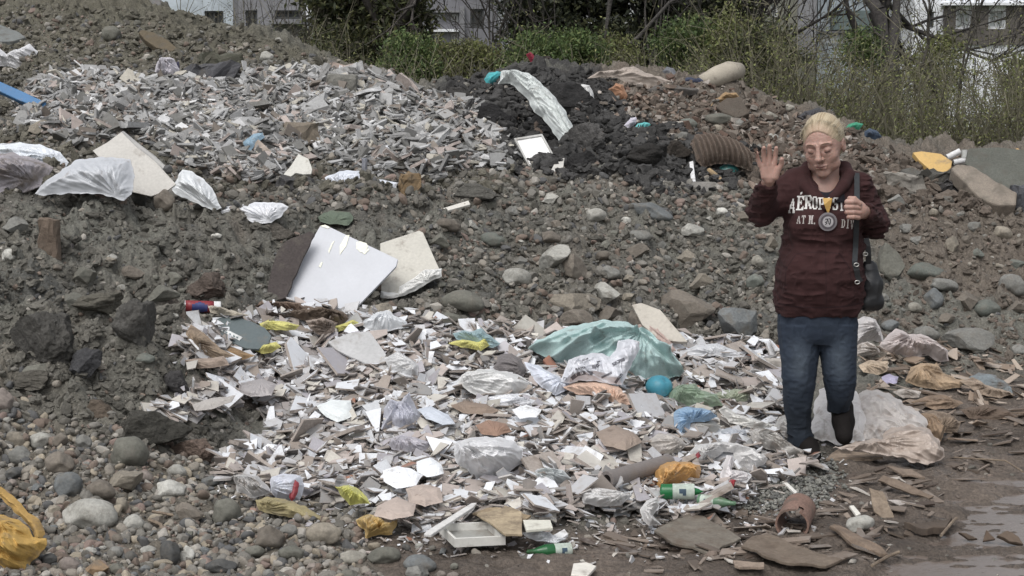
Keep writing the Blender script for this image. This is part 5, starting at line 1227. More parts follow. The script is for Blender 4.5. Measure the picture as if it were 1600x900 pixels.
sheet('blue_rag', 'dark blue rag on the bank right of the bright green rag', 'rag', [(1350, 206), (1358, 201), (1370, 204), (1380, 214), (1366, 218), (1352, 214)], M('cloth', (62, 78, 100)), .06, .02, 7, 0, Y=16.0, tilt=50, w=4)
sheet('black_sack', 'black sack behind the head of the woman', 'sack', [(1240, 186), (1256, 174), (1280, 168), (1292, 176), (1290, 192), (1262, 196)], M('plastic', (64, 62, 66)), .12, .03, 10, 0, Y=16.8, tilt=50, w=7)

# more films, papers and boards that lie on the near heap
for nm, lb, ct, pl, c_, hh_, ff_ in [
 ('plastic_film', 'white crumpled film between the large grey tile and the rounded white bag', 'plastic film', [(600, 560), (622, 548), (640, 560), (660, 572), (652, 590), (628, 588), (610, 578)], (206, 206, 206), .05, .02),
 ('paper_sheet', 'bright white paper sheet below the upright bluish film', 'paper', [(598, 735), (622, 728), (640, 732), (662, 742), (650, 758), (620, 764), (600, 752)], (226, 228, 232), .02, .006),
 ('paper_sheet', 'bright white folded paper left of the drawstring bag', 'paper', [(650, 722), (672, 714), (690, 726), (694, 740), (668, 746), (652, 738)], (222, 226, 230), .02, .006),
 ('paper_sheet', 'long bluish paper strip above the drawstring bag', 'paper', [(652, 640), (672, 634), (700, 648), (712, 662), (692, 664), (666, 654)], (186, 194, 206), .02, .006),
 ('plastic_film', 'white film strips right of the sky blue bag', 'plastic film', [(1122, 640), (1132, 634), (1150, 646), (1180, 656), (1212, 664), (1206, 672), (1170, 668), (1140, 660)], (216, 214, 208), .04, .03),
 ('plastic_film', 'lilac film heap left of the paper strip over the near heap', 'plastic film', [(604, 690), (625, 680), (650, 684), (676, 692), (664, 704), (634, 706), (612, 702)], (190, 186, 196), .05, .02),
 ('plastic_film', 'clear crumpled film between the grey open pipe and the drawstring bag', 'plastic film', [(826, 738), (850, 730), (880, 734), (892, 748), (866, 758), (838, 754)], (200, 206, 206), .05, .03),
 ('plastic_film', 'white crumpled film before the grey open pipe', 'plastic film', [(905, 770), (930, 762), (962, 766), (988, 774), (970, 790), (936, 792), (912, 786)], (210, 208, 206), .05, .03),
 ('plastic_film', 'white film curled round the cap of the second green bottle', 'plastic film', [(1000, 796), (1010, 782), (1026, 776), (1030, 790), (1020, 806), (1034, 820), (1014, 822), (1004, 812)], (216, 214, 212), .05, .02),
 ('cardboard_sheet', 'brown cardboard strip under the flat woven sack', 'cardboard', [(700, 632), (730, 626), (760, 632), (782, 642), (760, 648), (724, 646)], (140, 120, 104), .03, .01),
 ('cardboard_sheet', 'reddish brown cardboard piece above the drawstring bag', 'cardboard', [(742, 664), (764, 656), (790, 662), (800, 674), (776, 682), (752, 678)], (150, 116, 96), .03, .01),
 ('cardboard_sheet', 'beige cardboard square near the small orange bag', 'cardboard', [(634, 764), (660, 756), (688, 762), (692, 784), (664, 792), (640, 784)], (176, 158, 146), .02, .006),
 ('cardboard_sheet', 'pinkish board piece left of the small orange bag', 'board', [(590, 790), (620, 776), (650, 788), (646, 806), (612, 812), (584, 806)], (178, 160, 148), .02, .004),
 ('cardboard_sheet', 'pale grey board leaning at the left end of the near heap', 'board', [(300, 632), (330, 622), (368, 618), (362, 628), (330, 640), (304, 642)], (168, 162, 156), .02, .004),
 ('cardboard_sheet', 'brown grey board right of the flat woven sack', 'board', [(930, 676), (960, 664), (990, 676), (1004, 690), (978, 704), (944, 696)], (148, 130, 116), .03, .006),
 ('plastic_film', 'dusty white film above the bright orange bag', 'plastic film', [(1012, 690), (1030, 676), (1056, 680), (1074, 694), (1060, 708), (1030, 710)], (188, 180, 172), .05, .02),
 ('plastic_film', 'thin white film at the back edge right of the tarpaulin', 'plastic film', [(1060, 552), (1085, 540), (1120, 536), (1150, 548), (1160, 560), (1120, 556), (1085, 558)], (210, 212, 216), .04, .015),
 ('paper_sheet', 'white paper scrap before the yellowish foam lump', 'paper', [(800, 640), (822, 632), (846, 640), (838, 652), (812, 654)], (220, 222, 224), .02, .006),
 ('paper_sheet', 'white carton piece in the left half of the near heap', 'carton', [(494, 634), (520, 624), (548, 626), (552, 650), (528, 660), (510, 652)], (212, 218, 218), .03, .004),
 ('plastic_film', 'grey torn plaster paper below the folded cardboard flap', 'paper', [(376, 598), (410, 592), (432, 600), (424, 618), (392, 620), (372, 612)], (168, 162, 162), .02, .006)]:
    sheet(nm, lb, ct, pl, M('plastic' if nm == 'plastic_film' else 'card', c_, **({} if nm == 'plastic_film' else dict(dirt=.15, var=.08, fine=.06))), hh_, ff_, 14, 20, w=6, edge=.8, n=2500)
# ================================================================ MANY: shards, chunks and stones
def ico(sub=3):
    t = (1 + 5 ** .5) / 2
    v = [(-1, t, 0), (1, t, 0), (-1, -t, 0), (1, -t, 0), (0, -1, t), (0, 1, t), (0, -1, -t), (0, 1, -t), (t, 0, -1), (t, 0, 1), (-t, 0, -1), (-t, 0, 1)]
    f = [(0, 11, 5), (0, 5, 1), (0, 1, 7), (0, 7, 10), (0, 10, 11), (1, 5, 9), (5, 11, 4), (11, 10, 2), (10, 7, 6), (7, 1, 8), (3, 9, 4), (3, 4, 2), (3, 2, 6), (3, 6, 8), (3, 8, 9), (4, 9, 5), (2, 4, 11), (6, 2, 10), (8, 6, 7), (9, 8, 1)]
    v = [np.array(a) / np.linalg.norm(a) for a in v]
    for _ in range(sub):
        c, nf = {}, []
        def mid(a, b):
            k = (min(a, b), max(a, b))
            if k not in c:
                m = v[a] + v[b]; v.append(m / np.linalg.norm(m)); c[k] = len(v) - 1
            return c[k]
        for a, b, d in f:
            x, y, z = mid(a, b), mid(b, d), mid(d, a)
            nf += [(a, x, z), (b, y, x), (d, z, y), (x, y, z)]
        f = nf
    return np.array(v), np.array(f)
ICO = {s: ico(s) for s in (0, 1, 2, 3)}
def stone_shape(seed, angular, sub=3):
    V, f = ICO[sub]
    rs = np.random.default_rng(seed)
    P = V.copy()
    n = 12 if angular else 6
    for _ in range(n):
        d = rs.normal(size=3); d /= np.linalg.norm(d)
        h_ = rs.uniform(.48, .8) if angular else rs.uniform(.66, .9)
        e = P @ d - h_
        P = P - np.outer(np.clip(e, 0, None) * (1 if angular else .8), d)
    s = 1.6
    q = P * s + 10
    P = P * (1 + (.15 if not angular else .06) * vnoise3(q[:, 0], q[:, 1], q[:, 2], seed) + (.035 if angular else .012) * vnoise3(q[:, 0] * 3, q[:, 1] * 3, q[:, 2] * 3, seed + 5))[:, None]
    m = np.abs(P).max(0)
    return P / m, f
STONE = mat('stone', src='obj', rough=.86, var=.22, vscale=7, fine=.25, fscale=70, bump=.6, bscale=55, bdist=.007, dirt=.42, dirtcol=srgb(104, 98, 88), dscale=14)
STONEA = mat('stone_grains', src='attr', rough=.88, var=.12, vscale=30, fine=.2, fscale=150, bump=0)
RND = [mesh_np('stone', *stone_shape(50 + i, False), smooth=True, mats=[STONE]) for i in range(8)]
ANG = [mesh_np('rock', *stone_shape(80 + i, True), smooth=False, mats=[STONE]) for i in range(8)]
SC = {'grey': (124, 122, 116), 'blue grey': (104, 110, 114), 'beige': (150, 142, 126), 'brown': (122, 106, 90), 'tan': (146, 130, 108), 'dark grey': (82, 82, 82), 'pale grey': (164, 160, 150), 'white': (196, 192, 182), 'pinkish': (138, 118, 108), 'olive grey': (108, 106, 92), 'rusty': (150, 106, 60), 'greenish grey': (104, 112, 102)}
SC = {k: tuple(c_ * .62 + m_ * .38 for c_, m_ in zip(v, [sum(v) / 3 * .99, sum(v) / 3, sum(v) / 3 * .955])) for k, v in SC.items()}
ALL_MANY = []    # (object, kind word, look words, px, py, group)
def stone(px, py, wpx, hpx, cname, angular=False, seed=0, sink=.28, tilt=0, label=None, Y=None, flat=.75, group=None, yaw=None):
    A = hit([px], [py + hpx * .42], Z)[0] if Y is None else pt(px, py + hpx * .42, Y)
    rs = np.random.default_rng(seed + int(px * 3 + py * 7))
    s = A[1] / F
    me = (ANG if angular else RND)[rs.integers(0, 8)]
    o = link('rock' if angular else 'stone', me, None, None, 'rock' if angular else 'stone', group)
    w_, h_ = wpx * s / 2, hpx * s / 2
    o.scale = (w_, (w_ + h_) / 2 * rs.uniform(.8, 1.1), h_ * 1.06)
    o.rotation_euler = (rs.normal(0, .18), R(tilt) + rs.normal(0, .06), rs.normal(0, .3) if yaw is None else yaw)
    o.location = A + np.array([0, h_ * .4, h_ * (1 - sink * 1.0)])
    c = np.array(srgb(*SC[cname])) * rs.uniform(.88, 1.12)
    o.color = (*c, 1)
    size = 'very large' if wpx > 75 else 'large' if wpx > 48 else 'medium' if wpx > 28 else 'small'
    shape = ('angular' if angular else ('long rounded' if wpx > 1.7 * hpx else 'rounded'))
    if label: o['label'] = label; LAND.append((label.split(' lying')[0].split(' on ')[0].split(' in ')[0], px, py)) if wpx > 55 else None
    else: ALL_MANY.append((o, 'rock' if angular else 'stone', f'{size} {cname} {shape}', px, py))
    return o
KNOWN = [
 (140, 803, 94, 50, 'pale grey', 0, 'big smooth egg shaped beige grey cobble at the near left corner'), (105, 758, 46, 44, 'blue grey', 0, 'blue grey round cobble behind the big egg shaped one'),
 (156, 764, 50, 30, 'brown', 0, None), (193, 752, 62, 36, 'tan', 1, None), (200, 706, 64, 52, 'olive grey', 0, 'large domed grey green cobble above the pebbles'), (62, 688, 38, 26, 'pale grey', 0, None), (25, 685, 36, 26, 'tan', 0, None),
 (2, 625, 34, 40, 'pinkish', 0, 'rounded pinkish boulder cut by the left edge of the view'), (264, 764, 58, 30, 'white', 0, 'whitish long cobble above the brown angular one'), (292, 800, 54, 38, 'brown', 1, 'brown angular stone with a flat front beside the cobbles'), (352, 800, 50, 44, 'olive grey', 0, None),
 (264, 862, 32, 42, 'dark grey', 0, None), (291, 866, 26, 28, 'white', 0, 'small bright white pebble beside the dark long one'), (108, 881, 38, 26, 'pinkish', 0, None), (150, 888, 42, 28, 'rusty', 1, 'rusty orange stone at the bottom edge of the view'), (189, 788, 22, 24, 'tan', 0, None), (208, 816, 36, 26, 'pale grey', 0, None),
 (345, 884, 52, 22, 'dark grey', 0, None), (506, 833, 60, 38, 'tan', 0, None), (455, 863, 44, 24, 'olive grey', 0, None), (418, 840, 54, 40, 'brown', 0, None), (548, 872, 52, 26, 'beige', 0, None), (600, 868, 56, 28, 'olive grey', 0, None), (655, 880, 56, 26, 'blue grey', 0, None), (650, 892, 50, 24, 'grey', 1, None),
 (84, 798, 22, 20, 'tan', 0, None), (92, 722, 46, 34, 'brown', 0, None), (130, 690, 26, 24, 'grey', 0, None), (225, 745, 30, 20, 'pinkish', 0, None), (275, 735, 34, 20, 'pale grey', 0, None), (30, 712, 44, 30, 'grey', 0, None), (262, 778, 24, 12, 'beige', 0, None), (115, 845, 26, 16, 'brown', 0, None), (180, 862, 28, 18, 'grey', 0, None), (450, 830, 30, 24, 'grey', 0, None), (330, 752, 36, 18, 'blue grey', 0, None), (396, 862, 36, 20, 'olive grey', 0, None),
 (722, 470, 76, 36, 'olive grey', 0, 'large smooth grey green stone right of the beige board'), (808, 432, 48, 28, 'pale grey', 0, 'pale rounded stone on the slope above the turquoise tarpaulin'), (896, 470, 100, 38, 'tan', 1, 'long flat tan block on the slope behind the turquoise tarpaulin'), (872, 402, 66, 38, 'pale grey', 1, 'pale slanting slab stone in the middle of the slope'),
 (895, 415, 50, 44, 'brown', 1, None), (1018, 330, 72, 28, 'blue grey', 0, 'smooth blue grey stone partly buried high on the slope'), (1000, 368, 42, 18, 'grey', 0, None), (977, 345, 20, 13, 'white', 0, None), (1068, 478, 108, 66, 'brown', 1, 'largest brown boulder on the slope left of the woman'), (1152, 500, 84, 52, 'blue grey', 1, 'large blue grey boulder between the brown boulder and the woman'),
 (944, 455, 56, 34, 'pale grey', 1, None), (995, 392, 46, 24, 'brown', 1, None), (1073, 402, 34, 24, 'tan', 1, None), (950, 425, 40, 22, 'grey', 0, None), (930, 335, 36, 20, 'pale grey', 0, None), (700, 500, 46, 24, 'olive grey', 0, None), (665, 497, 24, 14, 'grey', 0, None), (590, 487, 50, 30, 'tan', 1, 'tan angular block under the corner of the large white board'),
 (770, 372, 44, 22, 'greenish grey', 0, None), (700, 350, 44, 20, 'brown', 0, None), (860, 370, 40, 20, 'brown', 0, None), (1095, 440, 40, 28, 'tan', 1, None), (1180, 440, 30, 26, 'greenish grey', 0, None), (1184, 408, 22, 20, 'beige', 0, None), (1128, 330, 20, 12, 'white', 0, None), (1205, 380, 22, 28, 'tan', 1, None), (1000, 500, 44, 40, 'brown', 1, None), (950, 492, 44, 30, 'brown', 1, None), (905, 500, 60, 34, 'brown', 1, None),
 (1444, 424, 72, 30, 'greenish grey', 0, 'long smooth green grey boulder right of the handbag'), (1477, 445, 62, 20, 'grey', 0, 'flat grey stone right under the long green grey boulder'), (1460, 466, 32, 34, 'blue grey', 0, None), (1520, 532, 96, 40, 'grey', 1, 'big flat grey rock beside the mud on the right'), (1542, 481, 50, 30, 'greenish grey', 0, None), (1583, 443, 46, 34, 'grey', 0, None), (1392, 408, 50, 60, 'olive grey', 1, 'greenish boulder leaning behind the handbag'),
 (1486, 382, 26, 28, 'tan', 1, None), (1392, 508, 30, 18, 'blue grey', 0, None), (1448, 520, 44, 22, 'grey', 0, None), (1510, 470, 40, 34, 'brown', 1, None), (1530, 545, 24, 14, 'white', 0, None), (1345, 818, 52, 26, 'pale grey', 0, 'muddy pale stone between the planks and the broken clay pipe'), (1590, 480, 34, 22, 'brown', 1, None), (1430, 480, 24, 16, 'beige', 0, None), (1480, 498, 30, 20, 'brown', 1, None),
 (13, 398, 26, 20, 'white', 0, 'round whitish stone at the far left of the earth heap'), (242, 498, 26, 12, 'beige', 0, None), (338, 368, 18, 9, 'white', 0, None), (175, 402, 18, 12, 'pale grey', 0, None), (205, 425, 40, 22, 'brown', 1, None), (130, 432, 40, 34, 'olive grey', 1, None), (170, 408, 22, 14, 'tan', 1, None), (270, 432, 34, 26, 'olive grey', 1, None), (20, 352, 48, 28, 'grey', 1, None),
 (210, 305, 36, 34, 'dark grey', 0, 'dark dome shaped clod in front of the wide white woven sack'), (256, 312, 34, 34, 'brown', 0, None), (55, 580, 70, 30, 'olive grey', 1, None), (120, 470, 60, 30, 'olive grey', 1, None), (225, 560, 34, 18, 'greenish grey', 0, None), (250, 460, 60, 30, 'olive grey', 1, None),
 (175, 52, 30, 26, 'olive grey', 0, 'grey brown boulder on the mound left of the brown tilted slab'), (92, 30, 18, 12, 'grey', 0, None), (415, 88, 24, 18, 'pale grey', 0, None), (420, 98, 28, 10, 'grey', 0, None), (435, 62, 12, 8, 'pale grey', 0, None), (62, 200, 46, 26, 'tan', 1, None), (150, 175, 20, 12, 'tan', 1, None), (1080, 203, 0, 0, 'grey', 0, None),
 (1075, 193, 34, 16, 'greenish grey', 0, None), (1125, 186, 50, 20, 'olive grey', 0, 'flat olive boulder on the brown rubble below the ochre sheet'), (1120, 200, 24, 14, 'tan', 0, None), (1068, 212, 20, 14, 'grey', 0, None), (1160, 192, 26, 14, 'grey', 0, None), (1207, 214, 22, 14, 'pale grey', 0, None), (1232, 168, 20, 12, 'beige', 0, None), (1205, 180, 22, 16, 'beige', 1, None), (1290, 205, 1, 1, 'grey', 0, None)]
for k_ in KNOWN:
    if k_[2] < 5: continue
    stone(*k_[:5], angular=bool(k_[5]), label=k_[6], tilt=(22 if k_[0] in (1018, 1152) else -28 if k_[0] == 872 else 14 if k_[0] == 1477 else 0))

# big rough lumps of earth and asphalt
def clod_shape(seed):
    V, f = ico(4)
    r2s = np.random.default_rng(seed); P = V.copy()
    for _ in range(9):
        d = r2s.normal(size=3); d /= np.linalg.norm(d); e = P @ d - r2s.uniform(.5, .8); P = P - np.outer(np.clip(e, 0, None), d)
    q = P + 10; n_ = 0
    for s_, a_ in ((1.3, .16), (3.1, .10), (7, .055), (15, .03)): n_ = n_ + a_ * vnoise3(q[:, 0] * s_, q[:, 1] * s_, q[:, 2] * s_, seed)
    P = P * (1 + n_)[:, None]
    return P / np.abs(P).max(0), f
CLODM = mat('earth_clod', src='obj', rough=.97, var=.25, vscale=9, fine=.3, fscale=60, bump=.9, bscale=60, bdist=.01, spec=.2)
CLODS = [mesh_np('earth_clod', *clod_shape(300 + i), smooth=False, mats=[CLODM]) for i in range(6)]
def clod(lb, px, py, w_, h_, rgb, k, Y=None, sink=.3, group='black clods on the dark mound', tilt=0):
    A = hit([px], [py + h_ * .45], Z)[0]
    if Y is not None and Y < A[1]: A = pt(px, py + h_ * .45, Y)
    s = A[1] / F
    o = link('earth_clod', CLODS[k % 6], None, lb, 'clod', group, color=srgb(*rgb))
    o.scale = (w_ * s / 2 * 1.05, (w_ + h_) * s / 4, h_ * s / 2 * 1.1); o.rotation_euler = (0, R(tilt), .5 * math.sin(k * 2.3))
    o.location = A + np.array([0, h_ * s * .25, h_ * s / 2 * (1 - sink)])
    if w_ > 55: LAND.append((lb.split(' of ')[0].split(' in the')[0].split(' left on')[0].split(' low on')[0], px, py))
for k_, (lb, bx_, c_, y_) in enumerate(CLODQ): clod(lb, bx_[0], bx_[1] - bx_[3] * .4, bx_[2] * 1.1, bx_[3] * 1.1, c_, k_)
for k_, (lb, x_, y_, w_, h_, c_, t_) in enumerate([('huge dark earth clod at the far side of the hollow', 62, 522, 120, 96, (74, 72, 68), 0), ('dark upright slab of earth in the hollow', 205, 500, 72, 90, (80, 78, 74), 0), ('smooth dark slab leaning at the bottom of the hollow', 130, 560, 46, 56, (66, 66, 68), 30),
        ('dark squarish clod left of the cardboard', 273, 597, 66, 44, (70, 68, 68), 0), ('broad dark bank of earth above the domed cobble', 235, 665, 130, 66, (70, 68, 62), 0), ('brown earth clod under the broad dark bank', 150, 640, 60, 40, (94, 82, 70), 0), ('reddish crumbling earth clod beside the domed cobble', 300, 700, 70, 40, (98, 82, 72), 0), ('dull earth clod above the dark upright slab', 150, 470, 90, 36, (88, 84, 74), 0),
        ('low earth clod below the huge dark one', 45, 590, 90, 36, (86, 82, 74), 0), ('brown earth hump left of the soaked cardboard', 330, 445, 80, 50, (92, 80, 72), 0), ('earth hump behind the large white leaning board', 430, 360, 60, 34, (96, 90, 82), 0), ('earth hump right of the rusty foam block', 740, 298, 90, 30, (88, 86, 80), 0)]):
    clod(lb, x_, y_, w_, h_, c_, k_ + 2, group='earth clods on the near heap', tilt=t_, sink=.42)

occupied = [(k_[0], k_[1], k_[2] * .5, k_[3] * .5) for k_ in KNOWN if k_[2] > 5]
def free(px, py, r):
    for (x, y, a, b) in occupied:
        if abs(px - x) < a + r * .8 and abs(py - y) < b + r * .7: return False
    return True
# other stones one can make out
STREG = [([(-10, 600), (60, 665), (230, 690), (330, 760), (430, 800), (560, 840), (700, 850), (760, 900), (-10, 900)], 95, (14, 34), 0.25, ['olive grey', 'brown', 'grey', 'tan', 'pale grey', 'blue grey', 'pinkish', 'dark grey']),
         ([(640, 350), (780, 300), (1180, 340), (1210, 540), (1060, 520), (960, 480), (860, 500), (700, 500), (640, 450)], 70, (12, 46), 0.75, ['olive grey', 'brown', 'grey', 'pale grey', 'tan', 'brown']),
         ([(1370, 300), (1600, 360), (1600, 560), (1480, 560), (1385, 500)], 36, (10, 34), 0.75, ['brown', 'tan', 'grey', 'brown', 'greenish grey']),
         ([(0, 320), (430, 350), (440, 460), (300, 520), (200, 450), (0, 460)], 22, (8, 22), 0.5, ['olive grey', 'grey', 'pale grey', 'brown']),
         ([(980, 170), (1240, 200), (1200, 300), (1060, 230)], 16, (8, 18), 0.4, ['beige', 'brown', 'pale grey', 'olive grey']),
         ([(60, 20), (380, 40), (540, 105), (280, 110), (60, 110)], 22, (8, 20), 0.5, ['olive grey', 'grey', 'brown'])]
for reg, n, (s0, s1), pa, cs in STREG:
    P = np.array(reg); k = 0; t = 0
    while k < n and t < 6000:
        t += 1
        x, y = rng.uniform(P[:, 0].min(), P[:, 0].max()), rng.uniform(P[:, 1].min(), P[:, 1].max())
        if not inpoly(x, y, reg): continue
        w_ = s0 + (s1 - s0) * rng.random() ** 2.2
        if not free(x, y, w_ / 2): continue
        if inpoly(x, y, TILE) or (1225 < x < 1345 and 560 < y < 725): continue
        occupied.append((x, y, w_ / 2, w_ / 3)); k += 1
        stone(x, y, w_, w_ * rng.uniform(.5, .8), cs[rng.integers(0, len(cs))], rng.random() < pa, seed=k, tilt=rng.normal(0, 14))

# ---- shard shapes: squares of tile broken by straight and crooked cracks
def shard_outline(rs, whole=False):
    P = [np.array(p, float) for p in [(-1, -1), (1, -1), (1, 1), (-1, 1)]]
    for _ in range(0 if whole else rs.integers(1, 4)):
        a = rs.uniform(0, 2 * math.pi); n = np.array([math.cos(a), math.sin(a)]); d = rs.uniform(.0, .55)
        Q = []
        for i in range(len(P)):
            p, q = P[i], P[(i + 1) % len(P)]
            sp, sq = p @ n - d, q @ n - d
            if sp <= 0: Q.append(p)
            if sp * sq < 0: Q.append(p + (q - p) * sp / (sp - sq))
        if len(Q) >= 3: P = Q
    P = np.array(P); P = P - P.mean(0)
    return P / np.abs(P).max()
def prism_parts(P2, th):
    k = len(P2)
    V = np.concatenate([np.c_[P2, np.full(k, th / 2)], np.c_[P2, np.full(k, -th / 2)]])
    i = np.arange(k); j = (i + 1) % k
    return V, i[None, :], (i[::-1] + k)[None, :], np.stack([i, i + k, j + k, j], -1)
rs_ = np.random.default_rng(3)
GLAZE = mat('tile_face', src='obj', rough=.28, var=.07, vscale=6, fine=.05, fscale=50, bump=.1, bscale=30, bdist=.002, dirt=.32, dirtcol=srgb(158, 148, 140), dscale=12, spec=.5)
BISC = mat('tile_body', srgb(164, 152, 142), rough=.92, var=.2, vscale=5, fine=.15, fscale=80, bump=.5, bscale=120, bdist=.002, dirt=.25)
PLAST = mat('plaster_chunk', src='obj', rough=.93, var=.2, vscale=6, fine=.2, fscale=60, bump=.7, bscale=45, bdist=.006, dirt=.3, dirtcol=srgb(104, 98, 90), dscale=8)
SHARDS = []
for i in range(26):
    P2 = shard_outline(rs_, i > 23)
    V, a, b, s = prism_parts(P2, .13)
    SHARDS.append(mesh_np('tile_shard', V, [a, b, s], mats=[GLAZE, BISC], midx=[0, 1] + [1] * len(s)))
CHUNKS = []
for i in range(20):
    P2 = shard_outline(rs_)
    m_ = []
    for j in range(len(P2)):
        m_ += [P2[j], (P2[j] + P2[(j + 1) % len(P2)]) / 2 + rs_.normal(0, .09, 2)]
    V, a, b, s = prism_parts(np.array(m_), .24)
    V[:, :2] *= np.where(V[:, 2:3] > 0, .93, 1.0); V += rs_.normal(0, .03, V.shape)
    CHUNKS.append(mesh_np('rubble_chunk', V, [a, b, s], mats=[PLAST]))
def orient(n, tiltsd, rs):
    """matrix whose z is near the ground normal"""
    z = n + rs.normal(0, tiltsd, 3); z /= np.linalg.norm(z)
    a = rs.normal(size=3); x = np.cross(a, z); x /= np.linalg.norm(x); y = np.cross(z, x)
    return np.stack([x, y, z], 1)
from mathutils import Matrix
TC = {'white': (214, 217, 222), 'pale grey': (182, 182, 184), 'cream': (192, 186, 174), 'pinkish beige': (176, 162, 154), 'brown beige': (150, 136, 124), 'lilac grey': (164, 160, 166), 'dull grey': (142, 140, 138), 'terracotta': (158, 104, 80)}
TCN = list(TC); TCW = [.42, .18, .09, .12, .07, .06, .05, .01]
def scatter_things(poly, n, meshes, size, kindw, colors, weights, group, tilt, rs, lift=(.01, .08), thick=1, name='tile_shard', avoid=()):
    P = np.array(poly); k = t = 0; occ = []
    while k < n and t < 20000:
        t += 1
        x, y = rs.uniform(P[:, 0].min(), P[:, 0].max()), rs.uniform(P[:, 1].min(), P[:, 1].max())
        if not inpoly(x, y, poly) or any(inpoly(x, y, a) for a in avoid): continue
        s = size[0] + (size[1] - size[0]) * rs.random() ** 1.5
        A = hit([x], [y], Z)[0]
        rpx = s * F / A[1]
        if any((x - a) ** 2 + ((y - b) * 1.7) ** 2 < ((rpx + r) * .58) ** 2 for a, b, r in occ[-400:]): continue
        occ.append((x, y, rpx))
        ci = rs.choice(len(colors), p=weights); cn = list(colors)[ci]
        me = meshes[rs.integers(0, len(meshes))]
        Rm = orient(gnormal(*A[:2]), tilt, rs)
        flip = cn in ('pinkish beige', 'brown beige', 'terracotta', 'dull grey') and name == 'tile_shard' and rs.random() < .6
        if flip: Rm = Rm @ np.diag([1, -1, -1])
        o = link(name, me, None, None, kindw, group)
        sc = np.diag([s, s * rs.uniform(.75, 1), s * thick])
        Mx = Rm @ sc
        m4 = Matrix([[*Mx[0], 0], [*Mx[1], 0], [*Mx[2], 0], [0, 0, 0, 1]])
        o.matrix_world = m4
        o.location = A + [0, 0, rs.uniform(*lift)]
        c = np.array(srgb(*colors[cn])) * rs.uniform(.9, 1.08)
        o.color = (*np.clip(c, 0, .9), 1)
        w2 = s * 2
        ALL_MANY.append((o, kindw, f"{'large' if w2 > size[1] * 1.35 else 'medium sized' if w2 > size[1] * .9 else 'small'} {cn if not flip else 'brown beige'}" + (' upturned' if Rm[2, 1] > .45 or abs(Rm[2, 2]) < .75 else ' flat'), x, y))
        k += 1
rs = np.random.default_rng(12)
SHOEQ = [(1205, 650), (1300, 650), (1310, 735), (1225, 735)]
AV = [SHOEQ, tp, [(706, 680), (820, 680), (820, 755), (706, 755)], [(712, 575), (835, 575), (835, 640), (712, 640)], gp, [(985, 600), (1055, 600), (1055, 640), (985, 640)]]
scatter_things(TILE, 285, SHARDS, (.042, .135), 'tile shard', TC, TCW, 'broken tiles on the near heap', .30, rs, (.05, .10), 1, avoid=AV)
GC = {'pale grey': (160, 160, 159), 'grey': (138, 137, 135), 'dull grey': (116, 115, 111), 'pinkish': (164, 150, 142), 'cream': (174, 168, 154), 'whitish': (194, 194, 194), 'brownish': (124, 114, 104)}
scatter_things(GREY, 255, CHUNKS, (.055, .19), 'plaster chunk', GC, [.3, .27, .13, .1, .07, .08, .05], 'plaster chunks on the far grey heap', .45, rs, (.0, .07), 1, 'plaster_chunk')

# ---- the rest, past counting
def bulk(name, PXY, sizes, templates, cols, tilt, rs, lift, m, T=None, aniso=.8, pts=None, twoside=None, thick=1, smooth=False):
    A = hit(PXY[:, 0], PXY[:, 1], Z if T is None else T) if pts is None else pts
    n = gnormal(A[:, 0], A[:, 1])
    z = n + rs.normal(0, 1, n.shape) * (tilt[:, None] if hasattr(tilt, '__len__') else tilt); z /= np.linalg.norm(z, axis=1, keepdims=True)
    x = np.cross(rs.normal(size=z.shape), z); x /= np.linalg.norm(x, axis=1, keepdims=True); y = np.cross(z, x)
    A = A + np.c_[np.zeros((len(A), 2)), lift]
    which = rs.integers(0, len(templates), len(A))
    Vs, Fd, Cd, off = [], {}, {}, 0
    for ti, (V, fl) in enumerate(templates):
        ii = np.where(which == ti)[0]
        if not len(ii): continue
        s = sizes[ii][:, None, None]
        W = (V[None, :, 0:1] * x[ii][:, None] + V[None, :, 1:2] * y[ii][:, None] * aniso + V[None, :, 2:3] * z[ii][:, None] * thick) * s + A[ii][:, None]
        nv = V.shape[0]
        for fi, f in enumerate(fl):
            base = off + np.arange(len(ii)) * nv
            ff = (f[None] + base[:, None, None]).reshape(-1, f.shape[1])
            Fd.setdefault(f.shape[1], []).append(ff)
            c = cols[ii]
            if twoside is not None and fi > 0: c = twoside[ii] * (1 if fi == 1 else .95)
            Cd.setdefault(f.shape[1], []).append(np.repeat(c, len(f), 0))
        Vs.append(W.reshape(-1, 3)); off += nv * len(ii)
    ks = list(Fd)
    me = mesh_np(name, np.concatenate(Vs), [np.concatenate(Fd[k]) for k in ks], col=np.concatenate([np.concatenate(Cd[k]) for k in ks]), mats=[m], smooth=smooth)
    return link(name, me, kind='stuff')
def sample(poly, n, rs, soften=0, avoid=()):
    P = np.array(poly); out = []
    tot = 0
    while tot < n:
        x, y = rs.uniform(P[:, 0].min() - soften, P[:, 0].max() + soften, n * 2), rs.uniform(P[:, 1].min() - soften, P[:, 1].max() + soften, n * 2)
        m_ = inpoly(x + rs.normal(0, soften + 1e-6, n * 2), y + rs.normal(0, soften * .6 + 1e-6, n * 2), poly)
        out.append(np.c_[x[m_], y[m_]]); tot += m_.sum()
    return np.concatenate(out)[:n]
def tmpl(n, th, whole=False, rough_=0):
    T = []
    for i in range(n):
        V, a, b, s = prism_parts(shard_outline(rs_), th)
        if rough_: V = V + rs_.normal(0, rough_, V.shape)
        T.append((V, [a, b, s]))
    return T
SH_M = mat('shard_rubble', src='attr', rough=.5, var=.1, vscale=20, fine=.1, fscale=120, bump=0, dirt=.38, dirtcol=srgb(148, 138, 130), dscale=9)
def palette(D, w, n, rs, j=.12):
    c = np.array([srgb(*v) for v in D.values()])
    i = rs.choice(len(c), n, p=w)
    return np.clip(c[i] * rs.uniform(1 - j, 1 + j, (n, 1)), 0, .85)
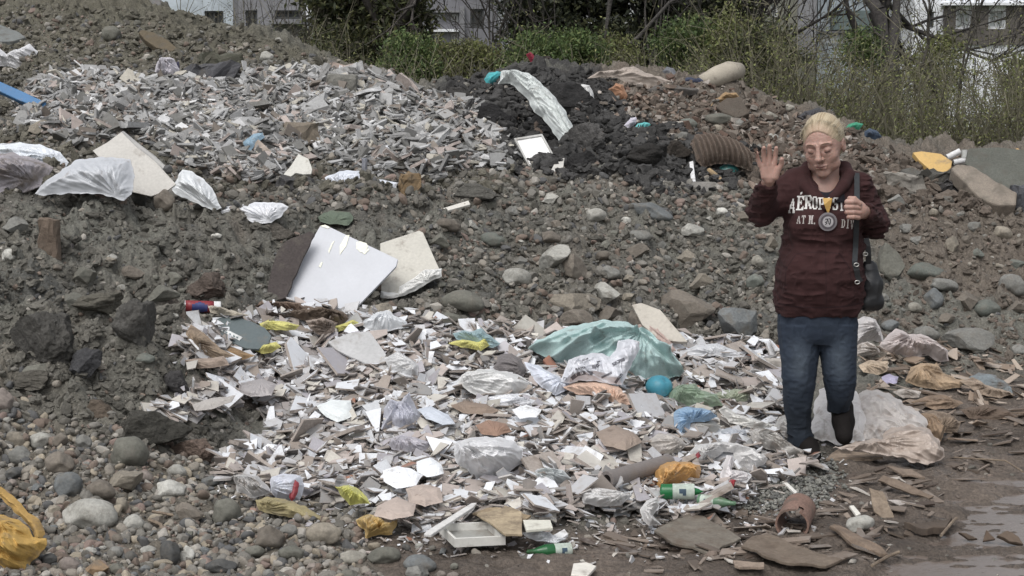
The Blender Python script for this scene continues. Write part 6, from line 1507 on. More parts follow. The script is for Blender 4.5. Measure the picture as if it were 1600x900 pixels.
def pairs(n, rs):
    top = palette(TC, [.32, .17, .10, .15, .10, .08, .07, .01], n, rs)
    return top, palette({'a': (158, 146, 136), 'b': (138, 128, 120), 'c': (178, 174, 170), 'd': (120, 114, 110)}, [.3, .22, .3, .18], n, rs)
n = 13000
top, bot = pairs(n, rs)
SHOEP = [(1205, 650), (1300, 650), (1310, 735), (1225, 735)]
def tsample(n_, so):
    P = sample(TILE, n_, rs, so); k = inpoly(P[:, 0], P[:, 1], SHOEP); P[k, 0] -= rs.uniform(90, 400, k.sum()); return P
PT_ = tsample(n, 7)
gl_ = (soft(PT_[:, 0], PT_[:, 1], [(280, 520), (500, 510), (560, 600), (520, 680), (420, 700), (300, 680)], 60) * .6)[:, None]
top = top * (1 - gl_) + np.array(srgb(146, 142, 142)) * gl_ * rs.uniform(.8, 1.15, (n, 1)); bot = bot * (1 - gl_) + np.array(srgb(132, 126, 124)) * gl_
kt_ = (fbm2(PT_[:, 0] / 60, PT_[:, 1] / 28, 3, 311) < .30) | (rs.random(n) < .3)
PT_, top, bot = PT_[kt_], top[kt_], bot[kt_]; n = len(PT_)
wv_ = (1 + .25 * fbm2(PT_[:, 0] / 80, PT_[:, 1] / 40, 2, 312))[:, None]; top = top * np.clip(wv_, .6, 1.15); bot = bot * np.clip(wv_, .6, 1.15)
bulk('broken_tiles', PT_, .014 + .055 * rs.random(n) ** 1.5, tmpl(24, .15), top, .26, rs, rs.uniform(0, .075, n), SH_M, twoside=bot)
n = 3600
top, bot = pairs(n, rs)
PT_ = tsample(n, 4)
bulk('broken_tiles', PT_, .02 + .04 * rs.random(n) ** 1.5, tmpl(16, .14), top, .5, rs, rs.uniform(.02, .1, n), SH_M, twoside=bot)
n = 2600     # crumbs thrown further out
top, bot = pairs(n, rs)
bulk('tile_crumbs', sample([(430, 690), (1290, 700), (1300, 800), (1200, 860), (900, 850), (600, 860), (480, 820), (330, 770)], n, rs, 30), .006 + .016 * rs.random(n) ** 2, tmpl(12, .3), top, .4, rs, rs.uniform(0, .01, n), SH_M, twoside=bot)
GR_M = mat('grey_rubble', src='attr', rough=.92, var=.12, vscale=14, fine=.16, fscale=90, bump=.3, bscale=60, bdist=.004)
n = 15000
PG_ = sample(GREY, n, rs, 6)
cl_ = fbm2(PG_[:, 0] / 55, PG_[:, 1] / 30, 3, 301) + .9 * (soft(PG_[:, 0], PG_[:, 1], [(560, 190), (700, 180), (800, 245), (790, 265), (640, 275), (480, 240)], 60) - .35)
PG_ = PG_[(cl_ < .16) | (rs.random(n) < .28)]; n = len(PG_)
g1 = palette(GC, [.28, .27, .17, .09, .05, .07, .07], n, rs)
g1 = g1 * (1 + .22 * fbm2(PG_[:, 0] / 70, PG_[:, 1] / 40, 2, 302))[:, None]
bulk('grey_rubble', PG_, .022 + .07 * rs.random(n) ** 1.7, tmpl(24, .2, rough_=.03), g1, .5, rs, rs.uniform(-.01, .07, n), GR_M)
n = 1400
g1 = palette({'a': (160, 150, 140), 'b': (128, 110, 96), 'c': (110, 100, 90), 'd': (98, 76, 64)}, [.14, .3, .28, .28], n, rs)
bulk('brown_rubble', sample([(950, 140), (1060, 130), (1180, 160), (1300, 200), (1390, 245), (1370, 300), (1180, 290), (1170, 220), (1060, 210), (975, 180)], n, rs, 14), .012 + .05 * rs.random(n) ** 2.2, tmpl(16, .5, rough_=.08), g1, .6, rs, rs.uniform(0, .03, n), GR_M)
# lumps of the same earth lying on it
DL_M = mat('earth_lumps', src='attr', rough=.96, var=.2, vscale=20, fine=.3, fscale=90, bump=.6, bscale=90, bdist=.004, spec=.2)
def lump_tmpl(n):
    T = []
    for i in range(n):
        V, f = stone_shape(400 + i, True, 2)
        V = V * (1 + .22 * vnoise3(V[:, 0] * 3 + 9, V[:, 1] * 3 + 9, V[:, 2] * 3 + 9, i))[:, None]
        T.append((V * [1, rs_.uniform(.6, .95), rs_.uniform(.4, .75)], [f]))
    return T
def nopoly(P, *pl):
    m_ = np.zeros(len(P), bool)
    for p in pl: m_ |= inpoly(P[:, 0], P[:, 1], p)
    return P[~m_]
P = nopoly(sample([(-60, 290), (1660, 290), (1660, 580), (1200, 560), (1000, 520), (300, 520), (420, 640), (300, 720), (-60, 640)], 9500, rs), TILE, MUD); n = len(P)
rgt_ = np.clip((P[:, 0] - 1150) / 300, 0, 1)[:, None]
ec = np.array(srgb(96, 93, 85)) * (1 - rgt_) + np.array(srgb(102, 92, 82)) * rgt_
ec = ec * rs.uniform(.72, 1.25, (n, 1))
bulk('earth_lumps', P, .007 + .042 * rs.random(n) ** 4, lump_tmpl(10), ec, .5, rs, rs.uniform(-.008, .006, n), DL_M)
P = nopoly(sample([(-20, 0), (300, 20), (560, 100), (800, 250), (800, 300), (500, 300), (0, 300)], 3800, rs), GREY); n = len(P)
bulk('earth_lumps', P, .012 + .07 * rs.random(n) ** 3.5, lump_tmpl(8), np.array(srgb(98, 94, 82)) * rs.uniform(.7, 1.25, (n, 1)), .5, rs, rs.uniform(-.01, .01, n), DL_M)
P = sample(DARK, 3000, rs, 10); n = len(P)
bulk('earth_lumps', P, .012 + .09 * rs.random(n) ** 3, lump_tmpl(8), np.array(srgb(66, 65, 64)) * rs.uniform(.65, 1.3, (n, 1)), .5, rs, rs.uniform(-.01, .02, n), DL_M)
P = sample([(960, 140), (1180, 160), (1400, 245), (1600, 250), (1600, 330), (1380, 330), (1180, 290), (1060, 230)], 1500, rs, 8); n = len(P)
bulk('earth_lumps', P, .02 + .07 * rs.random(n) ** 2.2, lump_tmpl(8), np.array(srgb(96, 85, 75)) * rs.uniform(.65, 1.3, (n, 1)), .5, rs, rs.uniform(-.01, .02, n), DL_M)
# gravel of every size
def stone_tmpl(n, sub, ang=.5): return [(lambda v, f: (v * [1, rs_.uniform(.6, .95), rs_.uniform(.45, .8)], [f]))(*stone_shape(200 + i, rs_.random() < ang, sub)) for i in range(n)]
GVC = {'a': (118, 114, 106), 'b': (100, 96, 88), 'c': (134, 126, 114), 'd': (116, 100, 88), 'e': (88, 88, 88), 'f': (156, 150, 140), 'g': (128, 108, 98)}
GW = [.24, .24, .14, .16, .12, .06, .04]
full = [(-60, 300), (1660, 300), (1660, 900), (-60, 900)]
def nomud(P, keep=.12):
    m_ = inpoly(P[:, 0], P[:, 1], MUD) | inpoly(P[:, 0], P[:, 1], TILE)
    return P[~m_ | (rs.random(len(P)) < keep)]
P = nomud(sample(full, 7000, rs)); n = len(P)
bulk('gravel', P, .006 + .022 * rs.random(n) ** 2.6, stone_tmpl(10, 1, .8), palette(GVC, GW, n, rs), .5, rs, rs.uniform(-.006, .002, n), STONEA, smooth=False)
P = nomud(sample(COBBLE, 5200, rs, 20)); n = len(P)
bulk('pebbles', P, .008 + .028 * rs.random(n) ** 2.4, stone_tmpl(10, 2, .2), palette({**GVC, 'h': (150, 138, 118)}, [.2, .18, .14, .14, .1, .08, .04, .12], n, rs), .4, rs, rs.uniform(-.002, .01, n), STONEA, smooth=True)
P = sample([(1190, 700), (1290, 722), (1320, 752), (1270, 790), (1180, 800), (1140, 780)], 2600, rs, 10); n = len(P)
bulk('gravel', P, .005 + .011 * rs.random(n) ** 2, stone_tmpl(8, 1), palette({'a': (116, 116, 108), 'b': (96, 96, 92), 'c': (134, 132, 124)}, [.4, .35, .25], n, rs), .5, rs, rs.uniform(0, .02, n), STONEA, smooth=True)
P = nomud(sample([(640, 350), (780, 300), (1180, 330), (1220, 540), (1060, 520), (700, 510), (600, 480)], 1700, rs, 20)); n = len(P)
bulk('gravel', P, .012 + .034 * rs.random(n) ** 2.6, stone_tmpl(10, 2, .6), palette(GVC, GW, n, rs), .5, rs, rs.uniform(-.004, .01, n), STONEA, smooth=False)
P = sample([(0, 0), (560, 100), (760, 140), (1180, 160), (1400, 240), (1600, 250), (1600, 330), (1000, 330), (800, 300), (450, 330), (0, 300)], 9000, rs, 10); n = len(P)
bulk('gravel', P, .012 + .04 * rs.random(n) ** 2.8, stone_tmpl(8, 1), palette(GVC, GW, n, rs), .5, rs, rs.uniform(-.005, .005, n), STONEA, smooth=False)
# litter pressed into the mud
P = sample([(1100, 800), (1290, 735), (1420, 730), (1600, 640), (1600, 700), (1460, 790), (1400, 870), (1000, 890), (900, 840)], 340, rs, 16); n = len(P)
bulk('mud_litter', P, .012 + .05 * rs.random(n) ** 2.2, [(V * [1.6, .6, 1], f) for V, f in tmpl(14, .12, rough_=.03)], palette({'a': (118, 103, 90), 'b': (102, 88, 76), 'c': (134, 118, 104), 'd': (84, 70, 60), 'e': (176, 168, 158)}, [.34, .28, .16, .17, .05], n, rs), .16, rs, rs.uniform(.0, .012, n), SH_M)
P = sample([(1380, 520), (1600, 560), (1600, 660), (1480, 700), (1360, 700), (1340, 600)], 270, rs, 8); n = len(P)
bulk('mud_litter', P, .02 + .07 * rs.random(n) ** 2, [(V * [1.5, .6, 1], f) for V, f in tmpl(14, .1, rough_=.03)], palette({'a': (144, 122, 102), 'b': (116, 98, 82), 'c': (170, 152, 134), 'd': (92, 78, 66)}, [.34, .28, .2, .18], n, rs), .22, rs, rs.uniform(.0, .02, n), SH_M)
# ================================================================ THE WOMAN
class Field:
    def __init__(s, lo, hi, step):
        ax = [np.arange(l, h_ + st, st) if np.isscalar(st) else st for l, h_, st in zip(lo, hi, step)]
        s.ax = [a.astype(np.float32) for a in ax]
        s.F = np.full([len(a) for a in s.ax], 1.0, np.float32)
    def sub(s, lo, hi):
        sl = [slice(max(0, np.searchsorted(a, l) - 1), min(len(a), np.searchsorted(a, h_) + 1)) for a, l, h_ in zip(s.ax, lo, hi)]
        g = [a[q] for a, q in zip(s.ax, sl)]
        return tuple(sl), (g[0][:, None, None], g[1][None, :, None], g[2][None, None, :])
    def op(s, d, sl, k, mode):
        f = s.F[sl]
        if mode == 'add':
            if k: h_ = np.clip(.5 + .5 * (f - d) / k, 0, 1); s.F[sl] = f * (1 - h_) + d * h_ - k * h_ * (1 - h_)
            else: s.F[sl] = np.minimum(f, d)
        else:
            if k: h_ = np.clip(.5 - .5 * (f + d) / k, 0, 1); s.F[sl] = f * (1 - h_) - d * h_ + k * h_ * (1 - h_)
            else: s.F[sl] = np.maximum(f, -d)
    def cap(s, a, b, ra, rb=None, k=.01, mode='add', sc=(1, 1, 1)):
        """tapered limb between two points; sc squeezes its section"""
        rb = ra if rb is None else rb
        a, b = np.array(a, float), np.array(b, float); m = max(ra, rb) / min(sc) + k + .012
        lo, hi = np.minimum(a, b) - m, np.maximum(a, b) + m
        sl, (x, y, z) = s.sub(lo, hi)
        d = b - a; L = max(float(d @ d), 1e-9)
        px, py, pz = x - a[0], y - a[1], z - a[2]
        t = np.clip((px * d[0] + py * d[1] + pz * d[2]) / L, 0, 1)
        q = np.sqrt(((px - t * d[0]) * sc[0]) ** 2 + ((py - t * d[1]) * sc[1]) ** 2 + ((pz - t * d[2]) * sc[2]) ** 2)
        s.op(q - (ra + (rb - ra) * t), sl, k, mode)
    def chain(s, pts, rs_, k=.01, mode='add', sc=(1, 1, 1)):
        rs_ = [rs_] * len(pts) if np.isscalar(rs_) else rs_
        for i in range(len(pts) - 1): s.cap(pts[i], pts[i + 1], rs_[i], rs_[i + 1], k, mode, sc)
    def ell(s, c, r, k=.01, mode='add', M=None):
        """ellipsoid; M: rows are its own axes"""
        c = np.array(c, float); m = max(r) + k + .012
        sl, (x, y, z) = s.sub(c - m, c + m)
        x, y, z = x - c[0], y - c[1], z - c[2]
        if M is not None:
            x, y, z = M[0][0] * x + M[0][1] * y + M[0][2] * z, M[1][0] * x + M[1][1] * y + M[1][2] * z, M[2][0] * x + M[2][1] * y + M[2][2] * z
        q = np.sqrt((x / r[0]) ** 2 + (y / r[1]) ** 2 + (z / r[2]) ** 2)
        q2 = np.sqrt((x / r[0] ** 2) ** 2 + (y / r[1] ** 2) ** 2 + (z / r[2] ** 2) ** 2) + 1e-6
        s.op(q * (q - 1) / q2, sl, k, mode)
    def loft(s, zs, cx, cy, a, b, k=.01, mode='add', pw=2.0):
        o = np.argsort(zs); zs, cx, cy, a, b = [np.array(v, float)[o] for v in (zs, cx, cy, a, b)]
        lo = [(cx - a).min() - .03, (cy - b).min() - .03, zs[0] - .03]; hi = [(cx + a).max() + .03, (cy + b).max() + .03, zs[-1] + .03]
        sl, (x, y, z) = s.sub(lo, hi)
        zz = z.ravel()
        A, B, X, Y = [np.interp(zz, zs, v)[None, None, :] for v in (a, b, cx, cy)]
        q = (np.abs((x - X) / A) ** pw + np.abs((y - Y) / B) ** pw) ** (1 / pw)
        d = (q - 1) * np.minimum(A, B)
        d = np.maximum(d, np.maximum(zs[0] - z, z - zs[-1]))
        s.op(d.astype(np.float32), sl, k, mode)
    def wrinkle(s, amp, f, seed, mask=None, ridge=True):
        """low relief folds near the surface"""
        near_ = np.abs(s.F) < .03
        I = np.where(near_)
        x, y, z = [s.ax[i][I[i]] for i in range(3)]
        fx, fy, fz = (f, f, f) if np.isscalar(f) else f
        n = vnoise3(x * fx + .6 * vnoise3(x * fx, y * fy, z * fz, seed + 3), y * fy, z * fz, seed)
        if ridge: n = 1 - 3 * np.abs(n)
        w_ = 1 if mask is None else mask(x, y, z)
        s.F[I] -= (amp * n * w_).astype(np.float32)
    def mesh(s):
        F_ = s.F; X, Y, Zz = s.ax
        neg = F_ < 0
        c = neg[:-1, :-1, :-1].astype(np.int8)
        for a in (0, 1):
            for b in (0, 1):
                for d in (0, 1):
                    if a + b + d: c = c + neg[a:F_.shape[0] - 1 + a, b:F_.shape[1] - 1 + b, d:F_.shape[2] - 1 + d]
        act = (c > 0) & (c < 8)
        I, J, K = np.where(act)
        idx_ = -np.ones(act.shape, np.int32); idx_[I, J, K] = np.arange(len(I))
        P = np.zeros((len(I), 3)); cnt = np.zeros(len(I))
        cr = [(a, b, d) for a in (0, 1) for b in (0, 1) for d in (0, 1)]
        for p in cr:
            for ax_ in range(3):
                if p[ax_]: continue
                q = list(p); q[ax_] = 1
                f0, f1 = F_[I + p[0], J + p[1], K + p[2]], F_[I + q[0], J + q[1], K + q[2]]
                m_ = (f0 < 0) != (f1 < 0)
                t = f0 / (f0 - f1 + 1e-12)
                p0 = np.stack([X[I + p[0]], Y[J + p[1]], Zz[K + p[2]]], -1); p1 = np.stack([X[I + q[0]], Y[J + q[1]], Zz[K + q[2]]], -1)
                P[m_] += (p0 + (p1 - p0) * t[:, None])[m_]; cnt[m_] += 1
        P /= cnt[:, None]
        Q = []
        n0, n1, n2 = act.shape
        def edge(ax_):
            sh = [slice(1, n0), slice(1, n1), slice(1, n2)]; sh[ax_] = slice(0, (n0, n1, n2)[ax_])
            a = neg[tuple(sh)]; s2 = list(sh); s2[ax_] = slice(1, (n0, n1, n2)[ax_] + 1); b = neg[tuple(s2)]
            i, j, k = np.where(a != b)
            off_ = [1, 1, 1]; off_[ax_] = 0
            i, j, k = i + off_[0], j + off_[1], k + off_[2]
            u, v = [t for t in range(3) if t != ax_]
            def at(du, dv):
                q = [i, j, k]; q[u] = q[u] - du; q[v] = q[v] - dv
                return idx_[q[0], q[1], q[2]]
            f = np.stack([at(1, 1), at(0, 1), at(0, 0), at(1, 0)], -1)
            inside = neg[i, j, k]
            flip = inside if ax_ != 1 else ~inside
            f[~flip] = f[~flip][:, ::-1]
            return f[(f >= 0).all(1)]
        return P, np.concatenate([edge(0), edge(1), edge(2)])
def field_obj(name, fld, m, parent=None, smooth=True, origin=None, **k):
    V, f = fld.mesh()
    return link(name, mesh_np(name, V - origin, f, smooth=smooth, mats=m if isinstance(m, list) else [m]), parent, loc=None if parent is not None else origin, **k), V, f

YW = 7.5
def wp(px, py, dy=0.0): return pt(px, py, YW + dy)
def pxm(v): return v * .003          # pixels at her distance to metres
WO_ = np.array([wp(1280, 715)[0], YW, 0.0])

SKIN = mat('skin', srgb(176, 132, 116), rough=.52, var=.10, vscale=30, fine=.05, fscale=160, bump=.25, bscale=220, bdist=.0012, sss=.12, spec=.4)
HAIRM = mat('blond_hair', src='attr', rough=.55, var=.12, vscale=40, fine=.2, fscale=260, bump=.5, bscale=220, bdist=.002)
HOOD = mat('maroon_fleece', srgb(60, 30, 30), rough=.95, var=.14, vscale=14, fine=.14, fscale=160, bump=.5, bscale=240, bdist=.0018, sheen=.2)
JEAN = mat('blue_denim', src='attr', rough=.9, var=.12, vscale=7, fine=.14, fscale=200, bump=.4, bscale=320, bdist=.001)
SHOE = mat('dark_shoe', srgb(26, 22, 21), rough=.8, var=.15, bump=.2, spec=.15)
BLK = mat('black_leather', srgb(34, 35, 38), rough=.45, var=.12, fine=.1, bump=.3, bscale=160, bdist=.001, spec=.5)
TEE = mat('dark_tshirt', srgb(34, 32, 40), rough=.95, var=.1, bump=.2)

# ---- joints
neckb, neckt = wp(1289, 290, .02), wp(1288, 266, -.01)
shR, elR, wrR = wp(1238, 296, .02), wp(1189, 330, -.03), wp(1199, 289, -.21)
shL, elL, wrL = wp(1340, 294, .03), wp(1366, 350, .03), wp(1352, 332, -.16)
hipR, knR, anR = wp(1255, 500, .02), wp(1251, 600, -.02), wp(1256, 690, .02)
hipL, knL, anL = wp(1310, 500, .02), wp(1315, 590, -.03), wp(1318, 646, .05)
toR, toL = wp(1270, 712, -.10), wp(1318.5, 680, -.04)

# ---- head frame: turned to her right and bowed
yaw, pit, rol = R(-24), R(13), R(6)
fwd = np.array([math.sin(yaw) * math.cos(pit), -math.cos(yaw) * math.cos(pit), -math.sin(pit)])
rgt = np.cross(fwd, [0, 0, 1.]); rgt = -rgt / np.linalg.norm(rgt)     # towards the right of the picture
rgt = np.array([math.cos(yaw), math.sin(yaw), 0.0])
upv = np.cross(rgt, -fwd); upv = np.cross(-fwd, rgt); upv /= np.linalg.norm(upv)
if upv[2] < 0: upv = -upv
rgt = rgt * math.cos(rol) + upv * math.sin(rol); upv = np.cross(rgt, fwd); upv = upv if upv[2] > 0 else -upv
HM = np.stack([rgt, fwd, upv])
hc = wp(1286, 221, -.03)
S_ = 1.16
def hp(x, f, u): return hc + (rgt * x + fwd * f + upv * u) * S_

# axes: fine round head and hands, coarse below
fx = np.arange(wp(1172, 0)[0], wp(1352, 0)[0] + .02, .0026)
fy = np.concatenate([np.arange(YW - .36, YW + .16, .003), np.arange(YW + .16, YW + .40, .006)])
fz = np.concatenate([np.arange(-.02, 1.08, .008), np.arange(1.08, 1.64, .0026)])
fx = np.concatenate([fx, np.arange(fx[-1] + .005, fx[-1] + .14, .005)])
B = Field((0, 0, 0), (0, 0, 0), (fx, fy, fz))
# skull, jaw, face
B.ell(hp(0, -.012, .012), np.array([.076, .094, .088]) * S_, .01, M=HM)
B.ell(hp(0, .022, -.030), np.array([.064, .066, .078]) * S_, .03, M=HM)
B.ell(hp(0, .034, -.084), np.array([.051, .046, .042]) * S_, .03, M=HM)
B.ell(hp(0, .062, -.116), np.array([.026, .021, .019]) * S_, .018, M=HM)
for sx in (-1, 1):
    B.ell(hp(sx * .038, .052, -.048), np.array([.024, .022, .022]) * S_, .02, M=HM)      # cheek
    B.ell(hp(sx * .044, .030, -.086), np.array([.020, .024, .022]) * S_, .02, M=HM)      # jowl
    B.ell(hp(sx * .030, .096, -.012), np.array([.020, .016, .011]) * S_, .010, mode='sub', M=HM)   # eye socket
    B.ell(hp(sx * .031, .073, -.016), np.array([.0165, .014, .0115]) * S_, .003, M=HM)   # lowered lid
    B.cap(hp(sx * .012, .086, .007), hp(sx * .048, .070, .006), .0085 * S_, .006 * S_, .008)   # brow
    B.cap(hp(sx * .018, .080, -.034), hp(sx * .044, .066, -.034), .0035 * S_, .003 * S_, .012)  # under the eye
    B.ell(hp(sx * .013, .092, -.052), np.array([.009, .010, .008]) * S_, .005, M=HM)     # nostril wing
    B.cap(hp(sx * .020, .093, -.050), hp(sx * .033, .082, -.078), .003 * S_, .002 * S_, .006, 'sub')   # fold beside the mouth
    e = hp(sx * .076, -.012, -.022)
    B.ell(e, np.array([.010, .020, .031]) * S_, .004, M=HM)                               # ear
    B.ell(hp(sx * .086, -.008, -.020), np.array([.006, .010, .018]) * S_, .003, 'sub', M=HM)
B.cap(hp(0, .088, .000), hp(0, .108, -.046), .0075 * S_, .0115 * S_, .008)                # nose
B.ell(hp(0, .110, -.049), np.array([.0115, .0105, .0095]) * S_, .006, M=HM)
B.cap(hp(-.021, .083, -.079), hp(0, .092, -.0755), .0048 * S_, .0062 * S_, .004); B.cap(hp(0, .092, -.0755), hp(.021, .083, -.079), .0062 * S_, .0048 * S_, .004)
B.cap(hp(-.017, .084, -.088), hp(.017, .084, -.088), .0058 * S_, .0058 * S_, .004)
B.cap(hp(-.024, .090, -.0825), hp(.024, .090, -.0825), .0022, .0022, .002, 'sub')
B.cap(hp(0, .088, -.096), hp(0, .082, -.098), .004, .004, .006, 'sub')
B.wrinkle(.0007, (160, 160, 260), 8)
# neck, trunk, legs
B.cap(neckt + [0, .03, 0], neckb, .056, .068, .01, sc=(1, .95, 1)); B.cap(hp(0, -.04, -.05), neckb, .056, .066, .01)
B.cap(wp(1255, 305, .03), wp(1325, 305, .03), .075, .075, .03); B.chain([wp(1284, 320, .03), wp(1282, 400, .02), wp(1280, 470, .02)], [.12, .13, .14], .04, sc=(.9, 1.1, 1))
B.cap(shR, elR, .045, .038, .02); B.cap(elR, wrR, .037, .028, .012)
B.cap(shL, elL, .045, .038, .02); B.cap(elL, wrL, .037, .028, .012)
for a, b, c_, t_ in ((hipR, knR, anR, toR), (hipL, knL, anL, toL)):
    B.cap(a, b, .070, .042, .02); B.cap(b, c_, .038, .028, .01); B.cap(c_, t_, .028, .020, .01)
# ---- raised right hand, palm to the viewer (little finger on the left of the picture)
hy = -.25
def q_(x, y, dy=0): return wp(x, y, hy + dy)
B.cap(wrR, q_(1202, 279, .01), .028, .030, .012, sc=(1, 1.3, 1))
for a, b in (((1194, 276), (1190, 259)), ((1199, 276), (1197, 257)), ((1205, 276), (1204, 256)), ((1209, 276), (1210, 258))):
    B.cap(q_(*a), q_(*b), .0145, .0120, .009, sc=(1, 1.15, 1))
B.cap(q_(1212, 277, -.01), q_(1217, 262, -.018), .0150, .0115, .008)          # ball of the thumb
FN = [([(1188, 259, 0), (1184.5, 250, -.004), (1182.5, 243.5, -.012), (1182.5, 239, -.022)], [.0098, .0090, .0084, .0076]),
      ([(1195.0, 257, 0), (1193.5, 245, -.004), (1193.0, 236.5, -.014), (1193.6, 231, -.026)], [.0108, .0100, .0092, .0082]),
      ([(1202.2, 256, 0), (1202.0, 243, -.003), (1202.2, 233.5, -.012), (1202.4, 228, -.022)], [.0110, .0102, .0094, .0084]),
      ([(1209.6, 257, 0), (1211.2, 245, -.002), (1212.4, 236.5, -.010), (1212.8, 231.5, -.018)], [.0108, .0100, .0092, .0082]),
      ([(1217, 264, -.016), (1221.5, 256, -.024), (1221.5, 249, -.036)], [.0118, .0104, .0088])]
for P_, r_ in FN: B.chain([q_(*p) for p in P_], [v * 1.12 for v in r_], .0022)
B.chain([q_(1190, 266, -.017), q_(1200, 263, -.018), q_(1211, 266, -.019)], .0022, .003, 'sub')
B.chain([q_(1211, 262, -.028), q_(1208, 268, -.022), q_(1207, 276, -.018)], .0022, .003, 'sub')
# ---- left fist round the strap on her chest
gy = -.235
def g_(x, y, dy=0): return wp(x, y, gy + dy)
B.cap(wrL, g_(1345, 329, .03), .030, .032, .012)
B.ell(g_(1341, 328, .02), (.036, .030, .044), .012)
for i, (x0, y0, x1, y1, r_) in enumerate([(1341, 316.5, 1323.5, 315.5, .0128), (1342, 324.5, 1322.5, 323.5, .0125), (1342, 332.5, 1323.5, 331.5, .0120), (1341, 340, 1326, 339, .0110)]):
    B.chain([g_(x0, y0, -.006), g_((x0 + x1) / 2, (y0 + y1) / 2 - .6, -.022), g_(x1, y1, -.016), g_(x1 - .5, y1 + .4, .008), g_(x1 + 5, y1 + .3, .016)], [r_, r_, r_ * .93, r_ * .86, r_ * .8], .0022)
B.chain([g_(1343, 318, -.01), g_(1335, 310.5, -.012), g_(1327, 309.5, -.004)], [.0130, .0115, .0095], .003)
person, Vb_, _ = field_obj('person', B, SKIN, origin=WO_, label='woman in a maroon hooded sweatshirt and jeans with raised palm walking over the rubble', cat='woman')
del B

# ---- hair: a close cap combed back, short at the nape
Hf = Field(hc - .15, hc + .15, (.0026,) * 3)
Hf.ell(hp(0, -.016, .018), np.array([.0810, .098, .0955]) * S_, .01, M=HM)
Hf.ell(hp(0, -.060, -.020), np.array([.074, .060, .070]) * S_, .02, M=HM)
Hf.ell(hp(-.004, .102, -.056), np.array([.084, .098, .119]) * S_, .010, 'sub', M=HM)      # open over the face
Hf.ell(hp(0, .128, .006), np.array([.075, .080, .052]) * S_, .012, 'sub', M=HM)
for sx in (-1, 1): Hf.ell(hp(sx * .088, .004, -.040), np.array([.022, .030, .040]) * S_, .006, 'sub', M=HM)
def strands(x, y, z): return 1
I_ = np.where(np.abs(Hf.F) < .02)
P_ = np.stack([Hf.ax[i][I_[i]] for i in range(3)], -1) - hc
L_ = P_ @ HM.T
th2 = np.arctan2(L_[:, 0], L_[:, 2] + .03); 
Hf.F[I_] -= (.0009 * (1 - 2 * np.abs(vnoise3(th2 * 9 + L_[:, 1] * 8, L_[:, 1] * 14, L_[:, 2] * 10, 5))) + .0006 * vnoise3(th2 * 40, L_[:, 1] * 24, L_[:, 2] * 20, 6)).astype(np.float32)
hair_, Vh_, Fh_ = field_obj('hair', Hf, HAIRM, person, origin=WO_)
Lh = (Vh_ - hc) @ HM.T; th3 = np.arctan2(Lh[:, 0], Lh[:, 2] + .03)
sn = .5 + .5 * vnoise3(th3 * 40 + 60, Lh[:, 1] * 9 + 5, Lh[:, 2] * 6 + 5, 15) * .9 + .25 * vnoise3(th3 * 70 + 90, Lh[:, 1] * 16 + 5, Lh[:, 2] * 10 + 5, 16)
hcol = np.array(srgb(150, 126, 92)) * (1 - sn[:, None]) + np.array(srgb(200, 184, 150)) * sn[:, None]
thin = np.clip((Lh[:, 1] / S_ - .040) / .035, 0, 1)[:, None] * .7       # thin hair at the hairline lets the scalp show
hcol = hcol * (1 - thin) + np.array(srgb(186, 146, 122)) * thin
lo_ = np.concatenate([f.ravel() for f in [Fh_]])
me_ = hair_.data; ca_ = me_.color_attributes.new('Col', 'FLOAT_COLOR', 'POINT')
ca_.data.foreach_set('color', np.c_[np.clip(hcol, .02, .9), np.ones(len(hcol))].astype(np.float32).ravel())
wisp = []
for i in range(220):
    a = rng.uniform(-1.45, 1.45); f_ = rng.uniform(.02, .07)
    p = [hp(.083 * math.sin(a) * (1 + .02 * rng.normal()), f_ * math.cos(a * .6) - k * .035, .012 + .086 * math.cos(a) * (1 + .03 * rng.normal()) + .004 * math.sin(k * 2 + i)) for k in range(4)]
    for k in range(3): wisp.append((p[k], p[k + 1], .0007, .0005))
V, f = tubes(wisp, 3)
wo_ = link('hair_wisps', mesh_np('hair_wisps', V - WO_, f, smooth=True, col=np.repeat([srgb(190, 176, 148)], len(V), 0), mats=[HAIRM]), person)
# brows, lashes and lips as thin pieces on the face
def face_strip(name, pts_, r_, m):
    V, f = tube_mesh(np.array(pts_), r_, 8)
    link(name, mesh_np(name, V - WO_, f, smooth=True, mats=[m]), person)
BROW = mat('brow_hair', srgb(146, 112, 92), rough=.8, var=0, fine=0, bump=0); LIP = mat('lips', srgb(140, 84, 80), rough=.5, var=0, fine=0, bump=0)
LASH = mat('lashes', srgb(74, 52, 48), rough=.8, var=0, fine=0, bump=0)
for sx in (-1, 1):
    face_strip('eyebrow', [hp(sx * .014, .0935, .0085), hp(sx * .028, .0905, .0125), hp(sx * .046, .077, .0095)], [.0018, .0028, .0014], BROW)
    face_strip('eyelashes', [hp(sx * .018, .0835, -.0225), hp(sx * .030, .0870, -.0258), hp(sx * .043, .0795, -.0225)], [.0012, .0020, .0012], LASH)
face_strip('lips', [hp(-.020, .0865, -.0825), hp(0, .0935, -.0822), hp(.020, .0865, -.0825)], [.0018, .0036, .0018], LIP)

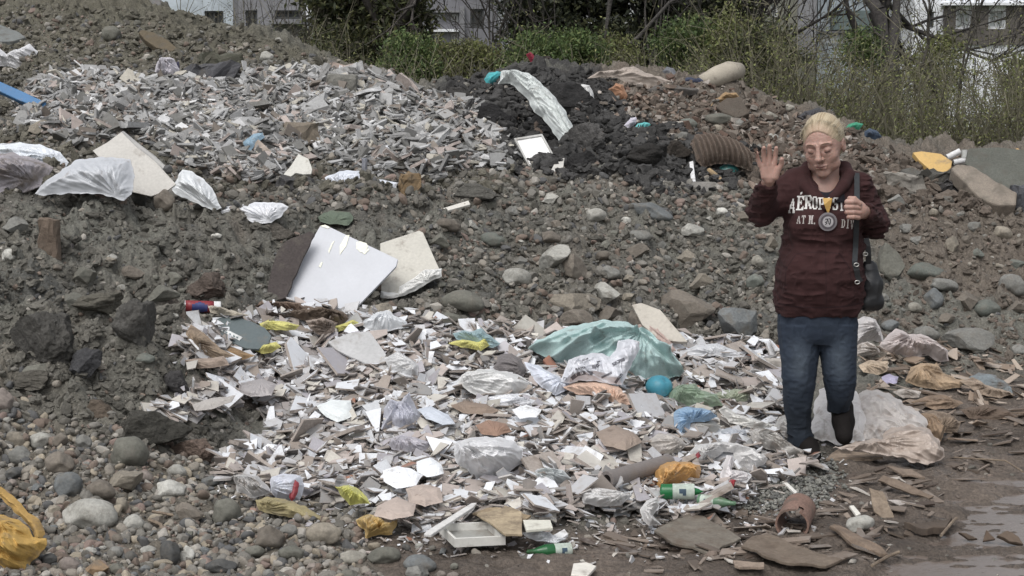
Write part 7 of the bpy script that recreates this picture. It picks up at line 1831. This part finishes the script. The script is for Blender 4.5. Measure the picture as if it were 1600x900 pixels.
# ---- sweatshirt
Hx = Field((wp(1150, 0)[0], YW - .34, wp(0, 500)[2]), (wp(1402, 0)[0], YW + .30, wp(0, 238)[2]), (.0042, .0042, .0042))
zz = lambda py: pt(1280, py, YW)[2]
def lf(rows, fld, **k):
    fld.loft([zz(r[0]) for r in rows], [pt(r[1], 450, YW)[0] for r in rows], [YW + r[3] for r in rows], [pxm(r[2]) for r in rows], [r[4] for r in rows], **k)
lf([(276, 1286, 26, .03, .07), (288, 1285, 46, .03, .10), (300, 1285, 56, .02, .118), (320, 1284, 60, .01, .130), (345, 1284, 61, .0, .142), (375, 1283, 63, -.005, .150), (405, 1281, 67, -.01, .158), (435, 1280, 70, -.012, .165), (462, 1279, 70, -.01, .162), (480, 1278.5, 67, -.005, .152), (489.5, 1278, 64, 0, .142)], Hx, k=.01, pw=2.3)
Hx.cap(wp(1256, 284, .03), shR, .052, .068, .03); Hx.cap(wp(1316, 282, .03), shL, .052, .070, .03)
Hx.chain([wp(1266, 272, .03), wp(1245, 282, .02), wp(1230, 294, .0)], [.04, .05, .05], .03)
Hx.cap(shR, elR + [.004, 0, 0], .070, .066, .03); Hx.cap(elR + [.003, 0, .0], wrR + [0, .0, .004], .066, .044, .025)
Hx.cap(shL, elL, .070, .066, .03); Hx.cap(elL, wrL + [.012, 0, 0], .064, .040, .02)
Hx.ell(wp(1284, 352, -.115), (.15, .06, .085), .05)                 # bust
Hx.ell(wp(1281, 430, -.12), (.16, .07, .12), .05)                   # belly
Hx.cap(wp(1230, 486, .0), wp(1328, 486, .0), .022, .022, .02, sc=(1, .3, 1))
# gathered creases
Hx.wrinkle(.0045, (9, 9, 16), 31); Hx.wrinkle(.0026, (24, 24, 40), 32)
Hx.wrinkle(.0050, (16, 16, 60), 36, lambda x, y, z: np.clip((x - wp(1345, 0)[0]) / .05, 0, 1) + np.clip((wp(1215, 0)[0] - x) / .05, 0, 1))
# hood lying round the neck, open in front
hd_ = [wp(1262, 262, .07), wp(1252, 276, .0), wp(1258, 292, -.06), wp(1272, 308, -.115), wp(1290, 324, -.150), wp(1302, 308, -.125), wp(1318, 290, -.08), wp(1326, 274, -.01), wp(1320, 262, .07), wp(1290, 258, .115), wp(1262, 262, .07)]
Hx.chain([wp(1290, 268, .12), wp(1280, 284, .12)], [.07, .08], .03)
Hx.chain(hd_, [.030, .030, .027, .022, .016, .022, .027, .030, .030, .034, .030], .008)
Hx.chain([wp(1266, 262, .07), wp(1262, 280, -.03), wp(1274, 297, -.10), wp(1290, 312, -.135)], [.012, .012, .010, .008], .004)
# openings: neck, V at the throat, hem and cuffs
Hx.chain([wp(1290, 245, -.03), wp(1290, 275, .0), wp(1291, 296, -.06)], [.074, .068, .040], .008, 'sub')
Hx.cap(wp(1291, 284, -.14), wp(1291, 306, -.18), .034, .010, .008, 'sub')
Hx.cap(wrR + [0, 0, -.0], q_(1203, 268, -.02), .032, .036, .004, 'sub')
Hx.cap(wrL + [.012, 0, 0], g_(1334, 328), .030, .036, .004, 'sub')
Hx.loft([zz(500), zz(486)], [pt(1278, 450, YW)[0]] * 2, [YW] * 2, [.180, .182], [.13, .132], k=.004, mode='sub')
hoodie, Vh, Fh = field_obj('hoodie', Hx, HOOD, person, origin=WO_)
# pocket and cuffs
bvh = BVHTree.FromPolygons([tuple(v) for v in Vh], [tuple(int(i) for i in f) for f in Fh])
camp = np.array([0, 0, H])
def onto(px, py, off=.0015, bv=None):
    d = pt(px, py, 10.0) - camp; d /= np.linalg.norm(d)
    h_ = (bv or bvh).ray_cast(Vector(camp), Vector(d))
    if h_[0] is None: return None
    return np.array(h_[0]) - d * off
def decal(name, cells, m, parent, off=.0015, bv=None, th=0):
    """cells: small quads in the plane of view laid onto the garment"""
    V, Fq_, cache = [], [], {}
    def vid(x, y):
        k = (round(x * 20), round(y * 20))
        if k not in cache:
            p = onto(x, y, off, bv)
            if p is None: return None
            cache[k] = len(V); V.append(p)
        return cache[k]
    for c in cells:
        q = [vid(*p) for p in c]
        if None not in q:
            y_ = [V[i][1] for i in q]
            if max(y_) - min(y_) < .035: Fq_.append(q)
    if not V: return
    return link(name, mesh_np(name, np.array(V) - WO_, np.array(Fq_), smooth=True, mats=[m]), parent)
FONT = {
 'A': ["...##...", "...##...", "..####..", "..#.##..", ".##.##..", ".##..#..", ".######.", ".#...##.", "##...###", "###..###"],
 'E': ["#######", ".##..##", ".##...#", ".##.#..", ".####..", ".##.#..", ".##....", ".##...#", ".##..##", "#######"],
 'R': ["######.", ".##..##", ".##..##", ".##..##", ".#####.", ".####..", ".##.##.", ".##.##.", ".##..##", "###..##"],
 'O': [".####.", "##..##", "##..##", "##..##", "##..##", "##..##", "##..##", "##..##", "##..##", ".####."],
 'P': ["######.", ".##..##", ".##..##", ".##..##", ".##..##", ".#####.", ".##....", ".##....", ".##....", "####..."],
 'S': [".#####", "##..##", "##...#", "###...", ".####.", "..####", "....##", "#...##", "##..##", "#####."],
 'T': ["########", "##.##.##", "#..##..#", "...##...", "...##...", "...##...", "...##...", "...##...", "...##...", "..####.."],
 'L': ["####...", ".##....", ".##....", ".##....", ".##....", ".##....", ".##....", ".##...#", ".##..##", "#######"],
 'H': ["###.###", ".##.##.", ".##.##.", ".##.##.", ".#####.", ".##.##.", ".##.##.", ".##.##.", ".##.##.", "###.###"],
 'D': ["#####..", ".##.##.", ".##..##", ".##..##", ".##..##", ".##..##", ".##..##", ".##..##", ".##.##.", "#####.."],
 'I': ["####", ".##.", ".##.", ".##.", ".##.", ".##.", ".##.", ".##.", ".##.", "####"],
 'V': ["###..###", ".##..##.", ".##..##.", ".##..#..", "..#.##..", "..####..", "..####..", "..####..", "...##...", "...##..."],
 '.': ["..", "..", "..", "..", "..", "..", "..", "..", "##", "##"]}
def glyph(ch, x0, x1, yt, yb, slant=0.0):
    G = FONT[ch]; h_ = len(G); w_ = len(G[0]); out = []
    X = lambda c, r: x0 + (x1 - x0) * c / w_ + slant * (1 - r / h_)
    Yp = lambda c, r: yt + (yb - yt) * r / h_ 
    for r in range(h_):
        for c in range(w_):
            if G[r][c] == '#': out.append([(X(c, r), Yp(c, r)), (X(c + 1, r), Yp(c + 1, r)), (X(c + 1, r + 1), Yp(c + 1, r + 1)), (X(c, r + 1), Yp(c, r + 1))])
    return out
PRINT = mat('white_print', srgb(206, 204, 200), rough=.8, var=.1, fine=.15, bump=.1)
PRINT2 = mat('grey_print', srgb(176, 168, 164), rough=.8, var=.1, fine=.15, bump=.1)
cells = []
for ch, a, b, yt, yb, sl_ in [('A', 1231.5, 1241.5, 310.5, 333, 3), ('E', 1243.5, 1255, 306, 328.5, 2), ('R', 1256, 1268, 305, 326.5, 1), ('O', 1269, 1277.5, 307, 327, 0), ('P', 1278.5, 1288, 308.5, 327.5, 0), ('O', 1289.5, 1298, 308.5, 327.5, 0), ('S', 1301, 1309.5, 308.5, 328, 0), ('T', 1310.5, 1320, 309, 329.5, -1), ('A', 1320.5, 1330, 311, 332, -2), ('L', 1331, 1339, 313, 335, -3)]:
    cells += glyph(ch, a, b, yt, yb, sl_)
cells += [[(1251, 300.5), (1254, 299.5), (1253, 303.5), (1250, 304)]]
decal('lettering', cells, PRINT, hoodie)
cells = []
for ch, a, b, yt, yb in [('A', 1244.5, 1250.5, 337.5, 349.5), ('T', 1252, 1258, 336.5, 349.5), ('H', 1262.5, 1270.5, 336.5, 350), ('.', 1271.5, 1273.5, 337, 350.5), ('D', 1314, 1320, 342.5, 356), ('I', 1322.5, 1326, 343, 357), ('V', 1328, 1334, 344, 358), ('.', 1335, 1337, 344, 358)]:
    cells += glyph(ch, a, b, yt, yb, 1)
decal('lettering', cells, PRINT2, hoodie)
# stitched pocket edges
def strip_cells(path, w_):
    out = []
    for (x0, y0), (x1, y1) in zip(path[:-1], path[1:]):
        n_ = max(1, int(math.hypot(x1 - x0, y1 - y0) / 2))
        for i in range(n_):
            a, b = i / n_, (i + 1) / n_
            p, q2 = (x0 + (x1 - x0) * a, y0 + (y1 - y0) * a), (x0 + (x1 - x0) * b, y0 + (y1 - y0) * b)
            L_2 = math.hypot(x1 - x0, y1 - y0); nx, ny = -(y1 - y0) / L_2 * w_ / 2, (x1 - x0) / L_2 * w_ / 2
            out.append([(p[0] + nx, p[1] + ny), (q2[0] + nx, q2[1] + ny), (q2[0] - nx, q2[1] - ny), (p[0] - nx, p[1] - ny)])
    return out
SEAM = mat('seam', srgb(46, 24, 27), rough=.95, var=0, fine=.1, bump=0)
decal('pocket_seam', strip_cells([(1243, 398), (1228, 420), (1226, 452), (1230, 456)], 1.2) + strip_cells([(1312, 396), (1328, 420), (1330, 450)], 1.2) + strip_cells([(1243, 397), (1262, 394), (1290, 394), (1312, 396)], 1.0), SEAM, hoodie, .001)
decal('hem_rib', strip_cells([(1213, 474), (1240, 479), (1280, 481), (1318, 479), (1343, 474)], 1.6), SEAM, hoodie, .001)
decal('chest_seam', strip_cells([(1290, 362), (1290, 394), (1291, 450), (1291, 480)], .8), SEAM, hoodie, .0008)

# ---- T-shirt at the throat
Tf = Field(wp(1250, 318, -.17), wp(1330, 262, .12), (.004,) * 3)
Tf.chain([wp(1289, 292, .02), wp(1291, 314, -.04)], [.083, .098], .02)
Tf.chain([wp(1290, 250, -.04), wp(1290, 276, -.03), wp(1291, 288, -.09)], [.07, .066, .046], .006, 'sub')
Tf.chain([wp(1288, 280, .02)] * 2, .066, .01, 'sub')
field_obj('t_shirt', Tf, TEE, person, origin=WO_)

# ---- jeans
Jf = Field((wp(1212, 0)[0], YW - .24, wp(0, 700)[2]), (wp(1350, 0)[0], YW + .38, wp(0, 462)[2]), (.004, .004, .0045))
lf([(462, 1278, 58, .0, .128), (490, 1278, 62, .0, .135), (520, 1279, 61, .005, .128), (534, 1280, 58, .01, .11)], Jf, k=.02, pw=2.3)
lf([(505, 1249, 31, .0, .118), (530, 1250, 31, -.005, .108), (560, 1250.5, 29, -.015, .098), (585, 1250, 26.5, -.02, .088), (600, 1250.5, 25, -.02, .082), (625, 1250.5, 23.2, -.005, .078), (650, 1251.5, 20.5, .01, .072), (668, 1253.5, 19.5, .015, .068), (682, 1255.5, 21.5, .015, .070), (693, 1256.5, 20.5, .012, .070), (699, 1258, 19, .01, .066)], Jf, k=.012)
lf([(505, 1309, 31.5, .0, .118), (530, 1310.5, 30, -.005, .108), (555, 1311.5, 27.5, -.02, .098), (580, 1313, 26, -.025, .090), (600, 1315.5, 24.3, -.01, .086), (620, 1316.5, 21, .01, .080), (634, 1317.5, 18, .03, .074), (645, 1318, 17, .045, .070)], Jf, k=.012)
Jf.loft([zz(545), zz(532), zz(500)], [pt(1281, 450, YW)[0]] * 3, [YW, YW, YW], [.008, .03, .06], [.03, .062, .09], k=.012)
Jf.wrinkle(.0030, (17, 17, 7), 51); Jf.wrinkle(.0012, (34, 34, 50), 52)
Jf.wrinkle(.0032, (12, 12, 48), 53, lambda x, y, z: np.clip((zz(655) - z) / .05, 0, 1) + .8 * np.exp(-((z - zz(592)) / .03) ** 2))
jo_, Vj_, _ = field_obj('jeans', Jf, JEAN, person, origin=WO_)
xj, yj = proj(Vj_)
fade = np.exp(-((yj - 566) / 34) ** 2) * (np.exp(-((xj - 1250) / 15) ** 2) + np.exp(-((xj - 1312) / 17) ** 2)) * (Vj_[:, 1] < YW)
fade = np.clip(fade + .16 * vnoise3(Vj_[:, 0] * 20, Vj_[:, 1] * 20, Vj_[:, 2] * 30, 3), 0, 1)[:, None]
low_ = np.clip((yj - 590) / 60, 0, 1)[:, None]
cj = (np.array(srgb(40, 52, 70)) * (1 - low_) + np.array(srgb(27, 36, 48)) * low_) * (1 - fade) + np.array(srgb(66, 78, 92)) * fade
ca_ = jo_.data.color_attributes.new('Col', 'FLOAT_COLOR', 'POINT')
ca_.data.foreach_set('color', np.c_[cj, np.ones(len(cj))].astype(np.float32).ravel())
# ---- shoes
for c_, t_, rr_ in ((anR + [0, .01, -.01], toR, 1), (anL + [0, .02, .01], toL, 1.02)):
    Sf = Field(np.minimum(c_, t_) - .1, np.maximum(c_, t_) + .1, (.0045,) * 3)
    Sf.chain([c_ + [0, .02, .01], c_ * .5 + t_ * .5 + [0, 0, .006], t_], [.054 * rr_, .050 * rr_, .040 * rr_], .02)
    Sf.chain([c_ + [0, .04, -.012], t_ + [0, -.012, -.008]], [.036, .034], .01)
    field_obj('shoe', Sf, SHOE, person, origin=WO_)

# ---- shoulder bag, strap over the left shoulder into the fist
sp = [(1338, 246, .06), (1338, 256, .0), (1337.5, 268, -.055), (1336.5, 290, -.115), (1335.5, 312, -.16)]
STR = []
for a in np.linspace(0, 1, 40):
    py_ = 254 + (412 - 254) * a; px_ = 1338.5 - 3.5 * a + 2 * math.sin(a * 3)
    STR.append((px_, py_))
bag_c = wp(1362, 446, -.02)
bag = empty('handbag', bag_c, 'small black shoulder bag hanging at the hip of the woman', 'handbag')
Gf = Field(bag_c - .12, bag_c + .15, (.0035,) * 3)
Gf.chain([wp(1358, 420, .0), wp(1361, 445, -.01), wp(1361, 470, -.01)], [.040, .052, .054], .02, sc=(1, 1.25, 1))
Gf.chain([wp(1350, 474, -.01), wp(1372, 472, -.01)], [.034, .030], .02)
Gf.wrinkle(.0025, 22, 61)
V, f = Gf.mesh(); link('bag_body', mesh_np('bag_body', V - bag_c, f, smooth=True, mats=[BLK]), bag)
# ribbon strap laid over the sweatshirt
def ribbon(name, pts_, w_, m, parent, ref, th=.004, side=(1, 0, 0)):
    P_ = np.array(pts_); s_ = np.array(side, float)
    d = np.gradient(P_, axis=0); n_ = np.cross(d, s_); n_ /= np.linalg.norm(n_, axis=1, keepdims=True); sd2 = np.cross(n_, d); sd2 /= np.linalg.norm(sd2, axis=1, keepdims=True)
    k = len(P_)
    V = np.concatenate([P_ - sd2 * w_ / 2 + n_ * th / 2, P_ + sd2 * w_ / 2 + n_ * th / 2, P_ + sd2 * w_ / 2 - n_ * th / 2, P_ - sd2 * w_ / 2 - n_ * th / 2]) - ref
    i = np.arange(k - 1)
    fs = [np.stack([i + a * k, i + 1 + a * k, i + 1 + b * k, i + b * k], -1) for a, b in ((0, 1), (1, 2), (2, 3), (3, 0))]
    return link(name, mesh_np(name, V, np.concatenate(fs), mats=[m]), parent)
SP = []
for px_, py_ in STR:
    p = onto(px_, py_, .010)
    if p is not None: SP.append(p)
SP = np.array(SP)
fy_ = g_(1330, 320)[1] + .0
for i in range(len(SP)):       # lift the strap into the closed hand
    _, y_p = proj(SP[i]); 
    t = math.exp(-((y_p - 326) / 26) ** 2)
    Yt = SP[i][1] * (1 - t) + (fy_ + .012) * t
    x_p, y_p = proj(SP[i]); SP[i] = pt(x_p, y_p, Yt)
k_ = np.ones(5) / 5
for a in range(3): SP[2:-2, a] = np.convolve(SP[:, a], k_, 'valid')
STRM = mat('grey_black_strap', srgb(46, 50, 54), rough=.7, var=.1, bump=.2)
ribbon('strap', SP, .024, STRM, bag, bag_c)
back = np.array([wp(1353, 372, -.02), wp(1356, 385, -.03), wp(1357, 400, -.03), wp(1357, 414, -.02)])
ribbon('strap', back, .026, BLK, bag, bag_c)
end = SP[-1]
METAL = mat('pale_metal', srgb(190, 188, 182), rough=.3, metal=.9, var=0, fine=0, bump=0)
for c_ in (end + [.006, -.012, -.004], end + [.012, -.012, -.085], wp(1352, 397, -.09)):
    an_ = np.linspace(0, 2 * math.pi, 17)
    V, f = tube_mesh(np.array([[c_[0] + .011 * math.cos(a), c_[1], c_[2] + .008 * math.sin(a)] for a in an_]), .0026, 8, cap=False)
    link('buckle', mesh_np('buckle', V - bag_c, f, smooth=True, mats=[METAL]), bag)
ribbon('strap_end', np.array([end, end + [.010, -.004, -.03], end + [.016, .0, -.06], end + [.03, .0, -.085]]), .026, BLK, bag, bag_c)

# ---- medal on a yellow ribbon
mc = onto(1293.5, 346.5, .014)
med = empty('medal', mc, 'round silver medal on a yellow ribbon worn on the chest of the woman', 'medal')
RIB = mat('yellow_ribbon', srgb(196, 148, 62), rough=.6, var=.12, fine=.1, bump=.1)
def cloth_tri(nm, tri, off):
    V = [onto(x, y, off) for x, y in tri]; V = np.array(V)
    V2 = V + [0, .002, 0]
    f = [np.array([list(range(len(V)))]), np.array([list(range(len(V) - 1 + len(V), len(V) - 1, -1))])]
    link(nm, mesh_np(nm, np.concatenate([V, V2]) - mc, f, mats=[RIB]), med)
cloth_tri('ribbon', [(1285.5, 309.5), (1300.5, 309.5), (1298.5, 320), (1294.8, 334), (1293.2, 334), (1288, 320)], .012)
def disc(nm, r_, th, m, dy, k=40):
    an_ = np.arange(k) * 2 * math.pi / k
    ring = np.stack([np.cos(an_) * r_, np.full(k, -dy), np.sin(an_) * r_], -1); r2_ = ring + [0, th, 0]
    i = np.arange(k); j = (i + 1) % k
    link(nm, mesh_np(nm, np.concatenate([ring, r2_]), [i[None, :], (i[::-1] + k)[None, :], np.stack([i, i + k, j + k, j], -1)], mats=[m]), med)
SILV = mat('worn_silver', srgb(140, 134, 138), rough=.45, metal=.3, var=.1, bump=.1); SILV2 = mat('dark_silver', srgb(96, 88, 94), rough=.5, metal=.2, var=.1, bump=.1)
disc('rim', .0425, .006, SILV, .000); disc('field', .034, .003, SILV2, .0025); disc('face', .0245, .003, mat('pale_enamel', srgb(178, 174, 176), rough=.5, var=.1, bump=0), .004)
INK = mat('dark_relief', srgb(42, 38, 44), rough=.6, var=0, fine=0, bump=0)
for k_, (x0, z0, x1, z1, w_) in enumerate([(-.013, .012, -.001, .013, .0055), (-.001, .013, -.004, .001, .0055), (-.004, .001, -.014, -.004, .0055), (-.012, -.013, -.003, -.004, .005), (.002, .014, .010, .013, .005), (.010, .013, .012, .0, .0055), (.012, .0, .007, -.014, .0055), (.003, .006, .004, -.010, .004)]):
    V, f = tube_mesh(np.array([[x0, -.0055, z0], [x1, -.0055, z1]]), w_ / 2, 6)
    V[:, 1] = -.0042 + (V[:, 1] + .0055) * .2
    link('emblem', mesh_np('emblem', V, f, mats=[INK]), med)

# grey print on the white bag that lies on the tarpaulin
co_ = np.zeros(len(pb.data.vertices) * 3, np.float32); pb.data.vertices.foreach_get('co', co_)
Vp = co_.reshape(-1, 3) + np.array(pb.location)
bvp = BVHTree.FromPolygons([tuple(v) for v in Vp], [tuple(p.vertices) for p in pb.data.polygons])
WO_keep = WO_; WO_ = np.array(pb.location)
GP = mat('grey_print_ink', srgb(96, 96, 104), rough=.6, var=.1, fine=.1, bump=0)
pc = []
for path, w_ in [([(882, 594), (885, 583), (889, 578)], 5), ([(893, 592), (902, 585), (915, 582), (926, 584)], 6), ([(899, 577), (907, 575), (915, 574)], 3), ([(925, 573), (932, 573), (936, 568), (934, 560), (930, 556)], 5),
                 ([(908, 565), (914, 561), (919, 560)], 2.5), ([(957, 570), (968, 564), (976, 561)], 5), ([(960, 600), (966, 592), (972, 584)], 4), ([(940, 590), (956, 582)], 3)]:
    pc += strip_cells(path, w_)
decal('print', pc, GP, pb, .003, bvp)
WO_ = WO_keep
# ================================================================ LABELS that single each thing out
def words(o, look, kind, px, py, taken):
    """look + kind + place by the named things round it; the rank by nearness settles what is left"""
    L = sorted(LAND, key=lambda l: (l[1] - px) ** 2 + ((l[2] - py) * 1.5) ** 2)[:5]
    def side(l):
        dx, dy = px - l[1], (py - l[2]) * 1.4
        if abs(dx) > abs(dy): return 'right of' if dx > 0 else 'left of'
        return 'below' if dy > 0 else 'above'
    for l in L[:2]:
        t = f'{look} {kind} {side(l)} the {l[0]}'
        if t not in taken and len(t.split()) <= 16: return t
    l = L[0]
    for ph in ('second', 'third', 'fourth', 'fifth', 'sixth', 'seventh', 'eighth', 'ninth'):
        t = f'{look} {kind} {side(l)} the {l[0]}, {ph} nearest to it'
        if t not in taken and len(t.split()) <= 16: return t
    l = L[1]
    for ph in ('second', 'third', 'fourth', 'fifth', 'sixth', 'seventh', 'eighth', 'ninth'):
        t = f'{look} {kind} {side(l)} the {l[0]}, {ph} nearest to it'
        if t not in taken and len(t.split()) <= 16: return t
    for ph in ('third', 'fourth', 'fifth', 'sixth', 'seventh', 'eighth', 'ninth', 'tenth'):
        t = f'{look} {kind}, {ph} nearest to the {L[2][0]}'
        if t not in taken and len(t.split()) <= 16: return t
    return f'{look} {kind} between the {L[0][0]} and the {L[3][0]}'
# nearest first, so that «second nearest» is true
def dist0(e):
    return min((l[1] - e[3]) ** 2 + ((l[2] - e[4]) * 1.5) ** 2 for l in LAND)
taken = {o['label'] for o in bpy.data.objects if 'label' in o}
# keep landmark phrases unique
seen_, LL = set(), []
for l in LAND:
    l = (' '.join(l[0].split()[:6]), l[1], l[2])
    while l[0].split()[-1] in ('of', 'the', 'a', 'in', 'on', 'at', 'and', 'with', 'by', 'beside', 'behind', 'above', 'below', 'left', 'right', 'under', 'near', 'far', 'small'): l = (' '.join(l[0].split()[:-1]), l[1], l[2])
    if l[0] not in seen_: seen_.add(l[0]); LL.append(l)
LAND[:] = LL + [('raised palm of the woman', 1190, 300), ('planted shoe of the woman', 1265, 712), ('upper end of the puddle', 1500, 760)]
for e in sorted(ALL_MANY, key=dist0):
    o, kind, look, px, py = e
    t = words(o, look, kind, px, py, taken)
    taken.add(t); o['label'] = t; o['category'] = kind
    if 'group' not in o: o['group'] = {'stone': 'rounded stones on the ground', 'rock': 'angular rocks on the ground'}.get(kind, kind)
for o in bpy.data.objects:
    if o.parent is None and 'kind' not in o and 'category' in o: o['kind'] = 'thing'
